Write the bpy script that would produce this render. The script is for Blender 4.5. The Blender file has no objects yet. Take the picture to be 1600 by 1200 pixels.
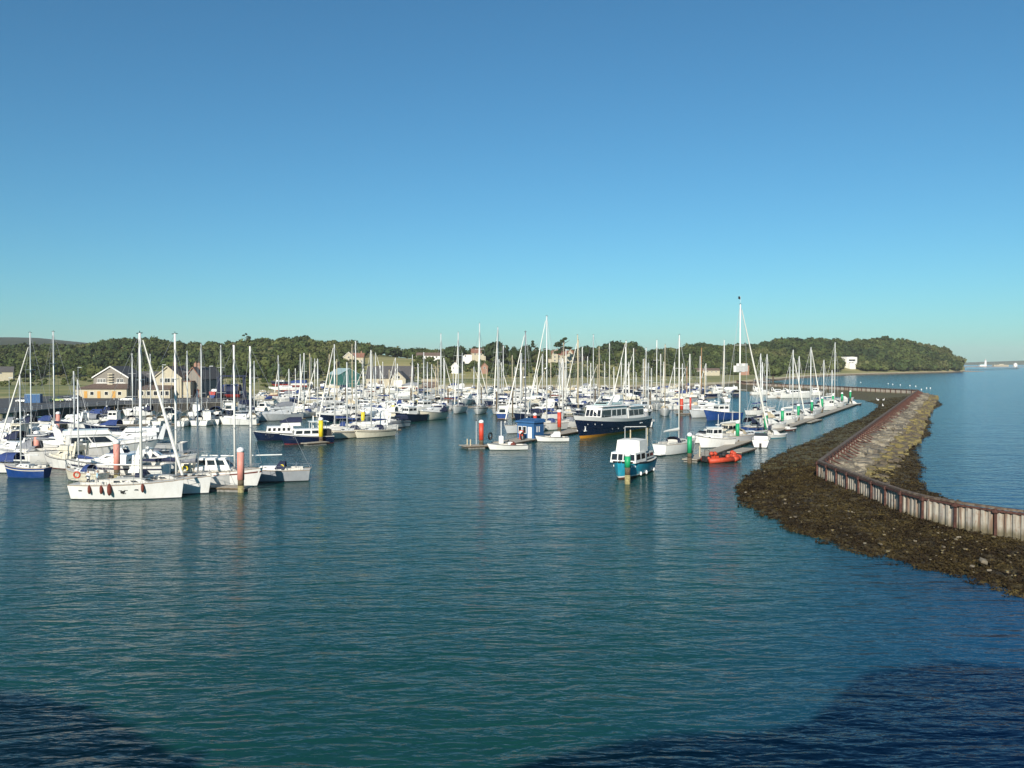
import bpy, math, random
import numpy as np
from mathutils import Vector, Matrix

# ------------------------------------------------------------------ camera, sky, sun, exposure
SC = bpy.context.scene
COL = SC.collection
random.seed(7)
RNG = np.random.default_rng(11)
H, F, HZ = 15.0, 1330.0, 567.0          # eye height, focal length in photo pixels, horizon row
cam_d = bpy.data.cameras.new("camera")
cam_d.sensor_width = 36.0
cam_d.lens = F / 1600.0 * 36.0
cam_d.clip_start = 0.2
cam_d.clip_end = 60000.0
cam = bpy.data.objects.new("camera", cam_d)
COL.objects.link(cam)
cam.location = (0, 0, H)
cam.rotation_euler = (math.radians(90) - math.atan((600 - HZ) / F), 0, 0)
SC.camera = cam

SUN_EL, SUN_AZ = 24.0, 15.0              # azimuth: degrees to the left of straight behind the camera
world = bpy.data.worlds.new("World")
SC.world = world
world.use_nodes = True
wn = world.node_tree
wn.nodes.clear()
sky = wn.nodes.new("ShaderNodeTexSky")
sky.sky_type = 'NISHITA'
sky.sun_disc = False
sky.sun_elevation = math.radians(SUN_EL)
sky.sun_rotation = math.radians(180 + SUN_AZ)
sky.altitude = 0
sky.air_density = 1.0
sky.dust_density = 0.35
sky.ozone_density = 6.0
wtint = wn.nodes.new("ShaderNodeMix")
wtint.data_type = 'RGBA'
wtint.blend_type = 'MULTIPLY'
wtint.inputs[0].default_value = 1.0
wtint.inputs[7].default_value = (0.59, 0.98, 0.95, 1)
bg = wn.nodes.new("ShaderNodeBackground")
bg.inputs[1].default_value = 0.087
wo = wn.nodes.new("ShaderNodeOutputWorld")
wn.links.new(sky.outputs[0], wtint.inputs[6])
wn.links.new(wtint.outputs[2], bg.inputs[0])
wn.links.new(bg.outputs[0], wo.inputs[0])

sun_d = bpy.data.lights.new("sun", 'SUN')
sun_d.energy = 5.0
sun_d.angle = math.radians(0.5)
sun_d.color = (1.0, 0.93, 0.82)
sun = bpy.data.objects.new("sun", sun_d)
COL.objects.link(sun)
_e, _a = math.radians(SUN_EL), math.radians(SUN_AZ)
TO_SUN = Vector((-math.sin(_a) * math.cos(_e), -math.cos(_a) * math.cos(_e), math.sin(_e)))
sun.rotation_euler = TO_SUN.to_track_quat('Z', 'Y').to_euler()

SC.view_settings.view_transform = 'Standard'
SC.view_settings.look = 'None'
SC.view_settings.exposure = 0.33
SC.view_settings.gamma = 1.0
SC.view_settings.use_curve_mapping = False
SC.cycles.use_denoising = True
SC.cycles.max_bounces = 6
SC.cycles.diffuse_bounces = 2
SC.cycles.glossy_bounces = 3
SC.cycles.transmission_bounces = 2
SC.cycles.volume_bounces = 0
SC.cycles.caustics_reflective = False
SC.cycles.caustics_refractive = False

# ------------------------------------------------------------------ helpers
def at(px, py, z=0.0):
    """point of height z seen at photo pixel (px, py)"""
    d = (H - z) * F / (py - HZ)
    return Vector(((px - 800.0) / F * d, d, z))

def on(px, d, z=0.0):
    return Vector(((px - 800.0) / F * d, d, z))

def top_z(py, d):
    return H + d * (HZ - py) / F

def rot2(x, y, a):
    c, s = math.cos(a), math.sin(a)
    return x * c - y * s, x * s + y * c

def link(o, parent=None):
    COL.objects.link(o)
    if parent is not None:
        o.parent = parent
    return o

def tag(o, label=None, cat=None, group=None, kind=None):
    if label: o["label"] = label
    if cat: o["category"] = cat
    if group: o["group"] = group
    if kind: o["kind"] = kind
    return o

def empty(name, loc, rz, label, cat, group=None):
    o = bpy.data.objects.new(name, None)
    o.empty_display_size = 0.3
    o.location = loc
    o.rotation_euler = (0, 0, rz)
    link(o)
    return tag(o, label, cat, group)

class MB:
    def __init__(self):
        self.v, self.f = [], []
    def add(self, vs, fs):
        n = len(self.v)
        self.v.extend([tuple(p) for p in vs])
        self.f.extend([tuple(i + n for i in q) for q in fs])
        return self
    def hexa(self, b, t):
        """b, t: four bottom and four top corners, counter-clockwise from above"""
        return self.add(list(b) + list(t), [(3, 2, 1, 0), (4, 5, 6, 7), (0, 1, 5, 4), (1, 2, 6, 5), (2, 3, 7, 6), (3, 0, 4, 7)])
    def box(self, x0, x1, y0, y1, z0, z1):
        return self.hexa([(x0, y0, z0), (x1, y0, z0), (x1, y1, z0), (x0, y1, z0)], [(x0, y0, z1), (x1, y0, z1), (x1, y1, z1), (x0, y1, z1)])
    def cbox(self, cx, cy, cz, sx, sy, sz, rz=0.0):
        c = [(-sx / 2, -sy / 2), (sx / 2, -sy / 2), (sx / 2, sy / 2), (-sx / 2, sy / 2)]
        c = [rot2(x, y, rz) for x, y in c]
        return self.hexa([(cx + x, cy + y, cz - sz / 2) for x, y in c], [(cx + x, cy + y, cz + sz / 2) for x, y in c])
    def tube(self, p0, p1, r0, r1=None, n=6, cap=True):
        r1 = r0 if r1 is None else r1
        p0, p1 = Vector(p0), Vector(p1)
        d = (p1 - p0)
        if d.length < 1e-6: return self
        d.normalize()
        a = Vector((0, 0, 1)) if abs(d.z) < 0.9 else Vector((1, 0, 0))
        u = d.cross(a).normalized(); w = d.cross(u)
        vs = []
        for p, r in ((p0, r0), (p1, r1)):
            for i in range(n):
                t = 2 * math.pi * i / n
                vs.append(p + u * (math.cos(t) * r) + w * (math.sin(t) * r))
        fs = [(i, (i + 1) % n, n + (i + 1) % n, n + i) for i in range(n)]
        if cap:
            fs += [tuple(range(n - 1, -1, -1)), tuple(range(n, 2 * n))]
        return self.add(vs, fs)
    def path(self, pts, r, n=5):
        for a, b in zip(pts[:-1], pts[1:]):
            self.tube(a, b, r, r, n)
        return self
    def lathe(self, prof, n=12, c=(0, 0, 0)):
        vs, fs = [], []
        for r, z in prof:
            for i in range(n):
                t = 2 * math.pi * i / n
                vs.append((c[0] + r * math.cos(t), c[1] + r * math.sin(t), c[2] + z))
        for k in range(len(prof) - 1):
            for i in range(n):
                j = (i + 1) % n
                fs.append((k * n + i, k * n + j, (k + 1) * n + j, (k + 1) * n + i))
        fs.append(tuple(range(n - 1, -1, -1)))
        fs.append(tuple(range((len(prof) - 1) * n, len(prof) * n)))
        return self.add(vs, fs)
    def prism(self, outline, y0, y1, axis='y'):
        """outline: (a, z) polygon extruded along y (axis y: a is x) or along x (axis x: a is y)"""
        n = len(outline)
        if axis == 'y':
            vs = [(a, y0, z) for a, z in outline] + [(a, y1, z) for a, z in outline]
        else:
            vs = [(y0, a, z) for a, z in outline] + [(y1, a, z) for a, z in outline]
        fs = [tuple(range(n)), tuple(range(2 * n - 1, n - 1, -1))] + [(i, i + n, (i + 1) % n + n, (i + 1) % n) for i in range(n)]
        return self.add(vs, fs)
    def grid(self, rows):
        """rows: list of equally long point lists"""
        m = len(rows[0]); vs = [p for r in rows for p in r]; fs = []
        for i in range(len(rows) - 1):
            for j in range(m - 1):
                fs.append((i * m + j, i * m + j + 1, (i + 1) * m + j + 1, (i + 1) * m + j))
        return self.add(vs, fs)
    def pane(self, q, u0, u1, v0, v1, t=0.03):
        """a thin slab proud of the face q (bl, br, tr, tl) between the fractions u, v"""
        a, b, c, d = [Vector(p) for p in q]
        def P(u, v): return (a * (1 - u) + b * u) * (1 - v) + (d * (1 - u) + c * u) * v
        n = (b - a).cross(d - a).normalized()
        p = [P(u0, v0), P(u1, v0), P(u1, v1), P(u0, v1)]
        return self.hexa([x - n * 0.04 for x in p], [x + n * t for x in p])
    def mesh(self, name):
        me = bpy.data.meshes.new(name)
        me.from_pydata(self.v, [], self.f)
        return me
    def build(self, name, mat, parent=None, smooth=False, fix=True):
        me = self.mesh(name)
        if fix:
            import bmesh
            b = bmesh.new(); b.from_mesh(me)
            bmesh.ops.recalc_face_normals(b, faces=b.faces)
            b.to_mesh(me); b.free()
        me.materials.append(mat)
        if smooth:
            me.polygons.foreach_set("use_smooth", [True] * len(me.polygons))
        return link(bpy.data.objects.new(name, me), parent)

def share(src, parent, loc=(0, 0, 0), rot=(0, 0, 0), sc=(1, 1, 1), name=None):
    o = bpy.data.objects.new(name or src.name.split('.')[0], src.data)
    o.location, o.rotation_euler, o.scale = loc, rot, sc
    return link(o, parent)

def np_mesh(name, verts, quads, mat, smooth=False, attr=None):
    """big meshes straight from numpy arrays; quads (n,4) or (n,3)"""
    me = bpy.data.meshes.new(name)
    nv, nf, k = len(verts), len(quads), quads.shape[1]
    me.vertices.add(nv); me.vertices.foreach_set("co", verts.astype(np.float32).ravel())
    me.loops.add(nf * k); me.loops.foreach_set("vertex_index", quads.astype(np.int32).ravel())
    me.polygons.add(nf)
    me.polygons.foreach_set("loop_start", (np.arange(nf) * k).astype(np.int32))
    me.polygons.foreach_set("loop_total", np.full(nf, k, np.int32))
    me.update(calc_edges=True)
    if smooth: me.polygons.foreach_set("use_smooth", np.ones(nf, bool))
    if attr is not None:
        a = me.attributes.new("tint", 'FLOAT_COLOR', 'POINT')
        a.data.foreach_set("color", attr.astype(np.float32).ravel())
    me.materials.append(mat)
    return link(bpy.data.objects.new(name, me))

# ---- materials
MATS = {}
def nodes(m):
    m.use_nodes = True
    nt = m.node_tree
    return nt, nt.nodes["Principled BSDF"]

def noise(nt, scale, detail=3, vec=None, rough=0.55, stretch=None, coord='Object'):
    tc = nt.nodes.new("ShaderNodeTexCoord")
    src = tc.outputs[coord] if vec is None else vec
    if stretch:
        mp = nt.nodes.new("ShaderNodeMapping"); mp.inputs['Scale'].default_value = stretch
        nt.links.new(src, mp.inputs[0]); src = mp.outputs[0]
    n = nt.nodes.new("ShaderNodeTexNoise")
    n.inputs['Scale'].default_value = scale
    n.inputs['Detail'].default_value = detail
    n.inputs['Roughness'].default_value = rough
    nt.links.new(src, n.inputs['Vector'])
    return n

def ramp(nt, src, stops):
    r = nt.nodes.new("ShaderNodeValToRGB")
    e = r.color_ramp.elements
    while len(e) < len(stops): e.new(0.5)
    for k, (p, c) in enumerate(stops):
        e[k].position = p; e[k].color = (c[0], c[1], c[2], 1)
    nt.links.new(src, r.inputs[0])
    return r

def paint(name, col, rough=0.45, var=0.12, scale=1.5, metal=0.0, bump=0.0, grime=None, coat=0.0):
    """plain surface with slight mottling and, if asked, streaky grime"""
    if name in MATS: return MATS[name]
    m = bpy.data.materials.new(name)
    nt, p = nodes(m)
    p.inputs['Roughness'].default_value = rough
    p.inputs['Metallic'].default_value = metal
    if coat: p.inputs['Coat Weight'].default_value = coat
    n = noise(nt, scale, 4)
    lo = tuple(max(0, c * (1 - var)) for c in col); hi = tuple(min(1, c * (1 + var)) for c in col)
    r = ramp(nt, n.outputs[0], [(0.3, lo), (0.7, hi)])
    out = r.outputs[0]
    if grime:
        n2 = noise(nt, 2.2, 5, stretch=(1, 1, 0.35))
        r2 = ramp(nt, n2.outputs[0], [(0.5, (0, 0, 0)), (0.72, (1, 1, 1))])
        mx = nt.nodes.new("ShaderNodeMix"); mx.data_type = 'RGBA'
        sc = nt.nodes.new("ShaderNodeMath"); sc.operation = 'MULTIPLY'; sc.inputs[1].default_value = grime[3]
        nt.links.new(r2.outputs[0], sc.inputs[0]); nt.links.new(sc.outputs[0], mx.inputs[0])
        nt.links.new(out, mx.inputs[6]); mx.inputs[7].default_value = (grime[0], grime[1], grime[2], 1)
        out = mx.outputs[2]
    nt.links.new(out, p.inputs['Base Color'])
    if bump:
        b = nt.nodes.new("ShaderNodeBump"); b.inputs['Strength'].default_value = bump; b.inputs['Distance'].default_value = 0.05
        n3 = noise(nt, scale * 6, 3); nt.links.new(n3.outputs[0], b.inputs['Height']); nt.links.new(b.outputs[0], p.inputs['Normal'])
    MATS[name] = m
    return m

GR = (0.35, 0.31, 0.22, 0.35)
M = dict(
    white=paint('gelcoat_white', (0.78, 0.77, 0.73), 0.3, 0.05, 0.8, grime=(0.5, 0.46, 0.36, 0.25), coat=0.3),
    cream=paint('gelcoat_cream', (0.66, 0.61, 0.48), 0.35, 0.06, 0.8, grime=GR),
    grey=paint('hull_grey', (0.30, 0.32, 0.34), 0.35, 0.08, 0.8, grime=(0.5, 0.5, 0.48, 0.3)),
    pale=paint('hull_pale_grey', (0.5, 0.52, 0.53), 0.35, 0.08, 0.8, grime=GR),
    navy=paint('hull_navy', (0.006, 0.013, 0.04), 0.25, 0.2, 1.0, coat=0.3),
    blue=paint('hull_blue', (0.010, 0.045, 0.18), 0.3, 0.15, 1.0, grime=(0.2, 0.22, 0.3, 0.15)),
    teal=paint('hull_teal', (0.02, 0.31, 0.43), 0.4, 0.15, 1.2, grime=(0.2, 0.35, 0.4, 0.3)),
    red=paint('paint_red', (0.42, 0.03, 0.02), 0.4, 0.15, 1.0, grime=(0.3, 0.12, 0.1, 0.3)),
    boot=paint('antifoul_dark', (0.02, 0.022, 0.03), 0.7, 0.3, 2),
    bootred=paint('antifoul_red', (0.25, 0.02, 0.015), 0.7, 0.3, 2),
    bootorange=paint('antifoul_orange', (0.62, 0.26, 0.02), 0.6, 0.15, 1),
    bootbrown=paint('antifoul_brown', (0.14, 0.05, 0.03), 0.7, 0.3, 2),
    bootblue=paint('antifoul_blue', (0.02, 0.06, 0.2), 0.7, 0.3, 2),
    deck=paint('deck_offwhite', (0.62, 0.6, 0.54), 0.7, 0.1, 3, grime=GR),
    teak=paint('deck_teak', (0.33, 0.23, 0.13), 0.75, 0.2, 5),
    glass=paint('window_dark', (0.015, 0.018, 0.022), 0.08, 0.3, 1),
    alu=paint('spar_alloy', (0.66, 0.67, 0.65), 0.4, 0.05, 2, metal=0.15),
    sparwhite=paint('spar_white', (0.78, 0.77, 0.72), 0.4, 0.05, 2),
    wood=paint('spar_varnish', (0.45, 0.22, 0.07), 0.4, 0.15, 3),
    steel=paint('stainless', (0.6, 0.6, 0.6), 0.3, 0.05, 2, metal=0.7),
    wire=paint('rigging_wire', (0.3, 0.31, 0.32), 0.5, 0.1, 2, metal=0.4),
    cblue=paint('canvas_blue', (0.02, 0.045, 0.16), 0.85, 0.2, 3, bump=0.4),
    cnavy=paint('canvas_navy', (0.012, 0.018, 0.05), 0.85, 0.2, 3, bump=0.4),
    cwhite=paint('canvas_white', (0.7, 0.69, 0.64), 0.8, 0.08, 3, bump=0.4),
    cgreen=paint('canvas_green', (0.02, 0.08, 0.05), 0.85, 0.2, 3, bump=0.4),
    cred=paint('canvas_maroon', (0.15, 0.035, 0.022), 0.85, 0.2, 3, bump=0.4),
    cgrey=paint('canvas_grey', (0.2, 0.21, 0.23), 0.85, 0.2, 3, bump=0.4),
    cbeige=paint('canvas_beige', (0.5, 0.42, 0.28), 0.85, 0.15, 3, bump=0.4),
    black=paint('rubber_black', (0.02, 0.02, 0.02), 0.7, 0.3, 3),
    orange=paint('rubber_orange', (0.50, 0.055, 0.02), 0.6, 0.2, 3, grime=(0.4, 0.1, 0.05, 0.4)),
    yellow=paint('sleeve_yellow', (0.75, 0.58, 0.02), 0.5, 0.1, 2, grime=(0.3, 0.25, 0.05, 0.3)),
    green=paint('sleeve_green', (0.01, 0.30, 0.12), 0.5, 0.15, 2, grime=(0.1, 0.2, 0.12, 0.4)),
    pink=paint('sleeve_faded_red', (0.66, 0.26, 0.20), 0.6, 0.12, 2, grime=(0.6, 0.45, 0.4, 0.4)),
    sred=paint('sleeve_red', (0.60, 0.06, 0.03), 0.5, 0.12, 2, grime=(0.3, 0.1, 0.06, 0.4)),
    pile=paint('pile_steel', (0.10, 0.075, 0.045), 0.9, 0.4, 3, bump=0.5),
    weedpile=paint('pile_weed', (0.28, 0.24, 0.11), 0.9, 0.4, 4, bump=0.5),
    planks=paint('pontoon_planks', (0.38, 0.34, 0.27), 0.85, 0.25, 4, grime=(0.15, 0.13, 0.1, 0.4)),
    concrete=paint('pontoon_float', (0.22, 0.21, 0.19), 0.9, 0.25, 3, grime=(0.06, 0.06, 0.04, 0.7)),
    rust=paint('rusty_steel', (0.085, 0.036, 0.026), 0.85, 0.5, 4, bump=0.5),
    cap=paint('wall_capping', (0.11, 0.075, 0.052), 0.85, 0.4, 3, bump=0.4, grime=(0.32, 0.26, 0.18, 0.6)),
    hutblue=paint('hut_blue', (0.025, 0.10, 0.24), 0.6, 0.12, 1.5),
    asphalt=paint('tarmac', (0.075, 0.075, 0.075), 0.9, 0.2, 0.4, grime=(0.15, 0.14, 0.12, 0.5)),
    quay=paint('quay_wall', (0.05, 0.047, 0.04), 0.9, 0.5, 1.2, bump=0.5, grime=(0.12, 0.11, 0.09, 0.5)),
    stone=paint('house_stone', (0.42, 0.38, 0.28), 0.9, 0.15, 1),
    render=paint('house_render', (0.46, 0.41, 0.30), 0.9, 0.08, 0.8),
    wrender=paint('white_render', (0.78, 0.76, 0.70), 0.9, 0.05, 0.5),
    clad=paint('grey_cladding', (0.22, 0.20, 0.17), 0.8, 0.15, 2),
    brick=paint('brick_red', (0.30, 0.17, 0.12), 0.9, 0.25, 4),
    slate=paint('roof_slate', (0.085, 0.08, 0.078), 0.8, 0.2, 2),
    tile=paint('roof_tile', (0.22, 0.105, 0.07), 0.85, 0.25, 2),
    btile=paint('roof_brown', (0.13, 0.09, 0.07), 0.85, 0.25, 2),
    teals=paint('shed_teal', (0.02, 0.11, 0.095), 0.6, 0.15, 1),
    tealroof=paint('shed_roof_pale', (0.34, 0.46, 0.45), 0.5, 0.1, 1),
    ochre=paint('door_ochre', (0.50, 0.26, 0.05), 0.7, 0.1, 1),
    skin=paint('skin', (0.5, 0.3, 0.2), 0.6, 0.05, 3),
    bark=paint('bark', (0.09, 0.065, 0.045), 0.95, 0.3, 3, bump=0.6),
    sail=paint('sailcloth', (0.75, 0.73, 0.66), 0.7, 0.05, 2),
    far=paint('faraway_shingle', (0.36, 0.33, 0.28), 0.9, 0.1, 0.01),
    gull=paint('buoy_white', (0.8, 0.8, 0.78), 0.5, 0.05, 3),
)

# ------------------------------------------------------------------ water
def smooth(a, b, x):
    t = np.clip((x - a) / (b - a), 0, 1); return t * t * (3 - 2 * t)

def vnoise(x, y, seed=0):
    """smooth value noise, numpy"""
    xi, yi = np.floor(x).astype(np.int64), np.floor(y).astype(np.int64)
    fx, fy = x - xi, y - yi
    fx, fy = fx * fx * (3 - 2 * fx), fy * fy * (3 - 2 * fy)
    def h(a, b):
        n = (a * 374761393 + b * 668265263 + seed * 974634777) & 0x7fffffff
        n = ((n ^ (n >> 13)) * 1274126177) & 0x7fffffff
        return ((n ^ (n >> 16)) & 0xffff) / 65535.0
    return (h(xi, yi) * (1 - fx) + h(xi + 1, yi) * fx) * (1 - fy) + (h(xi, yi + 1) * (1 - fx) + h(xi + 1, yi + 1) * fx) * fy

def fbm(x, y, seed=0, oct=4, gain=0.5):
    s, a, t = 0.0, 1.0, 0.0
    for k in range(oct):
        s = s + a * vnoise(x * 2 ** k + 17.3 * k, y * 2 ** k - 9.1 * k, seed + k); t += a; a *= gain
    return s / t

def water_material():
    m = bpy.data.materials.new("sea_water")
    nt, p = nodes(m)
    p.inputs['Roughness'].default_value = 0.14
    p.inputs['IOR'].default_value = 1.25
    n = noise(nt, 0.012, 3)
    r = ramp(nt, n.outputs[0], [(0.3, (0.005, 0.046, 0.042)), (0.7, (0.011, 0.070, 0.060))])
    r2 = ramp(nt, n.outputs[0], [(0.3, (0.005, 0.046, 0.115)), (0.7, (0.008, 0.060, 0.15))])
    # clearer, bluer water outside the breakwater; silty green inside the harbour
    tcp = nt.nodes.new("ShaderNodeTexCoord")
    dt = nt.nodes.new("ShaderNodeVectorMath"); dt.operation = 'DOT_PRODUCT'; dt.inputs[1].default_value = (0.887, -0.461, 0); nt.links.new(tcp.outputs['Object'], dt.inputs[0])
    mr = nt.nodes.new("ShaderNodeMapRange"); mr.inputs[1].default_value = -14 ; mr.inputs[2].default_value = 6; nt.links.new(dt.outputs['Value'], mr.inputs[0])
    mx = nt.nodes.new("ShaderNodeMix"); mx.data_type = 'RGBA'; nt.links.new(mr.outputs[0], mx.inputs[0]); nt.links.new(r.outputs[0], mx.inputs[6]); nt.links.new(r2.outputs[0], mx.inputs[7])
    nt.links.new(mx.outputs[2], p.inputs['Base Color'])
    # wind ripples: three sizes, crests lying roughly across the view
    tc = nt.nodes.new("ShaderNodeTexCoord")
    def layer(scale, stretch, rot, detail, rough=0.6):
        mp = nt.nodes.new("ShaderNodeMapping")
        mp.inputs['Rotation'].default_value = (0, 0, math.radians(rot)); mp.inputs['Scale'].default_value = stretch
        nt.links.new(tc.outputs['Object'], mp.inputs[0])
        x = nt.nodes.new("ShaderNodeTexNoise")
        x.inputs['Scale'].default_value = scale; x.inputs['Detail'].default_value = detail; x.inputs['Roughness'].default_value = rough
        x.inputs['Distortion'].default_value = 0.6
        nt.links.new(mp.outputs[0], x.inputs['Vector'])
        return x.outputs[0]
    nrm = None
    for sc_, st, ro, de, dist in ((0.10, (0.5, 1, 1), -22, 2, 0.30), (0.62, (0.36, 1, 1), -17, 3, 0.26), (2.2, (0.34, 1, 1), -13, 3, 0.095)):
        b = nt.nodes.new("ShaderNodeBump"); b.inputs['Strength'].default_value = 1.0; b.inputs['Distance'].default_value = dist
        nt.links.new(layer(sc_, st, ro, de, 0.5), b.inputs['Height'])
        if nrm is not None: nt.links.new(nrm, b.inputs['Normal'])
        nrm = b.outputs[0]
    for sc_, st, ro, de, k in ((3.0, (0.40, 1, 1), -14, 2, (0.14, 0.30, 0)), (8.0, (0.45, 1, 1), -8, 2, (0.16, 0.32, 0))):
        tc2 = layer(sc_, st, ro, de).node.outputs['Color']
        su = nt.nodes.new("ShaderNodeVectorMath"); su.operation = 'SUBTRACT'; su.inputs[1].default_value = (0.5, 0.5, 0.5); nt.links.new(tc2, su.inputs[0])
        mu = nt.nodes.new("ShaderNodeVectorMath"); mu.operation = 'MULTIPLY'; mu.inputs[1].default_value = k; nt.links.new(su.outputs[0], mu.inputs[0])
        ad = nt.nodes.new("ShaderNodeVectorMath"); ad.operation = 'ADD'; nt.links.new(nrm, ad.inputs[0]); nt.links.new(mu.outputs[0], ad.inputs[1])
        nrm = ad.outputs[0]
    no = nt.nodes.new("ShaderNodeVectorMath"); no.operation = 'NORMALIZE'; nt.links.new(nrm, no.inputs[0]); nrm = no.outputs[0]
    nt.links.new(nrm, p.inputs['Normal'])
    return m

def build_water():
    v, f = [], []
    R = [0, 40, 120, 400, 1500, 5000, 8600]; n = 48
    v.append((0, 0, 0))
    for r in R[1:]:
        for i in range(n):
            a = 2 * math.pi * i / n; v.append((r * math.cos(a), r * math.sin(a), 0))
    for i in range(n): f.append((0, 1 + i, 1 + (i + 1) % n))
    for k in range(len(R) - 2):
        for i in range(n):
            a, b = 1 + k * n + i, 1 + k * n + (i + 1) % n
            f.append((a, a + n, b + n, b))
    me = bpy.data.meshes.new("water"); me.from_pydata(v, [], f)
    me.materials.append(water_material())
    o = link(bpy.data.objects.new("water", me)); tag(o, "calm blue green harbour and sea water with small wind ripples", None, None, "structure")
build_water()

# ------------------------------------------------------------------ land
U_DS = [(-600, 150), (-200, 190), (0, 208), (100, 237), (200, 256), (380, 272), (410, 330), (450, 395), (520, 440), (700, 452), (900, 450), (1060, 470), (1140, 520), (1165, 575), (1190, 650), (1230, 760), (1300, 960), (1400, 1130), (1480, 1290), (1502, 1400), (1508, 1450)]
U_ZQ = [(-600, 2.5), (385, 2.5), (410, 0.15), (1600, 0.15)]
U_F = [(-600, 640), (200, 650), (420, 590), (560, 590), (700, 640), (980, 660), (1060, 780), (1150, 860), (1200, 900), (1230, 940), (1300, 1080), (1400, 1180), (1480, 1330), (1510, 1450)]
U_R = [(-600, 1050), (200, 1050), (560, 1000), (640, 980), (900, 950), (1060, 1060), (1200, 1230), (1300, 1370), (1400, 1430), (1480, 1500), (1510, 1550)]
U_S = [(-600, 545), (0, 540), (60, 537), (140, 536), (170, 528), (230, 525), (270, 532), (310, 536), (350, 535), (385, 530), (430, 527), (480, 526), (520, 531), (560, 534), (600, 540), (640, 546), (700, 546), (760, 548), (860, 547), (900, 545), (930, 541), (958, 534), (985, 535), (1010, 544), (1060, 545), (1080, 536), (1100, 534), (1125, 540), (1150, 536), (1200, 533), (1240, 531), (1300, 532), (1340, 533), (1380, 530), (1420, 535), (1450, 541), (1480, 547), (1500, 551), (1508, 560)]
def tab(T, u): return np.interp(u, [a for a, _ in T], [b for _, b in T])
TREE_H = 11.0
def land_z(x, y):
    x = np.asarray(x, float); y = np.asarray(y, float)
    u = 800 + F * x / np.maximum(y, 1); d = y
    ds, zq, fo, ri = tab(U_DS, u), tab(U_ZQ, u), tab(U_F, u), tab(U_R, u)
    zr = np.maximum(H + ri * (HZ - tab(U_S, u)) / F - TREE_H, 4)
    mid = smooth(480, 620, u) * (1 - smooth(960, 1080, u))           # the house terrace in the middle
    zm = 3.0 + mid * 11.5 + smooth(540, 600, u) * (1 - smooth(660, 700, u)) * 4.5
    dm = fo + (ri - fo) * 0.42
    z1 = zq + (3.0 - zq) * smooth(0, 1, (d - ds - np.where(u < 392, 84, 0)) / np.maximum(60, 0.3 * (fo - ds)))
    z2 = z1 + (zm - 3.0) * smooth(fo, dm, d)
    flat = np.maximum(zr - zm, 0)
    z = z2 + flat * smooth(np.where(mid > .5, dm, fo), ri, d)
    z = z - smooth(ri * 1.15, ri * 2.2, d) * z * 0.6
    return z + (fbm(x / 25, y / 25, 3, 3) - 0.5) * np.clip((d - ds - np.where(u < 392, 84, 0)) / 60, 0, 1) * 0.8

def land_material():
    m = bpy.data.materials.new("coastal_grassland")
    nt, p = nodes(m); p.inputs['Roughness'].default_value = 0.95
    geo = nt.nodes.new("ShaderNodeNewGeometry"); sep = nt.nodes.new("ShaderNodeSeparateXYZ"); nt.links.new(geo.outputs['Position'], sep.inputs[0])
    n1 = noise(nt, 0.02, 5, geo.outputs['Position'], stretch=(0.5, 1.6, 1))
    g = ramp(nt, n1.outputs[0], [(0.28, (0.060, 0.085, 0.020)), (0.40, (0.15, 0.17, 0.042)), (0.50, (0.27, 0.25, 0.08)), (0.68, (0.38, 0.32, 0.14))])
    n2 = noise(nt, 0.3, 4, geo.outputs['Position'])
    add = nt.nodes.new("ShaderNodeMath"); add.operation = 'MULTIPLY_ADD'; add.inputs[1].default_value = 1.2
    nt.links.new(n2.outputs[0], add.inputs[0]); nt.links.new(sep.outputs[2], add.inputs[2])
    sand = ramp(nt, add.outputs[0], [(0.0, (1, 1, 1)), (0.25, (1, 1, 1)), (0.30, (0, 0, 0))])
    mr = nt.nodes.new("ShaderNodeMapRange"); mr.inputs[1].default_value = 0; mr.inputs[2].default_value = 10
    nt.links.new(add.outputs[0], mr.inputs[0]); nt.links.new(mr.outputs[0], sand.inputs[0])
    pale = ramp(nt, mr.outputs[0], [(0.0, (0, 0, 0)), (0.17, (0, 0, 0)), (0.20, (1, 1, 1)), (0.25, (1, 1, 1))])
    n3 = noise(nt, 0.15, 5, geo.outputs['Position'])
    mud = ramp(nt, n3.outputs[0], [(0.35, (0.10, 0.065, 0.04)), (0.6, (0.22, 0.16, 0.09)), (0.75, (0.36, 0.29, 0.18))])
    mx = nt.nodes.new("ShaderNodeMix"); mx.data_type = 'RGBA'
    nt.links.new(sand.outputs[0], mx.inputs[0]); nt.links.new(g.outputs[0], mx.inputs[6]); 
    mp_ = nt.nodes.new("ShaderNodeMix"); mp_.data_type = 'RGBA'; nt.links.new(pale.outputs[0], mp_.inputs[0]); nt.links.new(mud.outputs[0], mp_.inputs[6]); mp_.inputs[7].default_value = (0.50, 0.42, 0.26, 1)
    nt.links.new(mp_.outputs[2], mx.inputs[7])
    nt.links.new(mx.outputs[2], p.inputs['Base Color'])
    return m

def build_land():
    us = np.linspace(-600, 1508, 420)
    ts = np.concatenate([[0], np.linspace(0, 1, 150) ** 1.6])
    U, T = np.meshgrid(us, ts, indexing='ij')
    D = tab(U_DS, U) + (2900 - tab(U_DS, U)) * T
    X = (U - 800) / F * D
    Z = land_z(X, D)
    Z[:, 0] = -1.5
    D[:, 0] -= 0.05
    # the eastern end of the land falls into the sea
    edge = smooth(1506, 1508, U); Z = Z * (1 - edge) - 2.0 * edge
    v = np.stack([X.ravel(), D.ravel(), Z.ravel()], 1)
    n, m = U.shape
    i = np.arange((n - 1))[:, None] * m + np.arange(m - 1)[None, :]
    q = np.stack([i, i + m, i + m + 1, i + 1], -1).reshape(-1, 4)
    o = np_mesh("coastal_ground", v, q, land_material(), True)
    tag(o, "low coastal ground of salt marsh grass, dry fields and wooded hillside", None, None, "structure")
build_land()

# seabed skirt is not needed: the water is opaque

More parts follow.
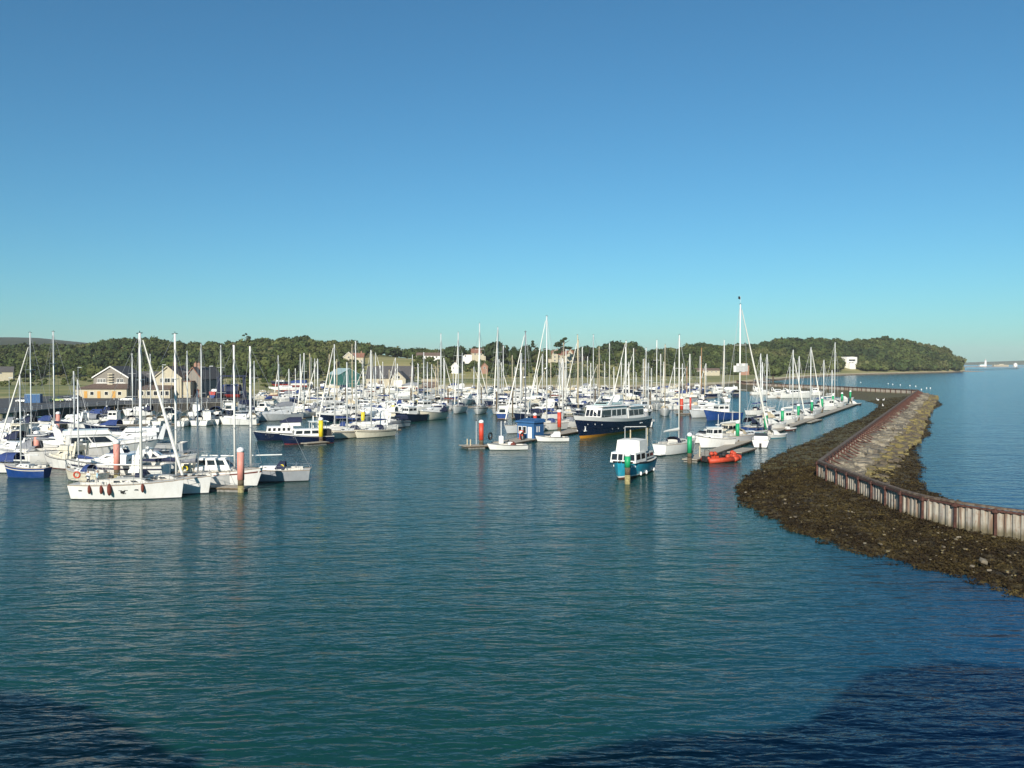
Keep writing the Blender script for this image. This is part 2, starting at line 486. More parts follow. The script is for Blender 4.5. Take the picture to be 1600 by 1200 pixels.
def lerp_path(pts, n):
    """resample a polyline to n points, equal steps; returns array (n, dims)"""
    P = np.array(pts, float)
    s = np.concatenate([[0], np.cumsum(np.linalg.norm(np.diff(P[:, :2], axis=0), axis=1))])
    t = np.linspace(0, s[-1], n)
    return np.stack([np.interp(t, s, P[:, k]) for k in range(P.shape[1])], 1)

# ------------------------------------------------------------------ weed bank, breakwater wall, rock armour
WALL1 = [(66, 43), (52, 55.5), (45, 62.5), (40.5, 67.2), (38.3, 70.2), (36.5, 74.0), (36.0, 78), (36.3, 90), (36.8, 101.7)]
WALL2 = [(36.8, 101.7), (177, 371)]
WALL3 = [(177, 371), (170, 402), (162.5, 440), (150, 486), (146, 530), (152, 575)]
WTOP = 3.3

def weed_material(name, stops, sand=0.0):
    m = bpy.data.materials.new(name)
    nt, p = nodes(m); p.inputs['Roughness'].default_value = 0.8
    geo = nt.nodes.new("ShaderNodeNewGeometry")
    n1 = noise(nt, 0.9, 7, geo.outputs['Position'], rough=0.75)
    g = ramp(nt, n1.outputs[0], stops)
    n2 = noise(nt, 6.0, 5, geo.outputs['Position'], rough=0.7)
    s = ramp(nt, n2.outputs[0], [(0.66, (0, 0, 0)), (0.74, (1, 1, 1))])
    mx = nt.nodes.new("ShaderNodeMix"); mx.data_type = 'RGBA'
    nt.links.new(s.outputs[0], mx.inputs[0]); nt.links.new(g.outputs[0], mx.inputs[6]); mx.inputs[7].default_value = (0.30, 0.25, 0.14, 1)
    mul = nt.nodes.new("ShaderNodeMath"); mul.operation = 'MULTIPLY'; mul.inputs[1].default_value = 0.7
    nt.links.new(s.outputs[0], mul.inputs[0]); nt.links.new(mul.outputs[0], mx.inputs[0])
    nt.links.new(mx.outputs[2], p.inputs['Base Color'])
    b = nt.nodes.new("ShaderNodeBump"); b.inputs['Strength'].default_value = 1.0; b.inputs['Distance'].default_value = 0.25
    n4 = noise(nt, 2.6, 8, geo.outputs['Position'], rough=0.75)
    nt.links.new(n4.outputs[0], b.inputs['Height']); nt.links.new(b.outputs[0], p.inputs['Normal'])
    return m

def strip(name, A, B, zA, zB, n, m, mat, amp, bow, label, seed, low=0.0):
    """ground sheet lofted between the polylines A (water side) and B (wall side)"""
    a, b = np.array(A, float), np.array(B, float)
    # same parameter for both: pairs are given explicitly, resample by pair index
    k = np.linspace(0, len(a) - 1, n)
    ai = np.stack([np.interp(k, range(len(a)), a[:, j]) for j in (0, 1)], 1)
    bi = np.stack([np.interp(k, range(len(b)), b[:, j]) for j in (0, 1)], 1)
    t = np.linspace(0, 1, m)[None, :, None]
    P = ai[:, None, :] * (1 - t) + bi[:, None, :] * t
    X, Y = P[..., 0], P[..., 1]
    tt = t[..., 0]
    # ragged waterline
    w = (fbm(X / 6, Y / 6, seed, 5, 0.62) - 0.5)
    zB = zB - low * np.clip((7.5 - k) / 4, 0, 1)[:, None]
    Z = zA + (zB - zA) * np.power(tt, bow) + w * amp * (0.35 + 0.65 * np.sin(np.pi * np.clip(tt * 1.1, 0, 1))) + (fbm(X / 0.7, Y / 0.7, seed + 9, 3) - 0.5) * amp * 0.45
    v = np.stack([X.ravel(), Y.ravel(), Z.ravel()], 1)
    i = np.arange((n - 1))[:, None] * m + np.arange(m - 1)[None, :]
    q = np.stack([i, i + m, i + m + 1, i + 1], -1).reshape(-1, 4)
    o = np_mesh(name, v, q, mat, True)
    tag(o, label, None, None, "structure")
    return o

weedm = weed_material("seaweed_bank", [(0.30, (0.020, 0.014, 0.008)), (0.45, (0.050, 0.036, 0.015)), (0.56, (0.085, 0.062, 0.020)), (0.68, (0.15, 0.115, 0.03)), (0.80, (0.13, 0.135, 0.03))])
weedg = weed_material("green_mud_bank", [(0.30, (0.045, 0.034, 0.020)), (0.46, (0.09, 0.072, 0.030)), (0.60, (0.125, 0.115, 0.038)), (0.8, (0.20, 0.165, 0.08))])
def off(p, q, s):                       # offset to the harbour side
    return p
bankA = [(60, 27), (45, 38.5), (37, 46), (31.7, 52.8), (30.0, 57.3), (29.0, 60.8), (26.9, 66.9), (24.6, 75.3), (24.6, 82.1), (23.6, 90), (25.0, 95.9), (27, 103), (31.2, 112.1), (35, 121)]
bankB = [(80, 38), (63, 49), (51, 58), (44.2, 64), (40.4, 67.9), (38.5, 70.6), (37, 73.9), (36.3, 78), (36.4, 86), (36.6, 95), (37.2, 101), (37.6, 101.8), (39.5, 105.5), (42, 111)]
strip("seaweed_bank", [(x - 0.8, y - 0.3) for x, y in bankA], bankB, -0.36, 1.38, 420, 130, weedm, 0.85, 0.75, "dark brown seaweed covered bank at the foot of the steel breakwater", 5, .55)
bankA2 = [(31.2, 112.1), (40.2, 132.1), (52.9, 155.9), (76.0, 197.5), (100, 239), (117.5, 273.3), (131, 305), (136.7, 330), (141, 376), (134, 410), (119, 443), (112, 480), (110, 520), (112, 560)]
bankB2 = [(39.5, 105.5), (47.0, 119.9), (62, 148.7), (88, 198.5), (109, 239), (127, 273.7), (150, 317), (172, 360), (175, 371), (167, 402), (160, 440), (148, 486), (146, 530), (152, 575)]
strip("mud_bank", [(x - 1.4, y) for x, y in bankA2], bankB2, -0.36, 1.38, 420, 90, weedg, 0.85, 0.75, "green brown mud bank curving inside the breakwater beside the far pool", 5)

SEA_A = [(48.5, 92), (49.0, 98.3), (53.6, 110.8), (60.7, 124.7), (69.5, 146.7), (75.5, 158.3), (87.3, 176.5), (106.1, 214.5), (121.5, 249.4), (156, 306.9), (178, 362.7), (186, 385), (180, 402)]
SEA_B = [(36.4, 84), (36.8, 95), (37.6, 102), (46.5, 118), (58.4, 141), (66, 156), (76, 175), (96, 213.5), (115, 250), (145, 308), (174, 365.5), (177.6, 371.5), (176, 380)]
strip("seaward_weed_slope", [(x + 1.2, y + 0.3) for x, y in SEA_A], SEA_B, -0.4, 1.9, 400, 60, weedm, 0.8, 0.9, "weedy boulder slope on the seaward side of the breakwater", 45)

# ---- the sheet pile wall
def sheet_material():
    m = bpy.data.materials.new("painted_sheet_piles")
    nt, p = nodes(m); p.inputs['Roughness'].default_value = 0.75
    geo = nt.nodes.new("ShaderNodeNewGeometry")
    oi = nt.nodes.new("ShaderNodeObjectInfo")
    n1 = noise(nt, 1.6, 5, geo.outputs['Position'], stretch=(1.6, 1.6, 0.12), rough=0.6)
    add = nt.nodes.new("ShaderNodeMath"); add.operation = 'MULTIPLY_ADD'; add.inputs[1].default_value = 0.20
    nt.links.new(oi.outputs['Random'], add.inputs[0]); nt.links.new(n1.outputs[0], add.inputs[2])
    c = ramp(nt, add.outputs[0], [(0.34, (0.07, 0.075, 0.085)), (0.45, (0.26, 0.24, 0.21)), (0.62, (0.36, 0.335, 0.275)), (0.72, (0.24, 0.17, 0.12)), (0.84, (0.11, 0.06, 0.042))])
    n2 = noise(nt, 5, 5, geo.outputs['Position'], stretch=(1, 1, 0.5), rough=0.7)
    r2 = ramp(nt, n2.outputs[0], [(0.52, (0, 0, 0)), (0.75, (1, 1, 1))])
    mx = nt.nodes.new("ShaderNodeMix"); mx.data_type = 'RGBA'
    nt.links.new(r2.outputs[0], mx.inputs[0]); nt.links.new(c.outputs[0], mx.inputs[6]); mx.inputs[7].default_value = (0.20, 0.11, 0.07, 1)
    # tide line: weed and dirt near the foot
    sep = nt.nodes.new("ShaderNodeSeparateXYZ"); nt.links.new(geo.outputs['Position'], sep.inputs[0])
    n3 = noise(nt, 3, 4, geo.outputs['Position'], stretch=(1, 1, 0.3))
    ad = nt.nodes.new("ShaderNodeMath"); ad.operation = 'MULTIPLY_ADD'; ad.inputs[1].default_value = -1.0
    nt.links.new(n3.outputs[0], ad.inputs[0]); nt.links.new(sep.outputs[2], ad.inputs[2])
    mr = nt.nodes.new("ShaderNodeMapRange"); mr.inputs[1].default_value = 0.75; mr.inputs[2].default_value = 1.35; mr.inputs[3].default_value = 0.85; mr.inputs[4].default_value = 0.0
    nt.links.new(ad.outputs[0], mr.inputs[0])
    mx2 = nt.nodes.new("ShaderNodeMix"); mx2.data_type = 'RGBA'
    nt.links.new(mr.outputs[0], mx2.inputs[0]); nt.links.new(mx.outputs[2], mx2.inputs[6]); mx2.inputs[7].default_value = (0.10, 0.085, 0.045, 1)
    nt.links.new(mx2.outputs[2], p.inputs['Base Color'])
    return m
SHEET = sheet_material()

def wall(path, name, label, bay, sheets, side, z0=0.0, brace=False, capr=0.22):
    """side +1: the visible face lies left of the path direction"""
    P = np.array(path, float)
    seg = np.linalg.norm(np.diff(P, axis=0), axis=1); s = np.concatenate([[0], np.cumsum(seg)])
    total = s[-1]
    def pt(t):
        return Vector((float(np.interp(t, s, P[:, 0])), float(np.interp(t, s, P[:, 1])), 0))
    def dr(t):
        a, b = pt(max(0, t - 0.3)), pt(min(total, t + 0.3)); return (b - a).normalized()
    root = empty(name, (0, 0, 0), 0, label, "sea wall")
    n = max(1, round(total / bay)); bay = total / n
    proto = {}
    if sheets:
        k = round(total / 0.62); w = total / k
        me = MB()
        # a trapezoidal sheet, 0.62 m wide, folded towards the visible face
        o = [(-w / 2, 0.0), (-w / 2 + 0.09, 0.0), (-w / 2 + 0.20, -0.16), (w / 2 - 0.20, -0.16), (w / 2 - 0.09, 0.0), (w / 2, 0.0), (w / 2, 0.03), (w / 2 - 0.08, 0.03), (w / 2 - 0.19, -0.13), (-w / 2 + 0.19, -0.13), (-w / 2 + 0.08, 0.03), (-w / 2, 0.03)]
        vs = [(a, b, z0) for a, b in o] + [(a, b, WTOP - 0.18) for a, b in o]
        m_ = len(o)
        fs = [(i, (i + 1) % m_, (i + 1) % m_ + m_, i + m_) for i in range(m_)]
        fs += [(m_, m_ + 1, m_ + 10, m_ + 11), (m_ + 1, m_ + 2, m_ + 9, m_ + 10), (m_ + 2, m_ + 3, m_ + 8, m_ + 9), (m_ + 3, m_ + 4, m_ + 7, m_ + 8), (m_ + 4, m_ + 5, m_ + 6, m_ + 7)]
        me.add(vs, fs)
        src = None
        for i in range(k):
            t = (i + 0.5) * w; c = pt(t); d = dr(t)
            ang = math.atan2(d.y, d.x) + (math.pi if side > 0 else 0)
            if src is None:
                src = me.build("sheet_pile", SHEET, root); src.location = c; src.rotation_euler = (0, 0, ang)
            else:
                share(src, root, c, (0, 0, ang))
    else:
        for i in range(n):
            a, b = pt(i * bay), pt((i + 1) * bay)
            d = (b - a).normalized(); nrm = Vector((-d.y, d.x, 0)) * side
            b2 = MB()
            q = 8
            rows = []
            L = (b - a).length
            for j in range(q * 4 + 1):
                ph = j % 4
                o_ = (0.0, 0.14, 0.14, 0.0)[ph]
                c = a + d * (L * j / (q * 4)) + nrm * o_
                rows.append([(c.x, c.y, z0), (c.x, c.y, WTOP - 0.18)])
            b2.grid(rows)
            b2.build("panel", SHEET, root)
    # posts, capping beam, waling
    for i in range(n + 1):
        c = pt(i * bay); d = dr(i * bay); nrm = Vector((-d.y, d.x, 0)) * side
        c2 = c + nrm * 0.24
        p = MB().cbox(0, 0, (z0 + WTOP - 0.1) / 2, 0.15, 0.2, WTOP - 0.1 - z0)
        p.cbox(0, 0.02 * side, WTOP - 0.32, 0.42, 0.36, 0.22)
        if i == 0:
            psrc = p.build("post", M['rust'], root); psrc.location = c2; psrc.rotation_euler = (0, 0, math.atan2(d.y, d.x))
        else:
            share(psrc, root, c2, (0, 0, math.atan2(d.y, d.x)))
        if brace:
            a = c + Vector((0, 0, WTOP - 0.25)) - nrm * 0.0
            e = c + nrm * 2.3 + Vector((0, 0, 1.9))
            MB().tube(a, e, 0.11, 0.11, 5).build("raking_brace", M['rust'], root)
    for i in range(n):
        a, b = pt(i * bay), pt((i + 1) * bay); d = (b - a); L = d.length; c = (a + b) / 2; d.normalize()
        MB().cbox(c.x, c.y, WTOP - 0.06, L + 0.02, capr * 2, 0.16, math.atan2(d.y, d.x)).build("capping_beam", M['cap'], root)
        nrm = Vector((-d.y, d.x, 0)) * side
        w_ = c + nrm * 0.25
        MB().cbox(w_.x, w_.y, WTOP - 0.26, L - 0.24, 0.14, 0.16, math.atan2(d.y, d.x)).build("waling", M['rust'], root)
    return root

wall(WALL1[::-1], "breakwater_wall", "nearest run of the rusty white sheet pile breakwater curving to the picture's right", 3.4, True, -1, 0.3)
wall(WALL2, "breakwater_wall", "long straight breakwater run with raking braces above the stones", 3.4, False, -1, 0.5, True)
wall(WALL3, "breakwater_wall", "far breakwater run of brown sheet piles closing the harbour beyond the pontoons", 3.6, False, 1, 0.3)

# ---- rock armour on the seaward slope of the long run
stone_m = []
for i, c in enumerate([(0.20, 0.17, 0.125), (0.13, 0.11, 0.085), (0.26, 0.225, 0.165), (0.11, 0.085, 0.055), (0.19, 0.15, 0.055)]):
    stone_m.append(paint('armour_stone_%d' % i, c, 0.9, 0.25, 2.5, bump=0.6, grime=(0.10, 0.09, 0.04, 0.6)))
def rock_verts(seed, sub=0.35):
    r = random.Random(seed)
    b = MB()
    pts = []
    c = [Vector((x, y, z)) for x in (-1, 1) for y in (-1, 1) for z in (-1, 1)] + [Vector(p) * 1.25 for p in ((1, 0, 0), (-1, 0, 0), (0, 1, 0), (0, -1, 0), (0, 0, 1), (0, 0, -1))]
    import bmesh
    bm = bmesh.new()
    for p in c:
        bm.verts.new(p * r.uniform(0.72, 1.1))
    bmesh.ops.convex_hull(bm, input=bm.verts)
    me = bpy.data.meshes.new("stone"); bm.to_mesh(me); bm.free()
    return me
ROCKS = []
for i in range(10):
    me = rock_verts(i)
    me.materials.append(stone_m[i % 5])
    ROCKS.append(me)
def add_rock(parent, loc, s, name="stone", k=None):
    k = random.randrange(10) if k is None else k
    o = bpy.data.objects.new(name, ROCKS[k])
    o.location = loc
    o.scale = (s * random.uniform(0.8, 1.5), s * random.uniform(0.7, 1.1), s * random.uniform(0.4, 0.75))
    o.rotation_euler = (random.uniform(-.4, .4), random.uniform(-.4, .4), random.uniform(0, 6.3))
    return link(o, parent)
armour = empty("rock_armour", (0, 0, 0), 0, "rough pale boulders heaped against the seaward side of the breakwater", "rock armour")
near, farr = [], []
sd = Vector((140.2, 269.3, 0)).normalized(); sn = Vector((sd.y, -sd.x, 0))
for i in range(2300):
    t = random.random() ** 1.5 * 303
    width = 7.2 if t < 60 else 8.0
    w = random.random() ** 1.15
    off_ = 0.9 + w * (width - 1)
    p = Vector((36.8, 101.7, 0)) + sd * (t - 1.5) + sn * off_
    z = 2.0 - 1.9 * (off_ / (width + 1.5)) + random.uniform(-.15, .2)
    s = random.uniform(0.28, 0.62)
    (near if t < 58 else farr).append((p.x, p.y, z, s, off_, width))
near.sort(key=lambda q: q[1])
for q in near[:300]:
    k = random.choice([0, 1, 2, 5, 6, 7, 2, 7]) if q[4] < q[5] * 0.6 else random.choice([3, 4, 9, 8, 4, 9])
    add_rock(armour, q[:3], q[3], k=k)
# the remaining boulders as one mesh
vs, fs, mi = [], [], []
for q in near[300:] + farr:
    k = random.choice([0, 1, 2, 5, 6, 7]) if q[4] < q[5] * 0.6 else random.choice([3, 4, 9, 8])
    me = ROCKS[k]; n0 = len(vs)
    s = q[3] * 1.15; a = random.uniform(0, 6.3); sx, sy, sz = s * random.uniform(.8, 1.5), s * random.uniform(.7, 1.1), s * random.uniform(.4, .8)
    for v in me.vertices:
        x, y = rot2(v.co.x * sx, v.co.y * sy, a)
        vs.append((q[0] + x, q[1] + y, q[2] + v.co.z * sz))
    for p in me.polygons:
        fs.append(tuple(i + n0 for i in p.vertices)); mi.append(k % 5)
me = bpy.data.meshes.new("boulders"); me.from_pydata(vs, [], fs)
for m_ in stone_m: me.materials.append(m_)
me.polygons.foreach_set("material_index", mi)
tag(link(bpy.data.objects.new("boulders", me), armour), kind="stuff")

# pale stones lying on the weed bank
for (px, py, s, lab) in [(1541, 878, .42, "largest pale stone on the weed bank near the right edge"), (1550, 893, .3, "tilted white stone just below the largest pale stone"), (1501, 841, .3, "pale stone at the wall foot beside the third rusty post from the right"),
                         (1469, 834, .28, "cream stone in the weed under the wall bend"), (1276, 762, .35, "cream boulder fallen below the wall corner"), (1271, 741, .35, "dark cream boulder right at the foot of the wall corner"),
                         (1308, 769, .26, "small stone below the second bay of the near wall"), (1369, 814, .18, "tiny white stone in the middle of the weed bank"), (1293, 791, .2, "small pale stone left of the middle of the weed bank"),
                         (1166, 770, .25, "yellow stone at the pointed tip of the weed bank"), (1523, 886, .2, "small white stone left of the largest pale stone"), (1354, 850, .22, "flat pale stone near the water edge of the weed bank")]:
    p = at(px, py, 0.9)
    o = add_rock(None, p, s * .5, "pale_stone", random.choice([0, 2, 5, 7]))
    tag(o, lab, "stone", "pale stones on the weed bank")
wet = []
for i in range(200):
    k = random.uniform(0, len(bankA) - 1.001); j = int(k); fr = k - j; t = random.uniform(0.15, 1.0)
    ax = [bankA[j][q] * (1 - fr) + bankA[j + 1][q] * fr for q in (0, 1)]; bx = [bankB[j][q] * (1 - fr) + bankB[j + 1][q] * fr for q in (0, 1)]
    x, y = ax[0] * (1 - t) + bx[0] * t, ax[1] * (1 - t) + bx[1] * t
    wet.append((x, y, 0.1 + 1.15 * t ** .75, random.choice([.03, .04, .05, .05, .06, .09])))
vs, fs, mi = [], [], []
for x0, y0, z0, s in wet:
    me = ROCKS[random.randrange(10)]; n0 = len(vs); a = random.uniform(0, 6.3)
    for v in me.vertices:
        x, y = rot2(v.co.x * s * 1.4, v.co.y * s, a); vs.append((x0 + x, y0 + y, z0 + v.co.z * s * 0.7))
    for p in me.polygons:
        fs.append(tuple(i + n0 for i in p.vertices)); mi.append(random.choice([0, 1, 4, 3]))
me = bpy.data.meshes.new("pebbles"); me.from_pydata(vs, [], fs)
for m_ in stone_m: me.materials.append(m_)
me.polygons.foreach_set("material_index", mi)
tag(link(bpy.data.objects.new("pebbles", me)), "scattered small stones lying in the seaweed of the near bank", None, None, "stuff")

# ------------------------------------------------------------------ woods
def leaf_material():
    m = bpy.data.materials.new("tree_foliage")
    nt, p = nodes(m); p.inputs['Roughness'].default_value = 0.9
    p.inputs['Specular IOR Level'].default_value = 0.15
    at_ = nt.nodes.new("ShaderNodeAttribute"); at_.attribute_name = "tint"
    nt.links.new(at_.outputs['Color'], p.inputs['Base Color'])
    return m
LEAF = leaf_material()
import bmesh as _bm
_b = _bm.new(); _bm.ops.create_icosphere(_b, subdivisions=1, radius=1.0)
ICO_V = np.array([v.co[:] for v in _b.verts]); ICO_F = np.array([[v.index for v in f.verts] for f in _b.faces]); _b.free()

def crown_arrays(c, R, Hh, nq, rng, tint, K=6, flat=1.0, size=None):
    """one crown: lumps of clump-sized faces round several lobes; triangles"""
    lob = rng.normal(size=(K, 3)); lob /= np.linalg.norm(lob, axis=1)[:, None]
    lob[:, 2] = np.abs(lob[:, 2]) * 0.9 - 0.25
    lc = lob * np.array([R * 0.5, R * 0.5, Hh * 0.5 * flat]); lr = rng.uniform(0.42, 0.62, K)
    V, Fc, C = [], [], []
    # inner mass of each lobe
    n0 = 0
    for k in range(K):
        w = ICO_V * (1 + rng.uniform(-.18, .18, (len(ICO_V), 1))) * np.array([R, R, Hh]) * lr[k] * 0.86 + lc[k]
        V.append(w); Fc.append(ICO_F + n0); n0 += len(w)
        C.append(np.tile(tint * rng.uniform(0.75, 1.05), (len(w), 1)))
    k = rng.integers(0, K, nq)
    d = rng.normal(size=(nq, 3)); d /= np.linalg.norm(d, axis=1)[:, None]; d[:, 2] = np.where(d[:, 2] < -0.3, -d[:, 2], d[:, 2])
    p = lc[k] + d * np.array([R, R, Hh]) * lr[k][:, None] * rng.uniform(0.85, 1.12, (nq, 1))
    nn = d + rng.normal(size=(nq, 3)) * 0.55; nn /= np.linalg.norm(nn, axis=1)[:, None]
    a = np.cross(nn, rng.normal(size=(nq, 3))); a /= np.linalg.norm(a, axis=1)[:, None]; b = np.cross(nn, a)
    s = (R * 0.17 if size is None else size) * rng.uniform(0.6, 1.3, (nq, 1))
    q = np.stack([p + a * s, p + b * s * 1.1, p - a * s * 0.9, p - b * s], 1).reshape(-1, 3)
    i = np.arange(nq)[:, None] * 4 + n0
    Fq = np.concatenate([i + np.array([[0, 1, 2]]), i + np.array([[0, 2, 3]])])
    V.append(q); Fc.append(Fq)
    C.append(np.repeat(tint[None] * rng.uniform(0.8, 1.22, (nq, 1)), 4, 0))
    return np.concatenate(V) + c, np.concatenate(Fc), np.concatenate(C)

def weed_tufts():
    Q, C = [], []
    rng = np.random.default_rng(5)
    def spread(A, B, n, tmax=1.0, zA=-.36, zB=1.38, bow=.75, seed=5, amp=.85, low=0.0):
        a, b = np.array(A, float), np.array(B, float)
        k = rng.uniform(0, len(a) - 1.001, n); j = k.astype(int); fr = (k - j)[:, None]
        pa = a[j] * (1 - fr) + a[j + 1] * fr; pb = b[j] * (1 - fr) + b[j + 1] * fr
        t = (rng.uniform(0.0, 1, n) ** 1.15 * tmax)[:, None]
        p = pa * (1 - t) + pb * t
        X, Y, tt = p[:, 0], p[:, 1], t[:, 0]
        zB = zB - low * np.clip((7.5 - k) / 4, 0, 1)
        z = zA + (zB - zA) * tt ** bow + (fbm(X / 6, Y / 6, seed, 5, 0.62) - 0.5) * amp * (0.35 + 0.65 * np.sin(np.pi * np.clip(tt * 1.1, 0, 1))) + (fbm(X / 0.7, Y / 0.7, seed + 9, 3) - 0.5) * amp * 0.45
        return np.stack([X, Y, z + .03], 1)
    P = np.concatenate([spread([(x - 0.8, y - 0.3) for x, y in bankA], bankB, 17000, low=.55), spread([(x - 1.4, y) for x, y in bankA2[:8]], bankB2[:8], 9000), spread([(x + 1.2, y + .3) for x, y in SEA_A], SEA_B, 8000, .62, zA=-.4, zB=1.9, bow=.9, seed=45, amp=.8)])
    m = 9
    P = P[P[:, 2] > -.03]
    n = len(P)
    patch = fbm(P[:, 0] / 2.2, P[:, 1] / 2.2, 77, 4)
    base = np.array([(0.022, 0.015, 0.008), (0.046, 0.033, 0.013), (0.064, 0.047, 0.017), (0.094, 0.072, 0.025)])
    w = np.clip((patch - 0.34) / 0.4 * 1.7 + rng.normal(size=n) * .8, 0, 2.999); j = w.astype(int); fr = (w - j)[:, None]
    tint = base[j] * (1 - fr) + base[j + 1] * fr
    R = rng.uniform(0.10, 0.34, n)
    c = np.repeat(P, m, 0) + rng.normal(size=(n * m, 3)) * np.repeat(R, m)[:, None] * np.array([.8, .8, .16])
    nn = rng.normal(size=(n * m, 3)) * .55 + np.array([0, 0, 1]); nn /= np.linalg.norm(nn, axis=1)[:, None]
    u = np.cross(nn, rng.normal(size=(n * m, 3))); u /= np.linalg.norm(u, axis=1)[:, None]; v = np.cross(nn, u)
    s_ = (np.repeat(R, m) * rng.uniform(.3, .75, n * m))[:, None]
    q = np.stack([c + u * s_, c + v * s_ * .4, c - u * s_, c - v * s_ * .4], 1).reshape(-1, 3)
    col = np.repeat(np.repeat(tint, m, 0) * rng.uniform(.72, 1.3, (n * m, 1)), 4, 0); col = np.concatenate([col, np.ones((len(col), 1))], 1)
    o = np_mesh("seaweed", q, np.arange(n * m * 4).reshape(-1, 4), LEAF, False, col)
    tag(o, "brown and olive seaweed fronds covering the banks round the breakwater", None, None, "stuff")
weed_tufts()
TINTS = np.array([(0.026, 0.042, 0.017), (0.034, 0.052, 0.020), (0.044, 0.064, 0.020), (0.060, 0.078, 0.024), (0.078, 0.092, 0.030), (0.098, 0.106, 0.040)])
def put_wood(name, pts, label, nq=70, K=5):
    Vs, Fs, Cs, n0 = [], [], [], 0
    for (x, y, z, R, Hh) in pts:
        pn = float(vnoise(np.array(x / 60.0), np.array(y / 60.0), 4)); t = TINTS[min(5, max(0, int(pn * 4 + RNG.uniform(0, 2.4))))] * RNG.uniform(0.75, 1.25)
        v, f, c = crown_arrays(np.array([x, y, z]), R, Hh, nq, RNG, t, K)
        Vs.append(v); Fs.append(f + n0); Cs.append(c); n0 += len(v)
    C = np.concatenate(Cs); C = np.concatenate([C, np.ones((len(C), 1))], 1)
    o = np_mesh(name, np.concatenate(Vs), np.concatenate(Fs), LEAF, False, C)
    return tag(o, label, None, None, "stuff")

def scatter(u0, u1, dens, f0, f1, skip=None, r=(3.8, 8.5), yfrac=None):
    out = []
    us = np.arange(u0, u1, 1.0)
    n = int(dens)
    for _ in range(n):
        u = RNG.uniform(u0, u1); fo, ri = float(tab(U_F, u)), float(tab(U_R, u))
        d = RNG.uniform(fo + (ri - fo) * f0, fo + (ri - fo) * f1)
        x = (u - 800) / F * d
        if skip and skip(u, d, fo, ri): continue
        R = RNG.uniform(*r); Hh = R * RNG.uniform(0.8, 1.1)
        z = float(land_z(x, d)) + Hh * 0.62
        out.append((x, d, z, R, Hh))
    return out
# left and middle hills
def skip_left(u, d, fo, ri):
    return (u > 560 and u < 700 and d < fo + (ri - fo) * (0.66 + 0.002 * (u - 560)) ) or (u > 700 and d < fo + (ri - fo) * 0.66)
put_wood("woodland", scatter(-560, 700, 2300, 0.05, 1.15, skip_left), "dark green broadleaf wood covering the hills behind the harbour buildings", 64, 4)
put_wood("woodland", scatter(640, 1060, 520, 0.45, 1.15, lambda u, d, fo, ri: (640 < u < 700 and d < 830) or (843 < u < 916 and d < 822) or (722 < u < 768 and d < 812), (4.5, 8.0)), "line of dark trees along the low ridge behind the houses", 90, 5)
put_wood("woodland", scatter(1030, 1230, 620, 0.0, 1.1, None, (5, 8)), "wood behind the grassy shore right of the mast crowd", 70, 4)
put_wood("woodland", scatter(1215, 1500, 850, 0.02, 1.0, lambda u, d, fo, ri: (1312 < u < 1346 and d < fo + (ri - fo) * 0.45) or (u > 1480 and d > 1460), (7, 11)), "wooded headland of pale and dark trees above the shingle beach", 90, 5)
# scrub on the slope below the houses and hedges across the marsh
def scrub():
    out = []
    for _ in range(620):
        u = RNG.uniform(640, 1040); fo, ri = float(tab(U_F, u)), float(tab(U_R, u)); d = RNG.uniform(fo + 8, fo + (ri - fo) * 0.40)
        if 850 < u < 912 and d > 745: continue
        if 700 < u < 765 and 650 < d < 700: continue
        x = (u - 800) / F * d; R = RNG.uniform(1.8, 4.0); out.append((x, d, float(land_z(x, d)) + R * 0.4, R, R * 0.8))
    for _ in range(330):
        u = RNG.uniform(-500, 600); d = RNG.choice([430, 520, 585, 640]) + RNG.normal() * 4 + 20 * math.sin(u * 0.01)
        if 120 < u < 320 and d < 470: continue
        x = (u - 800) / F * d; R = RNG.uniform(1.2, 3.0); out.append((x, d, float(land_z(x, d)) + R * 0.4, R, R * 0.7))
    for _ in range(120):
        u = RNG.uniform(1040, 1300); d = float(tab(U_F, u)) - RNG.uniform(0, 18)
        x = (u - 800) / F * d; R = RNG.uniform(2.0, 4.2); out.append((x, d, float(land_z(x, d)) + R * 0.4, R, R * 0.8))
    return out
put_wood("undergrowth", scrub(), "low green scrub and hedges on the marsh and slope", 40, 3)

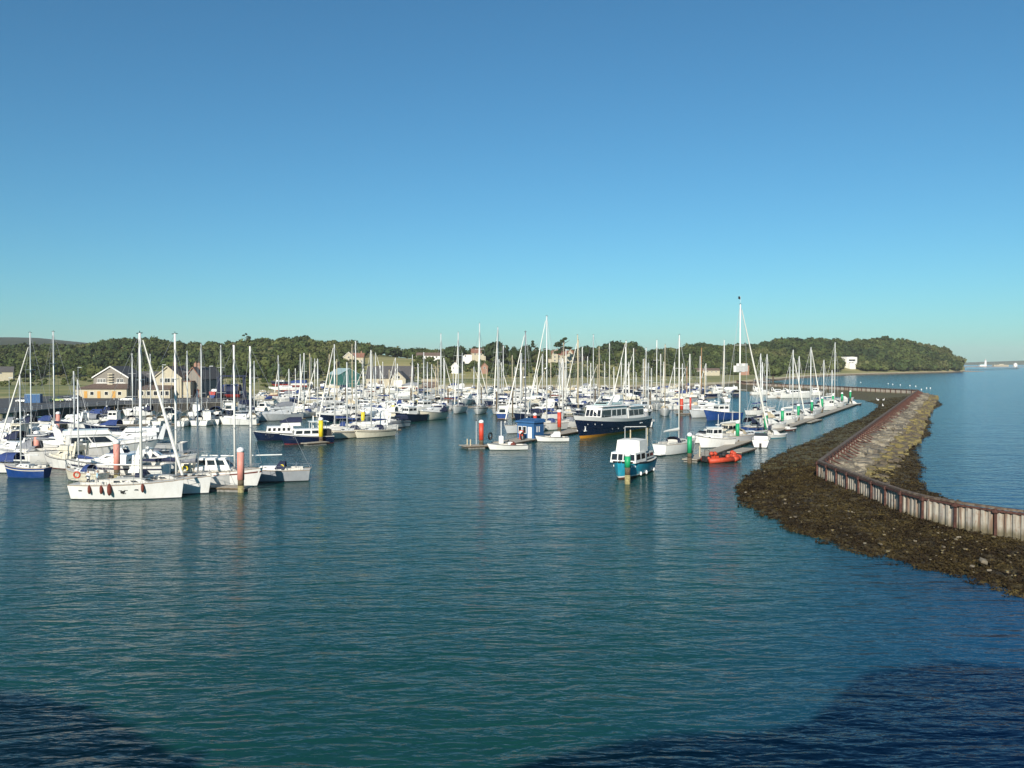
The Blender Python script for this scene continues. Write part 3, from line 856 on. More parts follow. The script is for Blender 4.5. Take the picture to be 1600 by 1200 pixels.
def tree(px, d, hgt, R, label, kind='round', tint=None, base=None):
    x = (px - 800) / F * d; zb = float(land_z(x, d)) if base is None else base
    if hgt < 0: hgt = max(8, top_z(-hgt, d) - zb)
    root = empty("pine_tree" if kind == 'pine' else "broadleaf_tree", (x, d, zb), 0, label, "tree", "single trees on the skyline")
    rng = np.random.default_rng(int(px * 7 + d))
    t = TINTS[1] if tint is None else np.array(tint)
    tr = MB(); top = hgt * (0.85 if kind == 'pine' else 0.6)
    tr.tube((0, 0, -0.5), (0, 0, hgt * 0.3), R * 0.09, R * 0.07, 7); tr.tube((0, 0, hgt * 0.3), (R * .08, 0, top), R * 0.07, R * 0.025, 6)
    for k in range(6):
        a = k * 1.05 + 0.4; z0 = hgt * (0.3 + 0.09 * k)
        tr.tube((0, 0, z0), (math.cos(a) * R * .6, math.sin(a) * R * .6, z0 + hgt * 0.13), R * 0.035, R * 0.012, 4)
    tr.build("trunk", M['bark'], root)
    Vs, Fs, Cs, n0 = [], [], [], 0
    if kind == 'pine':      # flat tiers with sky between them
        for k in range(7):
            z = hgt * (0.42 + 0.085 * k); rr = R * (1.0 - 0.09 * k) * rng.uniform(0.75, 1.1)
            a = rng.uniform(0, 6.28); c = np.array([math.cos(a) * R * 0.38, math.sin(a) * R * 0.38, z]) * np.array([1, 1, 1])
            v, f, cc = crown_arrays(c, rr * 0.62, hgt * 0.075, 90, rng, t, 4, size=R * 0.09)
            Vs.append(v); Fs.append(f + n0); Cs.append(cc); n0 += len(v)
    else:
        v, f, cc = crown_arrays(np.array([0, 0, hgt * 0.54]), R, hgt * 0.5, 420, rng, t, 8, size=R * 0.11)
        Vs.append(v); Fs.append(f); Cs.append(cc)
    C = np.concatenate(Cs); C = np.concatenate([C, np.ones((len(C), 1))], 1)
    o = np_mesh("crown", np.concatenate(Vs), np.concatenate(Fs), LEAF, False, C); o.parent = root
tree(385, 1050, -521, 8, "flat topped pine standing alone on the left hill skyline", 'pine')
tree(880, 760, -527, 11, "tall spreading cedar right behind the stone manor house", 'pine')
tree(993, 900, -534, 7, "umbrella shaped pine on the ridge right of the manor", 'pine')
tree(836, 740, -532, 5.5, "slim wind bent pine left of the leaning white mast", 'pine')
tree(712, 740, -538, 11, "broad dark tree left of the red roofed house on the ridge")
tree(744, 800, -541, 9, "low dark tree directly behind the red roofed house on the ridge")
tree(775, 740, -531, 12, "biggest dark round tree on the ridge, between the house and the slim pine")
tree(803, 730, -539, 4, "narrow pointed dark tree between the round tree and the slim pine")
tree(822, 735, -538, 8, "upright dark tree touching the slim pine")
tree(912, 800, -540, 9, "rounded tree just right of the manor roof")
tree(958, 880, -534, 15, "large rounded tree group on the ridge right of the manor")
tree(654, 900, -541, 4, "small pointed tree left of the white bungalow")
tree(644, 930, -543, 6, "rounded tree next to the small pointed tree near the bungalow")
tree(1194, 640, 9, 8, "light green round bush tree at the wood edge behind the harbour wall", tint=(0.075, 0.095, 0.03), base=2.5)
tree(1208, 690, 13, 9, "pale green tree standing forward of the right hand wood", tint=(0.08, 0.10, 0.035))
tree(1382, 1420, -529, 15, "highest rounded tree on the wooded headland", tint=(0.05, 0.065, 0.02))

# ------------------------------------------------------------------ far shore
def far_hill():
    us = np.linspace(-500, 190, 60); S = np.interp(us, [-500, -100, 20, 60, 100, 150, 190], [536, 527, 527, 528, 532, 537, 542])
    b = MB(); rows = []
    for u, s in zip(us, S):
        rows.append([((u - 800) / F * d, d, z) for d, z in ((1900, 0), (2200, (H + 2600 * (HZ - s) / F) * 0.75), (2600, H + 2600 * (HZ - s) / F), (3400, 20))])
    b.grid(rows)
    hm = bpy.data.materials.new("far_down"); nt, p = nodes(hm); p.inputs['Roughness'].default_value = 1
    n = noise(nt, 0.004, 5); r = ramp(nt, n.outputs[0], [(0.4, (0.020, 0.032, 0.015)), (0.6, (0.045, 0.058, 0.024))]); nt.links.new(r.outputs[0], p.inputs['Base Color'])
    tag(b.build("hills", hm, None, True), "distant blue down behind the wood at the far left", None, None, "structure")
far_hill()
def spit():
    b = MB(); rows = []
    for u in np.linspace(1480, 2100, 60):
        d = 3000; x = (u - 800) / F * d; h = 2.2 + 0.8 * math.sin(u * .05)
        rows.append([(x, d - 30, -0.5), (x, d - 12, h), (x, d + 60, h), (x, d + 90, -0.5)])
    b.grid(rows)
    tag(b.build("shingle_spit", M['far'], None, True), "long low shingle spit below the distant lighthouse", None, None, "structure")
    b = MB(); rows = []; rng = random.Random(3)
    for u in np.linspace(1440, 2300, 260):
        d = 6500; x = (u - 800) / F * d; h = 17 + 10 * rng.random() + 10 * math.sin(u * .02)
        rows.append([(x, d, -0.5), (x, d + 20, h), (x, d + 400, h * 0.8)])
    b.grid(rows)
    tag(b.build("far_coast", paint('far_coast', (0.05, 0.07, 0.04), 0.9, 0.2, 0.01), None), "faint mainland coast on the horizon behind the spit", None, None, "structure")
spit()
def lighthouse():
    p = on(1539.5, 3020, 2.2)
    r = empty("lighthouse", p, 0, "small white lighthouse on the far spit at the right horizon", "lighthouse")
    MB().lathe([(4.2, -2), (3.4, 12), (2.8, 21)], 16).build("tower", M['wrender'], r)
    MB().lathe([(3.6, 21), (3.6, 21.8)], 16).build("gallery", M['wrender'], r)
    MB().lathe([(1.8, 21.8), (1.8, 24.6)], 12).build("lantern_room", M['glass'], r)
    MB().lathe([(2.1, 24.6), (1.2, 26), (0.1, 26.8)], 12).build("dome", M['wrender'], r)
    q = on(1534, 3020, 2)
    r = empty("keeper_cottage", q, 0, "white low keeper's cottage left of the lighthouse foot", "cottage")
    MB().box(-9, 9, -4, 4, -1, 5).build("wall", M['wrender'], r)
    MB().prism([(-9.5, 5), (9.5, 5), (6, 8), (-6, 8)], -4.4, 4.4).build("roof", M['tealroof'], r)
    q = on(1563, 3030, 2)
    r = empty("fort", q, 0, "low pale grey stone fort right of the lighthouse", "fort")
    f = MB().box(-26, 26, -6, 6, -1, 6).build("wall", M['stone'], r)
    MB().box(-8, 8, -6.4, 5.6, 6.0, 9).build("keep", M['stone'], r)
    for k in range(-5, 6): MB().box(k * 4.4 - .8, k * 4.4 + .8, -6.3, -6.03, 2, 4).build("gun_port", M['glass'], r)
    q = on(1586, 3030, 2)
    r = empty("white_house", q, 0, "tiny pale house on the spit at the right picture edge", "house")
    MB().box(-5, 5, -4, 4, -1, 8).build("wall", M['wrender'], r); MB().prism([(-5.4, 8), (5.4, 8), (0, 13)], -4.3, 4.3).build("roof", M['wrender'], r)
lighthouse()
def pier():
    a, b = on(1512, 1560, 2.6), on(1588, 1960, 2.6)
    r = empty("jetty", (0, 0, 0), 0, "long thin jetty off the wooded point under the lighthouse", "jetty")
    c = (a + b) / 2; d = b - a; an = math.atan2(d.y, d.x)
    MB().cbox(c.x, c.y, 2.5, d.length, 3.0, 0.5, an).build("deck", M['pile'], r)
    for k in range(23):
        p = a + d * (k / 22); MB().tube((p.x, p.y, -1), (p.x, p.y, 2.3), 0.35, 0.3, 6).build("pile", M['pile'], r)
    MB().cbox(b.x, b.y, 2.5, 12, 10, 1.2, an).build("pier_head", M['pile'], r)
    MB().tube((b.x, b.y, 3), (b.x, b.y, 8), 0.4, 0.3, 6).build("lamp_post", M['pile'], r)
    pt = on(1500, 1450, 0)
    s = MB(); rows = []
    for k in range(16):
        t = k / 15; x0 = (1490 + 48 * t - 800) / F * 1480
        w = 45 * (1 - t) ** 0.6
        rows.append([(x0, 1480 - w - 2, -0.4), (x0, 1480 - w * 0.5, 1.0 * (1 - t) + 0.25), (x0, 1485, 1.8 * (1 - t) + 0.3), (x0, 1520 + w, -0.4)])
    s.grid(rows)
    tag(s.build("sand_spit", paint('spit_sand', (0.42, 0.30, 0.19), 0.95, 0.15, 0.05), None, True), "orange sand point running out from the wooded headland", None, None, "structure")
pier()

# ------------------------------------------------------------------ quay, yard and buildings
def quay():
    us = np.linspace(-600, 396, 70)
    pts = [(float((u - 800) / F * tab(U_DS, u)), float(tab(U_DS, u))) for u in us]
    r = empty("quay_wall", (0, 0, 0), 0, "dark harbour quay wall below the car park at the far left", "quay")
    rows = [[(x, y - 0.35, -1.0), (x, y - 0.35, 2.45), (x, y + 0.6, 2.45)] for x, y in pts]
    MB().grid(rows).build("wall", M['quay'], r)
    for i in range(0, len(pts) - 1):
        a, b = Vector((*pts[i], 2.56)), Vector((*pts[i + 1], 2.56)); c = (a + b) / 2; d = b - a
        MB().cbox(c.x, c.y - 0.05, 2.55, d.length, 0.8, 0.24, math.atan2(d.y, d.x)).build("coping_stone", M['concrete'], r)
    for i in range(18, len(pts) - 1, 1):
        x, y = pts[i]
        MB().tube((x, y - 0.45, -0.8), (x, y - 0.45, 2.3), 0.16, 0.16, 6).build("fender_pile", M['pile'], r)
    f = empty("quay_railing", (0, 0, 0), 0, "grey post and rail fence along the edge of the car park quay", "railing")
    for i in range(18, len(pts) - 4):
        x, y = pts[i]; x2, y2 = pts[i + 1]
        MB().tube((x, y + 0.2, 2.6), (x, y + 0.2, 3.75), 0.05, 0.05, 5).build("post", M['steel'], f)
        MB().tube((x, y + 0.2, 3.7), (x2, y2 + 0.2, 3.7), 0.04, 0.04, 5).build("rail", M['steel'], f)
        MB().tube((x, y + 0.2, 3.2), (x2, y2 + 0.2, 3.2), 0.03, 0.03, 5).build("rail", M['steel'], f)
    us = np.linspace(-600, 386, 60); rows = []
    for u in us:
        d0 = float(tab(U_DS, u)); rows.append([((u - 800) / F * d, d, 2.62 + 0.25 * smooth(0, 90, d - d0)) for d in (d0 + 0.4, d0 + 30, d0 + 60, d0 + 82)])
    tag(MB().grid(rows).build("car_park", M['asphalt'], None, True), "grey tarmac car park on the quay", None, None, "structure")
quay()

def qz(d): return 2.75

def building(name, label, cat, px, d, z, w, dep, eave, ridge, wall, roof, rz=0, gable='front', over=0.4, windows=(), doors=(), trim=None, base=3.0, chimney=()):
    """local frame: x along the front, y away from the camera; gable 'front' puts the gable towards us"""
    r = empty(name, on(px, d, z), math.radians(rz), label, cat)
    b = MB(); hw = w / 2
    if gable == 'front':
        b.prism([(-hw, -base), (hw, -base), (hw, eave), (0, ridge), (-hw, eave)], 0, dep)
    else:
        b.prism([(0, -base), (dep, -base), (dep, eave), (dep / 2, ridge), (0, eave)], -hw, hw, 'x')
    b.build("wall", wall, r)
    R = MB(); t = 0.22
    if gable == 'front':
        s = (ridge - eave) / hw
        for sg in (-1, 1):
            a0 = (sg * (hw + over), eave - s * over + 0.03); a1 = (0, ridge + 0.03)
            R.prism([a0, a1, (0, ridge + t + 0.03), (a0[0], a0[1] + t)], -over, dep + over)
    else:
        s = (ridge - eave) / (dep / 2)
        for y0, y1 in ((-over, dep / 2), (dep + over, dep / 2)):
            ze = eave - s * over + 0.03
            R.prism([(y0, ze), (y1, ridge + 0.03), (y1, ridge + 0.03 + t), (y0, ze + t)], -hw - over, hw + over, 'x')
    ro = R.build("roof", roof, r)
    for (x, y) in chimney:
        c = MB().box(x - .5, x + .5, y - .4, y + .4, ridge - 1.5, ridge + 1.6).build("chimney", M['brick'], ro)
        MB().tube((x, y, ridge + 1.6), (x, y, ridge + 2.1), 0.18, 0.15, 6).build("chimney_pot", M['tile'], ro)
    if trim and gable == 'front':
        for sg in (-1, 1):
            MB().prism([(sg * (hw + over), eave - s * over - 0.18), (0, ridge - 0.15), (0, ridge + t + 0.08), (sg * (hw + over), eave - s * over + t + 0.05)], -over - 0.14, -over - 0.02).build("bargeboard", trim, r)
    for (x0, x1, z0, z1) in windows:
        f = MB().box(x0 - .12, x1 + .12, -0.10, -0.003, z0 - .12, z1 + .12).build("window", M['wrender'], r)
        MB().box(x0, x1, -0.13, -0.103, z0, z1).build("pane", M['glass'], f)
        MB().box((x0 + x1) / 2 - .04, (x0 + x1) / 2 + .04, -0.16, -0.133, z0, z1).build("sash", M['wrender'], f)
    for (x0, x1, z1, m) in doors:
        MB().box(x0, x1, -0.08, -0.004, 0, z1).build("door", m, r)
    return r

# clubhouse with wide gable (left of the big white yacht's mast)
c = building("clubhouse", "grey boarded clubhouse with white edged gable and cream ground floor on the quay", "building", 173, 300, 2.75, 12.2, 14, 7.2, 10.9, M['clad'], M['slate'], 0, trim=M['wrender'],
             windows=[(-4.6 + k * 1.0, -3.9 + k * 1.0, 5.4, 6.6) for k in range(3)] + [(2.1 + k * 1.3, 3.0 + k * 1.3, 5.4, 6.6) for k in range(2)])
MB().box(-5.2, 5.2, -0.06, -0.003, 5.05, 5.25).build("sill_band", M['wrender'], c)
for k in range(5): MB().box(-0.8, 1.0, -0.9, -0.7, 4.6 + k * 0.9, 5.0 + k * 0.9).build("balcony_board", M['render'], c)
MB().box(-10.4, 7.4, -4.2, -0.05, -3, 3.2).build("ground_floor", M['render'], c)
MB().hexa([(-10.9, -4.8, 3.21), (7.9, -4.8, 3.21), (7.9, -0.05, 3.21), (-10.9, -0.05, 3.21)], [(-9.8, -4.0, 3.5), (7.0, -4.0, 3.5), (6.0, -0.05, 4.9), (-6, -0.05, 4.9)]).build("lower_roof", M['btile'], c)
for x in (-6.8, -2.2, 3.0):
    dd = MB().box(x - .55, x + .55, -4.29, -4.204, 0, 2.4).build("door", M['ochre'], c); MB().box(x + .3, x + .4, -4.35, -4.292, 1.1, 1.25).build("handle", M['steel'], dd)
for x in (-4.6, 0.4, 5.0):
    f = MB().box(x - .7, x + .7, -4.28, -4.204, 1.0, 2.3).build("window", M['wrender'], c); MB().box(x - .58, x + .58, -4.31, -4.283, 1.1, 2.2).build("pane", M['glass'], f)
building("linked_hall", "low hall with long dark slate roof between the two quay gables", "building", 213, 318, 2.75, 20, 12, 5.2, 8.8, M['brick'], M['slate'], 0, gable='side')
c = building("gabled_hall", "cream rendered hall with big front gable and low bay on the quay", "building", 262, 300, 2.75, 9.6, 15, 7.0, 10.9, M['render'], M['btile'], 0, trim=M['render'],
             windows=[(-2.6, -1.5, 5.4, 6.8), (-1.0, 0.8, 5.4, 6.8), (1.3, 2.4, 5.4, 6.8)], chimney=((0.4, 6),))
MB().box(-8.6, 2.4, -4.2, -0.05, -3, 3.0).build("bay", M['render'], c)
MB().hexa([(-9, -4.7, 3.01), (2.8, -4.7, 3.01), (2.8, -0.05, 3.01), (-9, -0.05, 3.01)], [(-8.4, -4.2, 3.3), (2.4, -4.2, 3.3), (2.0, -0.05, 4.4), (-8, -0.05, 4.4)]).build("lower_roof", M['btile'], c)
for x in (-7.4, -5.0, -2.6, -0.2, 1.4):
    f = MB().box(x - .75, x + .75, -4.28, -4.204, 0.9, 2.5).build("window", M['wrender'], c); MB().box(x - .62, x + .62, -4.31, -4.283, 1.0, 2.4).build("pane", M['glass'], f)
MB().box(4.85, 7.6, 1, 8, -3, 5.6).build("side_wing", M['render'], c)
MB().box(4.85, 7.9, 0.7, 8.3, 5.61, 5.9).build("wing_roof", M['tile'], c)
building("dark_store", "dark slate gabled store right of the cream hall with orange chimney pots", "building", 302, 305, 2.75, 7.0, 13, 6.6, 10.6, M['clad'], M['slate'], -14, trim=M['tile'], windows=[(-2, -1, 3.5, 5)], doors=((-1.5, 2.2, 2.8, M['cred']),), chimney=((-1, 3), (0.4, 3)))
building("teal_shed", "teal boat shed with pale single slope roof behind the yard masts", "shed", 546, 470, 1.6, 11.5, 22, 7.0, 10.2, M['teals'], M['tealroof'], 28, windows=[], doors=((-3, 3, 5, M['teals']),))
building("barn", "long brown barn with grey slate roof below the straw coloured field", "barn", 609, 485, 1.8, 26, 14, 5.6, 11.2, M['btile'], M['slate'], 3, gable='side')
building("barn", "low cream walled boat store in front of the long slate barn", "building", 590, 470, 1.8, 13, 9, 4.6, 6.0, M['render'], M['slate'], 0, gable='side', windows=[(-5, -4, 1.4, 3)], doors=((0.5, 3.5, 3.4, M['btile']),))
building("barn", "small cream gabled workshop with white doors in front of the slate barn", "building", 622, 468, 1.8, 8.5, 9, 4.4, 8.4, M['stone'], M['slate'], -8, windows=[(-1, 1, 4.6, 6)], doors=((-2.4, 2.4, 3.6, M['wrender']),))
building("yard_hut", "brown yard hut at the shore right of the slate barn", "hut", 672, 470, 1.4, 9, 5, 3.4, 4.4, M['btile'], M['cbeige'], 0, gable='side', windows=[(-3, -2, 1.2, 2.4)])
# houses on the slope
def hz(py, d):
    return top_z(py, d)
c = building("stone_manor", "large cream stone manor with red tiled roof and end gables on the ridge", "house", 879, 800, hz(566.5, 800), 20, 9, 7.2, 11.2, M['stone'], M['tile'], 0, gable='side', base=6,
             windows=[(-7 + 3.4 * k, -5.9 + 3.4 * k, z, z + 1.7) for k in range(5) for z in (1.2, 4.6)], chimney=((-5, 4.5), (3, 4.5), (8, 4.5)))
for x in (-7.4, 6.8):
    MB().prism([(x - 3, -6), (x + 3, -6), (x + 3, 7.6), (x, 12.2), (x - 3, 7.6)], -3.2, -0.02).build("front_gable", M['stone'], c)
    for sg in (-1, 1): MB().prism([(x + sg * 3.4, 7.1), (x, 12.25), (x, 12.6), (x + sg * 3.4, 7.5)], -3.6, 4.0).build("gable_roof", M['tile'], c)
    for z in (1.2, 4.4, 7.4):
        f = MB().box(x - .8, x + .8, -3.3, -3.203, z, z + 1.7).build("window", M['wrender'], c); MB().box(x - .65, x + .65, -3.34, -3.303, z + .15, z + 1.55).build("pane", M['glass'], f)
MB().box(-13.5, -10.1, 0, 6, -6, 3.4).build("lean_to", M['stone'], c); MB().box(-13.8, -10.1, -.3, 6.3, 3.41, 3.9).build("lean_to_roof", M['btile'], c)
building("hill_house", "stone house with two orange gables high on the left wooded slope", "house", 545, 720, hz(568, 720), 9, 8, 5.6, 9.6, M['render'], M['tile'], 0, base=6, windows=[(-2, -1, 1, 2.4), (1, 2, 1, 2.4), (-.6, .6, 4.6, 6)], trim=M['wrender'])
building("hill_house", "long cream house with orange roof right of the two gabled hill house", "house", 558, 724, hz(568, 724), 11, 8, 5.4, 8.8, M['render'], M['tile'], 0, gable='side', base=6, windows=[(-4 + 2.4 * k, -3 + 2.4 * k, 1.2, 2.6) for k in range(4)], chimney=((3, 4),))
c = building("bungalow", "long white bungalow at the top of the straw coloured field", "bungalow", 669, 800, hz(560.5, 800), 22, 8, 2.9, 5.6, M['wrender'], M['btile'], 0, gable='side', base=6, windows=[(-9 + 3.2 * k, -7.4 + 3.2 * k, .9, 2.3) for k in range(6)])
c = building("red_roofed_house", "red roofed house with white side wing between dark trees on the ridge", "house", 748, 790, hz(559, 790), 13, 8, 4.6, 8.4, M['render'], M['tile'], 8, gable='side', base=6, windows=[(-4, -2.8, 2.6, 4), (-1, .2, 2.6, 4), (2, 3.2, 2.6, 4)], chimney=((4, 4),))
MB().box(-14.5, -6.2, 0, 6, -6, 2.9).build("side_wing", M['wrender'], c); MB().box(-14.8, -6.2, -.3, 6.3, 2.91, 3.3).build("wing_roof", M['tile'], c)
f = MB().box(-13, -11.8, -.08, -.003, 1, 2.2).build("window", M['glass'], c)
building("cottage", "small white gabled cottage among bushes below the red roofed house", "cottage", 711, 690, hz(578, 690), 6, 7, 3.0, 6.0, M['wrender'], M['tile'], 0, base=5, trim=M['wrender'], windows=[(-1.8, -.8, .8, 2), (.8, 1.8, .8, 2)])
building("cottage", "small red brick gabled cottage among bushes below the red roofed house", "cottage", 757, 690, hz(578, 690), 5.4, 7, 2.9, 5.8, M['brick'], M['tile'], 0, base=5, trim=M['tile'], windows=[(-.6, .6, 1, 2.4)])
c = building("modern_house", "white flat roofed modern house at the wood edge above the headland beach", "house", 1331, 1170, hz(570, 1170), 19, 13, 10.5, 10.9, M['wrender'], M['wrender'], 24, base=5, over=0.2, windows=[(-6, -2, 1.2, 3.4), (-1, 3, 1.2, 3.4), (-6, 6, 5.2, 7.4)])
MB().box(-9, 2, -5, -.05, -6, 2.6).build("terrace", M['wrender'], c)
building("ruined_wall_house", "row of pale stone cottages behind the salt marsh", "cottages", 1103, 800, hz(583, 800), 26, 6, 2.6, 4.4, M['stone'], M['btile'], 0, gable='side', base=4, windows=[(-11 + 4 * k, -10 + 4 * k, .8, 2) for k in range(6)])
building("brick_house", "dark red brick house half hidden behind the highest mast", "house", 1163, 830, hz(580, 830), 9, 7, 5, 8, M['brick'], M['tile'], -10, base=4, windows=[(-2.6, -1.6, 1, 2.4), (1.2, 2.2, 1, 2.4), (-.6, .6, 4, 5.4)])
building("left_cottage", "grey roofed cottage with white gable at the far left edge of the marsh", "cottage", 8, 560, hz(586, 560), 9, 8, 2.2, 5.4, M['render'], M['slate'], 25, gable='side', base=5, windows=[(-3, -2, .8, 2)])
building("hut_in_wood", "tiny white house high in the wood under the lone pine", "house", 370, 960, hz(543, 960), 9, 5, 3, 4.6, M['wrender'], M['btile'], 0, gable='side', base=5)
b = empty("storage_container", on(52, 262, 2.75), math.radians(12), "blue steel storage container on the quay at the far left", "container")
MB().box(-2.2, 2.2, -1.2, 1.2, 0, 2.6).build("body", M['hutblue'], b)
for k in range(9): MB().box(-2.1 + k * .5, -1.9 + k * .5, -1.25, -1.203, .15, 2.45).build("rib", M['hutblue'], b)
MB().box(-2.15, 2.15, -1.21, 1.21, 2.605, 2.7).build("roof", M['tealroof'], b)

def car(px, d, rz, mat, label, z=2.78):
    r = empty("parked_car", on(px, d, z), math.radians(rz), label, "car", "cars parked on the quay")
    b = MB()
    prof = [(-2.1, .32), (2.05, .32), (2.12, .62), (1.95, .84), (1.0, .94), (-2.0, .98), (-2.12, .7)]
    b.prism(prof, -.86, .86); b.build("body", mat, r)
    t = [(-1.9, -.74), (.95, -.74), (.95, .74), (-1.9, .74)]; u = [(-1.5, -.6), (.2, -.6), (.2, .6), (-1.5, .6)]
    cb = [(x, y, .93) for x, y in t]; ct = [(x, y, 1.42) for x, y in u]
    MB().hexa(cb, ct).build("cabin", M['glass'], r)
    MB().hexa([(x * 1.0, y * .97, 1.421) for x, y in u], [(x * .97, y * .9, 1.47) for x, y in u]).build("roof", mat, r)
    for x in (-1.3, 1.3):
        for s in (-1, 1):
            w = MB().tube((x, s * .70, .32), (x, s * .9, .32), .32, .32, 12).build("wheel", M['black'], r)
            MB().tube((x, s * .895, .32), (x, s * .91, .32), .19, .19, 10).build("rim", M['steel'], w)
    for s in (-1, 1): MB().box(2.05, 2.15, s * .6 - .16, s * .6 + .16, .6, .76).build("headlight", M['white'], r)
car(88, 268, 15, paint('car_lime', (.42, .50, .2), .35, .05), "pale green parked car left of the clubhouse")
car(100, 270, 200, M['white'], "white parked car just right of the pale green car")
car(199, 272, 175, M['white'], "white parked car before the right end of the clubhouse")
car(36, 262, 170, M['white'], "small white parked car left of the blue container")
car(120, 283, 95, M['grey'], "grey parked car against the clubhouse's left corner")
def lamp(px, d, ytop, label):
    r = empty("lamp_post", on(px, d, 2.75), 0, label, "lamp post", "posts on the quay")
    h = top_z(ytop, d) - 2.75
    MB().tube((0, 0, 0), (0, 0, h), .09, .06, 6).build("pole", M['steel'], r)
    MB().cbox(.5, 0, h, 1.2, .25, .16).build("lamp_head", M['steel'], r)
lamp(254, 264, 570, "slim quay lamp post in front of the cream hall")
lamp(328, 283, 572, "slim quay lamp post right of the dark slate store")
lamp(14, 240, 590, "thin grey quay post at the far left edge")
lamp(122, 262, 574, "leaning pale quay post beside the clubhouse")

# ------------------------------------------------------------------ people
def person(loc, rz, shirt, trousers, label, arms=0.3, sc=1.0):
    import bmesh
    V = [(0, 0, .95), (0, 0, 1.15), (0, 0, 1.38), (0, 0, 1.50), (0.02, 0, 1.64), (.01, 0, 1.74),
         (0, .10, .88), (.03, .12, .48), (-.02, .12, .07), (.13, .13, .04), (0, -.10, .88), (.08, -.12, .48), (.02, -.12, .07), (.17, -.13, .04),
         (0, .19, 1.40), (.03, .26, 1.14), (.16, .24, .95 + arms), (0, -.19, 1.40), (.03, -.26, 1.14), (.14, -.24, .93)]
    E = [(0, 1), (1, 2), (2, 3), (3, 4), (4, 5), (0, 6), (6, 7), (7, 8), (8, 9), (0, 10), (10, 11), (11, 12), (12, 13), (2, 14), (14, 15), (15, 16), (2, 17), (17, 18), (18, 19)]
    Rr = [.15, .14, .15, .055, .10, .085, .09, .065, .045, .04, .09, .065, .045, .04, .07, .05, .04, .07, .05, .04]
    me = bpy.data.meshes.new("person"); me.from_pydata(V, E, [])
    o = bpy.data.objects.new("tmp", me); COL.objects.link(o)
    o.modifiers.new("s", 'SKIN')
    for i, r_ in enumerate(Rr): me.skin_vertices[0].data[i].radius = (r_, r_)
    me.skin_vertices[0].data[0].use_root = True
    sb = o.modifiers.new("u", 'SUBSURF'); sb.levels = 1
    dg = bpy.context.evaluated_depsgraph_get()
    m2 = bpy.data.meshes.new_from_object(o.evaluated_get(dg)); bpy.data.objects.remove(o)
    m2.name = "person"
    m2.materials.clear()
    for m_ in (M['skin'], shirt, trousers, M['bark']): m2.materials.append(m_)
    idx = []
    for p in m2.polygons:
        c = p.center
        if c.z > 1.68 or (c.z > 1.58 and c.x < -.02): idx.append(3)
        elif c.z > 1.48: idx.append(0)
        elif abs(c.y) > .2 and c.z < 1.12: idx.append(0)
        elif c.z > .93: idx.append(1)
        elif c.z > .1: idx.append(2)
        else: idx.append(3)
    m2.polygons.foreach_set("material_index", idx)
    m2.polygons.foreach_set("use_smooth", [True] * len(idx))
    q = link(bpy.data.objects.new("person", m2)); q.location = loc; q.rotation_euler = (0, 0, math.radians(rz)); q.scale = (sc,) * 3
    tag(q, label, "person")
    return q
person(on(178, 262, 2.75), 200, M['cwhite'], M['cnavy'], "person in white top walking on the quay below the clubhouse")
person(on(185, 263, 2.75), 190, M['cwhite'], M['cgrey'], "second person in pale clothes on the quay below the clubhouse")
person(on(325, 276, 2.75), 250, M['cbeige'], M['cnavy'], "person in beige top standing at the end of the quay")

# ------------------------------------------------------------------ pontoons and piles
def pontoon(a, b, w, label, z=0.5, fl=4.0, plank_to=None):
    a, b = Vector((a[0], a[1], 0)), Vector((b[0], b[1], 0)); d = b - a; L = d.length; an = math.atan2(d.y, d.x)
    r = empty("pontoon", a, an, label, "pontoon", "floating pontoons of the marina")
    n = max(1, int(L / fl)); st = L / n
    src = fsrc = None
    for i in range(n):
        if src is None:
            m = MB()
            k = 5; pw = (st - .06) / k
            for j in range(k): m.box(.03 + j * pw, .03 + j * pw + pw - .025, -w / 2, w / 2, z - .12, z)
            src = m.build("deck_panel", M['planks'], r)
            fsrc = MB().box(st * .12, st * .88, -w / 2 + .1, w / 2 - .1, -.4, z - .13).build("float", M['concrete'], r)
        else:
            share(src, r, (i * st, 0, 0)); share(fsrc, r, (i * st, 0, 0))
    for s in (-1, 1):
        MB().box(0, L, s * (w / 2 + .04) - .035, s * (w / 2 + .04) + .035, z - .2, z - .02).build("edge_board", M['pile'], r)
    return r
def wpt(px, py): p = at(px, py); return (p.x, p.y)
pontoon(wpt(1078, 723), wpt(1338, 632), 2.3, "long straight walkway pontoon lined with green piles beside the weed bank")
pontoon(wpt(388, 768), wpt(250, 764), 2.2, "left marina pontoon end under the front faded red pile")
pontoon(wpt(250, 762), wpt(40, 716), 2.4, "left marina pontoon running back behind the white yachts")
pontoon(wpt(40, 716), wpt(-90, 690), 2.4, "left marina pontoon leaving the picture past the blue yacht")
pontoon(wpt(474, 697), wpt(509, 694), 2.0, "short T end of the yellow piled pontoon")
pontoon(wpt(503, 689), wpt(575, 668), 2.4, "near length of the yellow piled pontoon beside the two small yachts")
pontoon(wpt(575, 668), wpt(668, 640), 2.6, "far length of the yellow piled pontoon behind the cruisers")
pontoon(wpt(722, 701), wpt(790, 698), 3.6, "wide grey end platform of the red piled pontoon with two white ladder posts")
pontoon(wpt(785, 696), wpt(900, 675), 4.5, "fuel berth pontoon carrying the blue kiosk")
pontoon(wpt(900, 672), wpt(1000, 640), 2.4, "pontoon running back behind the big navy motor yacht")
pontoon(wpt(1058, 649), wpt(1095, 648), 2.4, "small far T pontoon beside the red piles right of the mast crowd")
pontoon(wpt(1148, 711), wpt(1172, 704), 2.4, "small separate grey raft moored off the walkway", 0.45)
pontoon(wpt(1262, 662), wpt(1280, 657), 2.0, "tiny raft moored halfway along the walkway", 0.35)
pontoon(wpt(150, 668), wpt(395, 662), 2.2, "quayside pontoon for the row of white sterns under the car park", 0.5, 5)

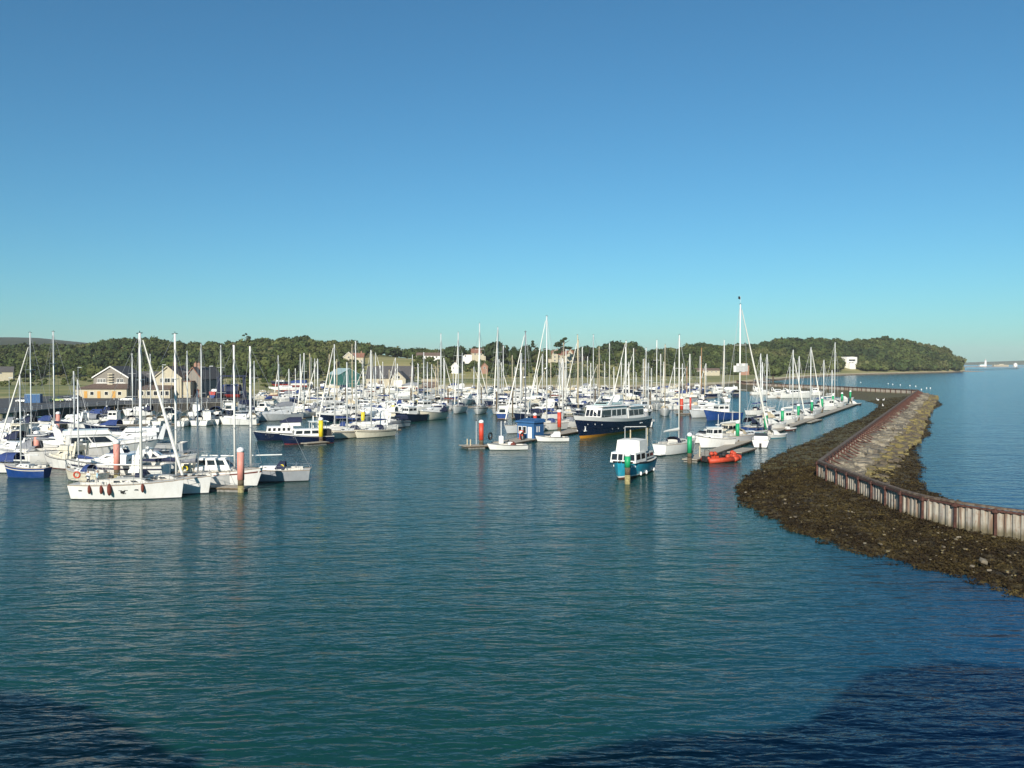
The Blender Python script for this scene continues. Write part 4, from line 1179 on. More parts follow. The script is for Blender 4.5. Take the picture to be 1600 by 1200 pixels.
def pile(px, py, ytop, kind, label, r=0.36, foot='pile', ball=False):
    p = at(px, py); d = p.y; zt = top_z(ytop, d)
    root = empty("mooring_pile", p, 0, label, "pile", {"green": "green sleeved piles along the walkway", "sred": "red sleeved piles of the fuel pontoon", "yellow": "yellow sleeved piles", "pink": "faded red sleeved piles of the left marina"}.get(kind, "bare mooring piles"))
    if kind == 'bare':
        MB().tube((0, 0, -1), (0, 0, zt), r, r * .9, 10).build("shaft", M['pile'], root, True)
        return root
    zs = 0.28 * zt if kind != 'green' else (0.52 if foot == 'weed' else 0.33) * zt
    MB().tube((0, 0, -1), (0, 0, zs * .55), r * .92, r * .92, 12).build("shaft", M['weedpile'] if foot == 'weed' else M['pile'], root, True)
    MB().tube((0, 0, zs * .55), (0, 0, zs), r * .9, r * .9, 12).build("collar", M['pile'], root, True)
    MB().tube((0, 0, zs), (0, 0, zt - .55), r, r, 14).build("sleeve", M[kind], root, True)
    MB().lathe([(r * 1.08, zt - .55), (r * 1.08, zt - .30), (r * .8, zt - .1), (r * .2, zt)], 14).build("cap", M['gull'], root, True)
    return root
pile(752, 700, 656, 'sred', "bright red pile with white cap at the end of the fuel pontoon", .42)
pile(836, 684, 645, 'sred', "red pile half hidden behind the blue kiosk roof", .36)
pile(874, 678, 640, 'sred', "red pile between the blue kiosk and the navy motor yacht", .42)
pile(1065, 648, 620, 'sred', "red pile in the far T pontoon right of the mast crowd", .5)
pile(1079, 648, 618, 'sred', "thin red pile beside the white motor yacht on the far T pontoon", .28)
pile(501, 694, 652, 'yellow', "nearest yellow pile at the pontoon T end", .42)
pile(567, 672, 640, 'yellow', "yellow pile between the two small forward yachts", .42)
pile(614, 655, 630, 'yellow', "yellow pile behind the dark decked cruiser", .42)
pile(651, 643, 622, 'yellow', "farthest yellow pile left of the white cruiser", .42)
pile(375, 770, 699, 'pink', "nearest faded red pile with yellow weedy foot at the left pontoon end", .40, 'weed')
pile(181, 752, 687, 'pink', "faded red pile standing behind the long white yacht", .40, 'weed')
pile(56, 722, 673, 'pink', "faded red pile above the small blue hulled yacht", .42)
pile(90, 686, 643, 'pink', "farthest faded red pile at the back of the left marina", .42)
pile(981, 757, 706, 'green', "green pile with pale weedy foot in front of the teal fishing boat", .38, 'weed')
for k, (px, py, yt) in enumerate([(1078, 724, 676), (1153, 694, 657), (1197, 684, 645), (1223, 668, 638), (1248, 658, 631), (1269, 650, 625), (1285, 644, 620), (1302, 637, 616), (1316, 633, 613), (1329, 629, 610)]):
    nm = ["first green pile at the near end of the walkway", "green pile beside the tallest masted yacht", "green pile right of the blue hulled yacht", "green pile above the small covered dinghy", "green pile beside the brown dinghy's inner side",
          "sixth green pile along the walkway, halfway to the mud bank", "seventh green pile along the walkway, before the white launches", "third green pile from the far end of the walkway", "second green pile from the far end of the walkway", "last green pile at the far end of the walkway"][k]
    pile(px, py, yt, 'green', nm, .36)
for px, py, yt, lab in [(752, 638, 605, "thin bare pile left of the three bow-on yachts' row"), (1062, 660, 575, "dark slanting bare pole behind the stern-on white yacht"), (1287, 626, 580, "bare brown pole near the far end of the walkway"), (801, 655, 600, "bare brown pile in front of the crowd behind the kiosk"), (1208, 617, 590, "dark post in the mud under the far breakwater"), (1272, 617, 590, "dark post by the far breakwater right of the white launches")]:
    pile(px, py, yt, 'bare', lab, .2)
# blue kiosk
def kiosk():
    p = at(829, 688); p.z = .5
    r = empty("fuel_kiosk", p, math.radians(-38), "blue wooden kiosk with white windows on the fuel pontoon", "kiosk")
    MB().box(-2.0, 2.0, -1.6, 1.6, 0, 3.0).build("wall", M['hutblue'], r)
    MB().hexa([(-2.3, -1.9, 3.01), (2.3, -1.9, 3.01), (2.3, 1.9, 3.01), (-2.3, 1.9, 3.01)], [(-2.25, -1.85, 3.3), (2.25, -1.85, 3.3), (2.1, 1.7, 3.7), (-2.1, 1.7, 3.7)]).build("roof", M['hutblue'], r)
    for x in (-1.3, -.2):
        f = MB().box(x - .45, x + .45, -1.68, -1.603, .9, 2.3).build("window", M['wrender'], r); MB().box(x - .33, x + .33, -1.71, -1.683, 1.0, 2.2).build("pane", M['glass'], f)
    MB().box(.6, 1.5, -1.68, -1.603, .05, 2.2).build("door", M['wrender'], r)
    for y in (-.6, .1): MB().box(2.003, 2.06, y - .12, y + .12, 1.2, 2.3).build("window", M['wrender'], r)
    q = at(833, 690); q.z = .5
    v = empty("fuel_pump", q + Vector((-2.2, -.8, 0)), math.radians(-30), "red and white fuel pump before the blue kiosk", "fuel pump")
    MB().box(-.35, .35, -.25, .25, 0, 1.7).build("cabinet", M['sred'], v); MB().box(-.3, .3, -.28, -.253, 1.1, 1.6).build("display", M['wrender'], v)
    for px, lab in ((816, "dark hose reel on the fuel pontoon left of the kiosk"), (766, "dark hose reel behind the red pile on the end platform")):
        q = at(px, 692); q.z = .5
        v = empty("hose_reel", q, math.radians(60), lab, "hose reel")
        m = MB(); n = 16
        rings = []
        for i in range(n):
            a = 2 * math.pi * i / n; rings.append(Vector((math.cos(a) * .6, 0, .75 + math.sin(a) * .6)))
        for i in range(n): m.tube(rings[i], rings[(i + 1) % n], .16, .16, 6, False)
        m.build("hose", M['black'], v)
        MB().box(-.1, .1, -.12, .12, 0, .75).build("stand", M['steel'], v)
    for px, py, h, lab in ((730, 700, 1.6, "first cream ladder post on the end platform of the fuel pontoon"), (735, 701, 1.6, "second cream ladder post on the end platform of the fuel pontoon"), (1094, 719, 2.2, "pale timber post on the walkway's near end"), (489, 691, 5.0, "white lamp post on the T end beside the yellow pile")):
        q = at(px, py); q.z = -.5
        o = MB().tube((0, 0, 0), (0, 0, h + .5), .11, .11, 6).build("timber_post", M['gull'] if px == 489 else M['cbeige']); o.location = q
        tag(o, lab, "post")
    q = at(783, 697); q.z = .5
    v = empty("lamp_standard", q, 0, "white post with twin black speaker heads on the fuel pontoon", "post")
    MB().tube((0, 0, 0), (0, 0, 4.0), .08, .06, 6).build("pole", M['gull'], v); MB().tube((-.7, 0, 3.9), (.7, 0, 4.1), .04, .04, 5).build("cross_arm", M['black'], v)
    for s in (-.7, .7): MB().cbox(s, 0, 4.1 + s * .1, .35, .3, .3).build("lamp_head", M['black'], v)
    MB().box(-.4, .4, -.3, .3, 0, 1.3).build("cabinet", M['gull'], v)
    q = at(744, 699); q.z = .5
    v = empty("flag_pole", q, 0, "thin mast beside the bright red pile on the platform", "pole")
    MB().tube((0, 0, 0), (0, 0, 4.2), .04, .03, 5).build("pole", M['gull'], v); MB().tube((0, 0, 4.2), (0, 0, 4.4), .12, .12, 6).build("top_light", M['black'], v)
kiosk()
for (px, py, lab) in [(1345, 598, "leftmost of the white buoys off the headland"), (1388, 600, "second white buoy off the headland"), (1395, 601, "third white buoy off the headland"), (1407, 602, "fourth white buoy off the headland"), (1422, 603, "fifth white buoy off the headland"), (1431, 604, "sixth white buoy off the headland"), (1440, 609, "lowest white buoy before the breakwater corner"), (1448, 607, "seventh white buoy near the breakwater corner"), (1454, 607, "rightmost of the white buoys off the headland")]:
    p = at(px, py, 0); o = MB().lathe([(.15, -.3), (.3, .1), (.36, .3), (.22, .5), (.06, .6)], 10).build("buoy", M['gull'], None, True); o.location = p; tag(o, lab, "buoy", "white buoys beyond the breakwater")
for (px, py, lab) in [(1372, 626, "left white swan shape on the mud below the far wall"), (1381, 626, "right white swan shape on the mud below the far wall"), (1380, 635, "lower white swan shape on the mud bank")]:
    p = at(px, py, 0.9)
    # a resting swan: body, neck and head in one skin
    V = [(-.55, 0, .35), (-.2, 0, .4), (.25, 0, .42), (.42, 0, .62), (.38, 0, .95), (.5, 0, 1.12), (.68, 0, 1.06)]; Rr = [.10, .30, .24, .10, .07, .09, .04]
    me = bpy.data.meshes.new("swan"); me.from_pydata(V, [(i, i + 1) for i in range(6)], [])
    o = bpy.data.objects.new("swan", me); COL.objects.link(o); o.modifiers.new("s", 'SKIN')
    for i, r_ in enumerate(Rr): me.skin_vertices[0].data[i].radius = (r_, r_)
    me.skin_vertices[0].data[1].use_root = True
    o.modifiers.new("u", 'SUBSURF').levels = 1
    dg = bpy.context.evaluated_depsgraph_get(); m2 = bpy.data.meshes.new_from_object(o.evaluated_get(dg)); bpy.data.objects.remove(o)
    m2.materials.clear(); m2.materials.append(M['gull'])
    o = link(bpy.data.objects.new("swan", m2)); o.location = p - Vector((0, 0, .1)); o.rotation_euler = (0, 0, px); o.scale = (0.9,) * 3; tag(o, lab.replace(" shape", ""), "swan", "swans on the mud")
    bk = MB().tube((.70, 0, 1.05), (.86, 0, 1.0), .035, .01, 5).build("beak", M['orange'], o)

# ------------------------------------------------------------------ boats
class Hull:
    def __init__(s, L, B, fb, fs, tw=0.7, rake=0.6, sr=0.3, bowp=2.0, dip=0.12, flare=0.25, draft=0.4):
        s.L, s.B, s.fb, s.fs, s.tw, s.rake, s.sr, s.bowp, s.dip, s.flare, s.draft = L, B, fb, fs, tw, rake, sr, bowp, dip, flare, draft
    def half(s, t):
        m = 0.42
        w = s.tw + (1 - s.tw) * math.sin(math.pi / 2 * t / m) if t < m else max(0.0, 1 - ((t - m) / (1 - m)) ** s.bowp) ** 0.9
        return s.B / 2 * w + 0.015
    def zs(s, t):
        return s.fs + (s.fb - s.fs) * t ** 1.7 - s.dip * math.sin(math.pi * t)
    def P(s, t, k, side, out=0.0):
        """k: 0 keel line .. 1 sheer"""
        zt = s.zs(t); z = -s.draft + (zt + s.draft) * k
        f = (0.62 + 0.38 * k ** 0.7) * (1 - s.flare * (1 - k) * (0.3 + 0.7 * t))
        if k < .25: f *= 0.6 + 1.6 * k
        x = -s.L / 2 + s.L * t - s.rake * (1 - k) * max(0, (t - .55) / .45) ** 2 + s.sr * (k if s.sr < 0 else (k - 1)) * -1 * max(0, (.2 - t) / .2)
        y = side * (s.half(t) * f + out)
        return (x, y, z)
    def k_at(s, t, z):
        return (z + s.draft) / (s.zs(t) + s.draft)
    def skin(s, z0, z1, rows=4, n=15, out=0.0, ends=True):
        """both sides between heights z0 and z1 (None: keel, sheer) as one mesh"""
        m = MB(); ts = [i / (n - 1) for i in range(n)]; ts[-2] = 0.965
        R = []
        for t in ts:
            k0 = 0 if z0 is None else s.k_at(t, z0); k1 = 1 if z1 is None else (s.k_at(t, z1) if z1 > -5 else 0)
            ks = [k0 + (k1 - k0) * j / rows for j in range(rows + 1)]
            R.append([s.P(t, k, -1, out) for k in ks[::-1]] + [s.P(t, k, 1, out) for k in ks])
        half = rows + 1
        for sd in (0, 1):
            m.grid([r[:half] if sd == 0 else r[half:] for r in R])
        if ends:
            a = R[0]
            m.add(a, [tuple(range(len(a)))])
            b = R[-1]; m.add(b, [tuple(range(len(b)))])
        return m
    def band(s, k0, k1, out=0.015, n=15, t0=0.0, t1=1.0):
        m = MB()
        for sd in (-1, 1):
            m.grid([[s.P(t0 + (t1 - t0) * i / (n - 1), k, sd, out) for k in (k0, k1)] for i in range(n)])
        return m
    def rail(s, r, t0=0, t1=1, dz=0.0, inset=0.0, n=13):
        m = MB()
        for sd in (-1, 1):
            pts = []
            for i in range(n):
                t = t0 + (t1 - t0) * i / (n - 1); p = s.P(t, 1, sd, -inset); pts.append((p[0], p[1] if abs(p[1]) > .03 else sd * .03, p[2] + dz))
            m.path(pts, r, 4)
        return m
    def deck(s, cock=None, cw=0.5, depth=0.5, n=17, camber=0.05):
        """deck sheet; cock = (x0, x1) leaves a sunken well of half width cw"""
        m = MB(); xs = [-s.L / 2 + s.L * i / (n - 1) for i in range(n)]
        if cock: xs = sorted(set([x for x in xs if min(abs(x - cock[0]), abs(x - cock[1])) > .15] + list(cock)))
        T = [(x + s.L / 2) / s.L for x in xs]
        def row(t):
            h = s.P(t, 1, 1)[1]; x = s.P(t, 1, 1)[0]; z = s.zs(t) - 0.015; c = min(cw, h * .8)
            return [(x, -h, z), (x, -c, z + camber), (x, c, z + camber), (x, h, z)]
        R = [row(t) for t in T]
        for i in range(len(xs) - 1):
            a, b = R[i], R[i + 1]
            inside = cock and xs[i] >= cock[0] - 1e-6 and xs[i + 1] <= cock[1] + 1e-6
            m.grid([a[:2], b[:2]]); m.grid([a[2:], b[2:]])
            if not inside: m.grid([a[1:3], b[1:3]])
            else:
                fl = [(p[0], p[1], p[2] - depth) for p in (a[1], a[2], b[2], b[1])]
                m.add(fl, [(0, 1, 2, 3)])
                m.add([a[1], b[1], fl[3], fl[0]], [(0, 1, 2, 3)]); m.add([a[2], b[2], fl[2], fl[1]], [(0, 1, 2, 3)])
                if abs(xs[i] - cock[0]) < 1e-6: m.add([a[1], a[2], fl[1], fl[0]], [(0, 1, 2, 3)])
                if abs(xs[i + 1] - cock[1]) < 1e-6: m.add([b[1], b[2], fl[2], fl[3]], [(0, 1, 2, 3)])
        return m

def house(x0, x1, w0, w1, z0, z1, rb=0.1, rf=0.4, si=0.1, crown=0.0):
    """superstructure block; returns mesh builder and its four wall faces (bl, br, tr, tl seen from outside)"""
    b = [(x0, -w0 / 2, z0), (x1, -w1 / 2, z0), (x1, w1 / 2, z0), (x0, w0 / 2, z0)]
    t = [(x0 + rb, -w0 / 2 + si, z1), (x1 - rf, -w1 / 2 + si, z1), (x1 - rf, w1 / 2 - si, z1), (x0 + rb, w0 / 2 - si, z1)]
    m = MB()
    if crown:
        m.add(b + t + [((x0 + rb), 0, z1 + crown), (x1 - rf, 0, z1 + crown)], [(0, 1, 5, 4), (2, 3, 7, 6), (1, 2, 6, 9, 5), (3, 0, 4, 8, 7), (4, 5, 9, 8), (8, 9, 6, 7), (3, 2, 1, 0)])
    else:
        m.hexa(b, t)
    F_ = dict(s=(b[0], b[1], t[1], t[0]), p=(b[2], b[3], t[3], t[2]), f=(b[1], b[2], t[2], t[1]), b=(b[3], b[0], t[0], t[3]))
    return m, F_

def panes(r, faces, spec, mat=None, name="window"):
    for key, u0, u1, v0, v1 in spec:
        MB().pane(faces[key], u0, u1, v0, v1, 0.02).build(name, mat or M['glass'], r, fix=True)

def canopy_arch(x0, x1, w, z0, h, n=6, close=True):
    """fabric hood arched across the boat, open aft"""
    rows = []
    for j, (x, hh) in enumerate(((x0, 1.0), (x0 + (x1 - x0) * .55, 1.0), (x1, 0.15))):
        rows.append([(x, -w / 2 * math.cos(math.pi * i / n) if True else 0, z0 + h * hh * math.sin(math.pi * i / n) ** 0.55) for i in range(n + 1)])
    return MB().grid(rows)

BOATS = []      # (root, px, py, descriptor) of boats whose label is composed afterwards
def new_boat(px, py, yaw, name, label, cat, group):
    p = at(px, py)
    r = empty(name, p, math.radians(yaw), label, cat, group)
    return r, p.y

HC = dict(white='white', cream='cream', grey='grey', pale='pale grey', navy='navy blue', blue='blue', teal='teal', red='red', black='black', cgreen='dark green')
CC = dict(cblue='blue', cnavy='navy', cwhite='white', cgreen='green', cred='maroon', cgrey='grey', cbeige='beige')

def yacht(px, py, yaw, L, top, hull='white', cov='cblue', gen=True, hood='cblue', boot='boot', stripe=None, det=1, label=None, group="sailing yachts moored in the marina", mx=0.07, spr=2, spar='alu', B=None, fb=None, mast_r=None, boomdz=1.5, xm=0, rake=None, gr=1.0, genc='sail', bim=None, radar=False):
    r, d = new_boat(px, py, yaw, "sailing_yacht", label or "x", "sailing yacht", group)
    B = B or (0.85 + 0.25 * L); fb = fb or (0.75 + 0.10 * L); fs = fb * 0.8
    h = Hull(L, B, fb, fs, 0.68, 0.09 * L if rake is None else rake, 0.28, 1.9, 0.08)
    h.skin(0.10, None, 4).build("hull", M[hull], r, True)
    h.skin(None, 0.10, 2).build("bottom_paint", M[boot], r, True)
    if stripe: h.band(.80, .87).build("stripe", M[stripe], r)
    cx0, cx1 = -0.40 * L, -0.14 * L
    h.deck((cx0, cx1), B * .22, .45).build("deck", M['deck'], r)
    h.rail(0.035 if det > 1 else .03).build("toe_rail", M['teak' if det > 1 else 'alu'], r)
    zd = fs + 0.02
    ch = 0.26 + 0.018 * L
    m, fc = house(-0.13 * L, 0.24 * L, B * .56, B * .34, zd - .05, zd + ch + .05, 0.02, 0.11 * L, .10, .06)
    cabin = m.build("coachroof", M['deck'] if hull == 'white' else M['white'], r)
    for sd in ('s', 'p'):
        if det > 1:
            for u in (0.10, 0.34, 0.58): MB().pane(fc[sd], u if sd == 's' else 1 - u - .18, (u + .18) if sd == 's' else 1 - u, .42, .78, .015).build("window", M['glass'], cabin)
        else:
            MB().pane(fc[sd], .1 if sd == 's' else .22, .78 if sd == 's' else .9, .42, .8, .015).build("window", M['glass'], cabin)
    if det > 1:
        MB().cbox(.18 * L, 0, zd + ch * .9, .55, .55, .10).build("hatch", M['glass'], cabin)
        for s_ in (-1, 1):
            MB().box(cx0 + .1, cx1 - .3, s_ * (B * .22 + .10) - .07, s_ * (B * .22 + .10) + .07, zd, zd + .26).build("coaming", M['deck'], r)
            MB().tube((cx1 - .6, s_ * (B * .3), zd + .1), (cx1 - .6, s_ * (B * .3), zd + .34), .09, .08, 8).build("winch", M['steel'], r)
        MB().tube((cx0 + .9, 0, zd - .3), (cx0 + .9, 0, zd + .45), .06, .05, 6).build("pedestal", M['steel'], r)
        w = MB(); n = 14
        for i in range(n):
            a, b = 2 * math.pi * i / n, 2 * math.pi * (i + 1) / n
            w.tube((cx0 + .8, .42 * math.cos(a), zd + .5 + .42 * math.sin(a)), (cx0 + .8, .42 * math.cos(b), zd + .5 + .42 * math.sin(b)), .02, .02, 4, False)
        w.build("steering_wheel", M['steel'], r)
    xm_ = mx * L + xm
    zt = top_z(top, d + 0.0) if top is not None else fb + 1.35 * L
    R = mast_r or (0.10 if d < 150 else 0.12 + 0.00018 * d)
    MB().tube((xm_, 0, zd + ch * .6), (xm_, 0, zt - .25), R, R * .78, 7).build("mast", M[spar], r, True)
    mh = MB().tube((xm_, 0, zt - .25), (xm_, 0, zt), R * .35, R * .2, 4)
    mh.tube((xm_ - .35, 0, zt - .28), (xm_ + .3, 0, zt - .22), R * .3, R * .3, 4); mh.build("masthead_gear", M['black'], r)
    zb = zd + ch + boomdz * (0.55 + L / 25)
    xe = xm_ - 0.40 * L
    MB().tube((xm_ - R, 0, zb), (xe, 0, zb + .05), .075, .07, 6).build("boom", M[spar], r)
    if cov:
        cm = MB()
        q = [(xm_ - .06, .30), (xm_ - .12 * L, .24), (xm_ - .27 * L, .19), (xe + .1, .11)]
        cm.lathe([(0, 0)], 3) if False else None
        rows = []
        for x, rr in q: rows.append([(x, .62 * rr * math.cos(a), zb + .06 + rr * .55 + rr * math.sin(a)) for a in [2 * math.pi * i / 8 for i in range(9)]])
        cm.grid(rows); cm.build("sail_cover", M[cov], r, True)
    bow = (h.P(1, 1, 0)[0] - .05, 0, h.zs(1) + .05)
    zfr = zt - .4 if top is None or (px * 7) % 3 else zd + (zt - zd) * .9
    if gen:
        a, b = Vector(bow) + Vector((-.1, 0, .45)), Vector((xm_ + R, 0, zfr))
        q = a + (b - a) * .96
        MB().tube(a, a + (q - a) * .3, gr * (.10 if d < 150 else .13), gr * (.13 if d < 150 else .17), 7).tube(a + (q - a) * .3, q, gr * (.13 if d < 150 else .17), .05, 7).build("furled_genoa", M[genc], r)
    wr = 0.022 if d < 150 else 0.026
    MB().tube(bow, (xm_, 0, zfr), wr, wr, 4).build("forestay", M['wire'], r)
    MB().tube(h.P(0, 1, 0), (xm_, 0, zt - .3), wr, wr, 4).build("backstay", M['wire'], r)
    sp = []
    for k in range(spr):
        z = zd + (zt - zd) * (k + 1) / (spr + 1.0) * 1.02; w = B * (.36 - .06 * k)
        MB().tube((xm_, -w, z), (xm_ + .02, w, z), .035, .035, 4).build("spreader", M[spar], r); sp.append((z, w))
    for s_ in (-1, 1):
        pts = [(xm_ - .1, s_ * B * .47, h.zs(.55))] + [(xm_, s_ * w, z) for z, w in sp] + [(xm_, 0, zfr)]
        MB().path(pts, wr, 4).build("shroud", M['wire'], r)
    if hood:
        canopy_arch(-.12 * L - .55, -.12 * L + .75, B * .6, zd + ch * .3, ch * .7 + .62).build("sprayhood", M[hood], r, True)
    if bim:
        canopy_arch(cx0 - .1, cx0 + 2.0, B * .72, zd + .9, 1.1).build("bimini", M[bim], r, True)
    if radar:
        MB().lathe([(.25, 0), (.3, .1), (.25, .25), (.05, .3)], 10, (xm_ + .3, 0, zd + (zt - zd) * .5)).build("radar_dome", M['white'], r, True)
    # bow and stern rails
    if det > 0:
        zr = .55; rr = .02 if d < 200 else .028
        mm = MB(); pts = []
        for t, s_ in ((.84, -1), (.93, -1), (1, -1), (1, 1), (.93, 1), (.84, 1)):
            p = h.P(t, 1, s_); pts.append((p[0], p[1], p[2] + zr)); mm.tube(p, pts[-1], rr, rr, 4)
        mm.path(pts, rr, 4); mm.build("pulpit", M['steel'], r)
        mm = MB(); pts = []
        for t, s_ in ((.14, -1), (.0, -1), (.0, 1), (.14, 1)):
            p = h.P(t, 1, s_); pts.append((p[0], p[1] * .96, p[2] + zr)); mm.tube((p[0], p[1] * .96, p[2]), pts[-1], rr, rr, 4)
        mm.path(pts, rr, 4); mm.build("pushpit", M['steel'], r)
    if det > 1:
        for s_ in (-1, 1):
            pts = [h.P(t, 1, s_, -.05) for t in (.14, .28, .42, .56, .70, .84)]
            for p in pts[1:-1]: MB().tube(p, (p[0], p[1], p[2] + .58), .016, .014, 4).build("stanchion", M['steel'], r)
            MB().path([(p[0], p[1], p[2] + .57) for p in pts], .010, 4).build("lifeline", M['wire'], r)
            MB().path([(p[0], p[1], p[2] + .3) for p in pts], .008, 4).build("lifeline", M['wire'], r)
    r['_d'] = 0
    BOATS.append((r, px, py, dict(kind='yacht', hull=hull, cov=cov, label=label, yaw=yaw, L=L, hood=hood)))
    return r, h, zd, zt

def motor(px, py, yaw, L, style='cruiser', hull='white', boot='boot', top='white', hood=None, label=None, det=1, B=None, group="motor boats moored in the marina", fb=None, stripe=None, rails=True, arch=True, hs=1.0, name=None, cat=None):
    nm, ct = dict(cruiser=("motor_cruiser", "motor cruiser"), fly=("flybridge_cruiser", "motor cruiser"), wheel=("wheelhouse_boat", "fishing boat"), cuddy=("cuddy_boat", "small motor boat"), open=("open_launch", "launch"))[style]
    r, d = new_boat(px, py, yaw, name or nm, label or "x", cat or ct, group)
    B = B or (1.15 + 0.25 * L); fb = fb or (0.85 + .125 * L); fs = fb * .70
    h = Hull(L, B, fb, fs, .86, .11 * L, 0.0, 2.3, .05, flare=.35)
    h.skin(.10, None, 4).build("hull", M[hull], r, True)
    h.skin(None, .10, 2).build("bottom_paint", M[boot], r, True)
    if stripe: h.band(.72, .82).build("stripe", M[stripe], r)
    h.rail(.045).build("rubbing_strake", M['black' if det > 1 else 'alu'], r)
    zd = fs + .03
    if style == 'open':
        h.deck((-.42 * L, .20 * L), B * .36, .45).build("deck", M['deck'], r)
        MB().cbox(-.08 * L, 0, fs + .12, .8, .7, .75).build("console", M[top], r)
        MB().pane(((-.08 * L + .42, -.3, fs + .5), (-.08 * L + .42, .3, fs + .5), (-.08 * L + .30, .26, fs + .95), (-.08 * L + .30, -.26, fs + .95)), 0, 1, 0, 1, .02).build("windscreen", M['glass'], r)
        for x in (-.33 * L, .08 * L): MB().cbox(x, 0, fs - .2, .32, B * .68, .08).build("thwart", M['teak'], r)
        if hood: canopy_arch(-.1 * L - .9, -.1 * L + .9, B * .8, fs + .1, 1.0).build("cover", M[hood], r, True)
    else:
        ck = (-.47 * L, -.20 * L) if style != 'wheel' else (-.46 * L, -.12 * L)
        h.deck(ck, B * .36, .5 if style != 'wheel' else .7).build("deck", M['deck'], r)
    if style == 'cuddy':
        m, fc = house(-.14 * L, .30 * L, B * .74, B * .42, fs, fs + .62, 0, .16 * L, .08, .05); c = m.build("cuddy", M[top], r)
        panes(c, fc, [('s', .15, .6, .4, .8), ('p', .4, .85, .4, .8)])
        m, fc = house(-.16 * L, .10 * L, B * .72, B * .56, fs + .6, fs + 1.12, .1, .6, .1); m.build("windscreen", M['glass'], r)
        if hood: canopy_arch(-.42 * L, .02 * L, B * .78, fs + .3, 1.15).build("canopy", M[hood], r, True)
        MB().cbox(-.5 * L - .12, 0, .45, .35, .4, .75).cbox(-.5 * L - .12, 0, -.15, .18, .16, .7).build("outboard_motor", M['black'], r)
    if style == 'wheel':
        wx0, wx1 = -.13 * L, .17 * L
        m, fc = house(wx0, wx1, B * .66, B * .60, fs - .1, fs + 1.95, 0, .25, .08, .08); c = m.build("wheelhouse", M[top], r)
        panes(c, fc, [('f', .06, .34, .58, .88), ('f', .37, .63, .58, .88), ('f', .66, .94, .58, .88), ('s', .08, .44, .58, .88), ('s', .52, .92, .58, .88), ('p', .08, .48, .58, .88), ('p', .56, .92, .58, .88)])
        MB().hexa([(wx0 - .25, -B * .33, fs + 2.04), (wx1 - .05, -B * .30, fs + 2.04), (wx1 - .05, B * .30, fs + 2.04), (wx0 - .25, B * .33, fs + 2.04)], [(wx0 - .2, -B * .30, fs + 2.14), (wx1 - .1, -B * .28, fs + 2.14), (wx1 - .1, B * .28, fs + 2.14), (wx0 - .2, B * .30, fs + 2.14)]).build("wheelhouse_roof", M[top], r)
        m, fc = house(wx1 - .02, .33 * L, B * .50, B * .28, fs, fs + .68, 0, .3, .08, .04); c = m.build("trunk_cabin", M[top], r)
        panes(c, fc, [('s', .2, .5, .4, .75), ('p', .5, .8, .4, .75)])
        MB().tube((wx0 + .2, 0, fs + 2.1), (wx0 + .1, 0, fs + 2.1 + .30 * L), .06, .04, 5).build("signal_mast", M['alu'], r)
        MB().cbox(wx0 + .25, 0, fs + 2.5, .2, .9, .14).build("radar_scanner", M['white'], r)
    if style in ('cruiser', 'fly'):
        h1 = (1.0 + .03 * L) * hs
        m, fc = house(-.24 * L, .26 * L, B * .78, B * .44, fs - .02, fs + h1, .12, .17 * L, .14, .08); c = m.build("deckhouse", M[top], r)
        panes(c, fc, [('f', .08, .48, .30, .86), ('f', .52, .92, .30, .86), ('s', .10, .46, .45, .85), ('s', .50, .86, .45, .85), ('p', .14, .50, .45, .85), ('p', .54, .90, .45, .85), ('b', .2, .8, .2, .85)])
        m, fc = house(.12 * L, .40 * L, B * .52, B * .22, fs + .1, fb + .18, 0, .3, .1, .05); m.build("foredeck_trunk", M[top], r)
        if style == 'fly':
            m, fc = house(-.26 * L, .12 * L, B * .72, B * .56, fs + h1 + .05, fs + h1 + .72, .05, .55, .06); c = m.build("flybridge", M[top], r)
            panes(c, fc, [('f', .06, .94, .55, .98)], name="windscreen")
            MB().cbox(-.20 * L, 0, fs + h1 + .85, .6, B * .5, .35).build("bench", M['cwhite'], r)
            if hood: canopy_arch(-.30 * L, .02 * L, B * .66, fs + h1 + .75, 1.15).build("canopy", M[hood], r, True)
        elif hood:
            canopy_arch(-.46 * L, -.16 * L, B * .84, fs + .3, h1 + .1).build("canopy", M[hood], r, True)
        if arch:
            za = fs + h1 + (.75 if style == 'fly' else .05); w = B * .36
            a = MB()
            for s_ in (-1, 1): a.hexa([(-.30 * L, s_ * w - .05, fs + h1 * .4), (-.24 * L, s_ * w - .05, fs + h1 * .4), (-.24 * L, s_ * w + .05, fs + h1 * .4), (-.30 * L, s_ * w + .05, fs + h1 * .4)], [(-.335 * L, s_ * w * .9 - .05, za + .5), (-.30 * L, s_ * w * .9 - .05, za + .5), (-.30 * L, s_ * w * .9 + .05, za + .5), (-.335 * L, s_ * w * .9 + .05, za + .5)])
            a.box(-.335 * L, -.30 * L, -w * .9 - .05, w * .9 + .05, za + .501, za + .62)
            a.build("radar_arch", M[top], r)
            MB().lathe([(.2, 0), (.26, .12), (.18, .26), (.03, .3)], 10, (-.315 * L, 0, za + .62)).build("radar_dome", M['white'], r, True)
            MB().tube((-.32 * L, w * .7, za + .6), (-.36 * L, w * .7, za + 2.4), .025, .015, 4).build("aerial", M['white'], r)
        MB().box(-.5 * L - .7, -.5 * L - .02, -B * .36, B * .36, .18, .28).build("bathing_platform", M['teak'], r)
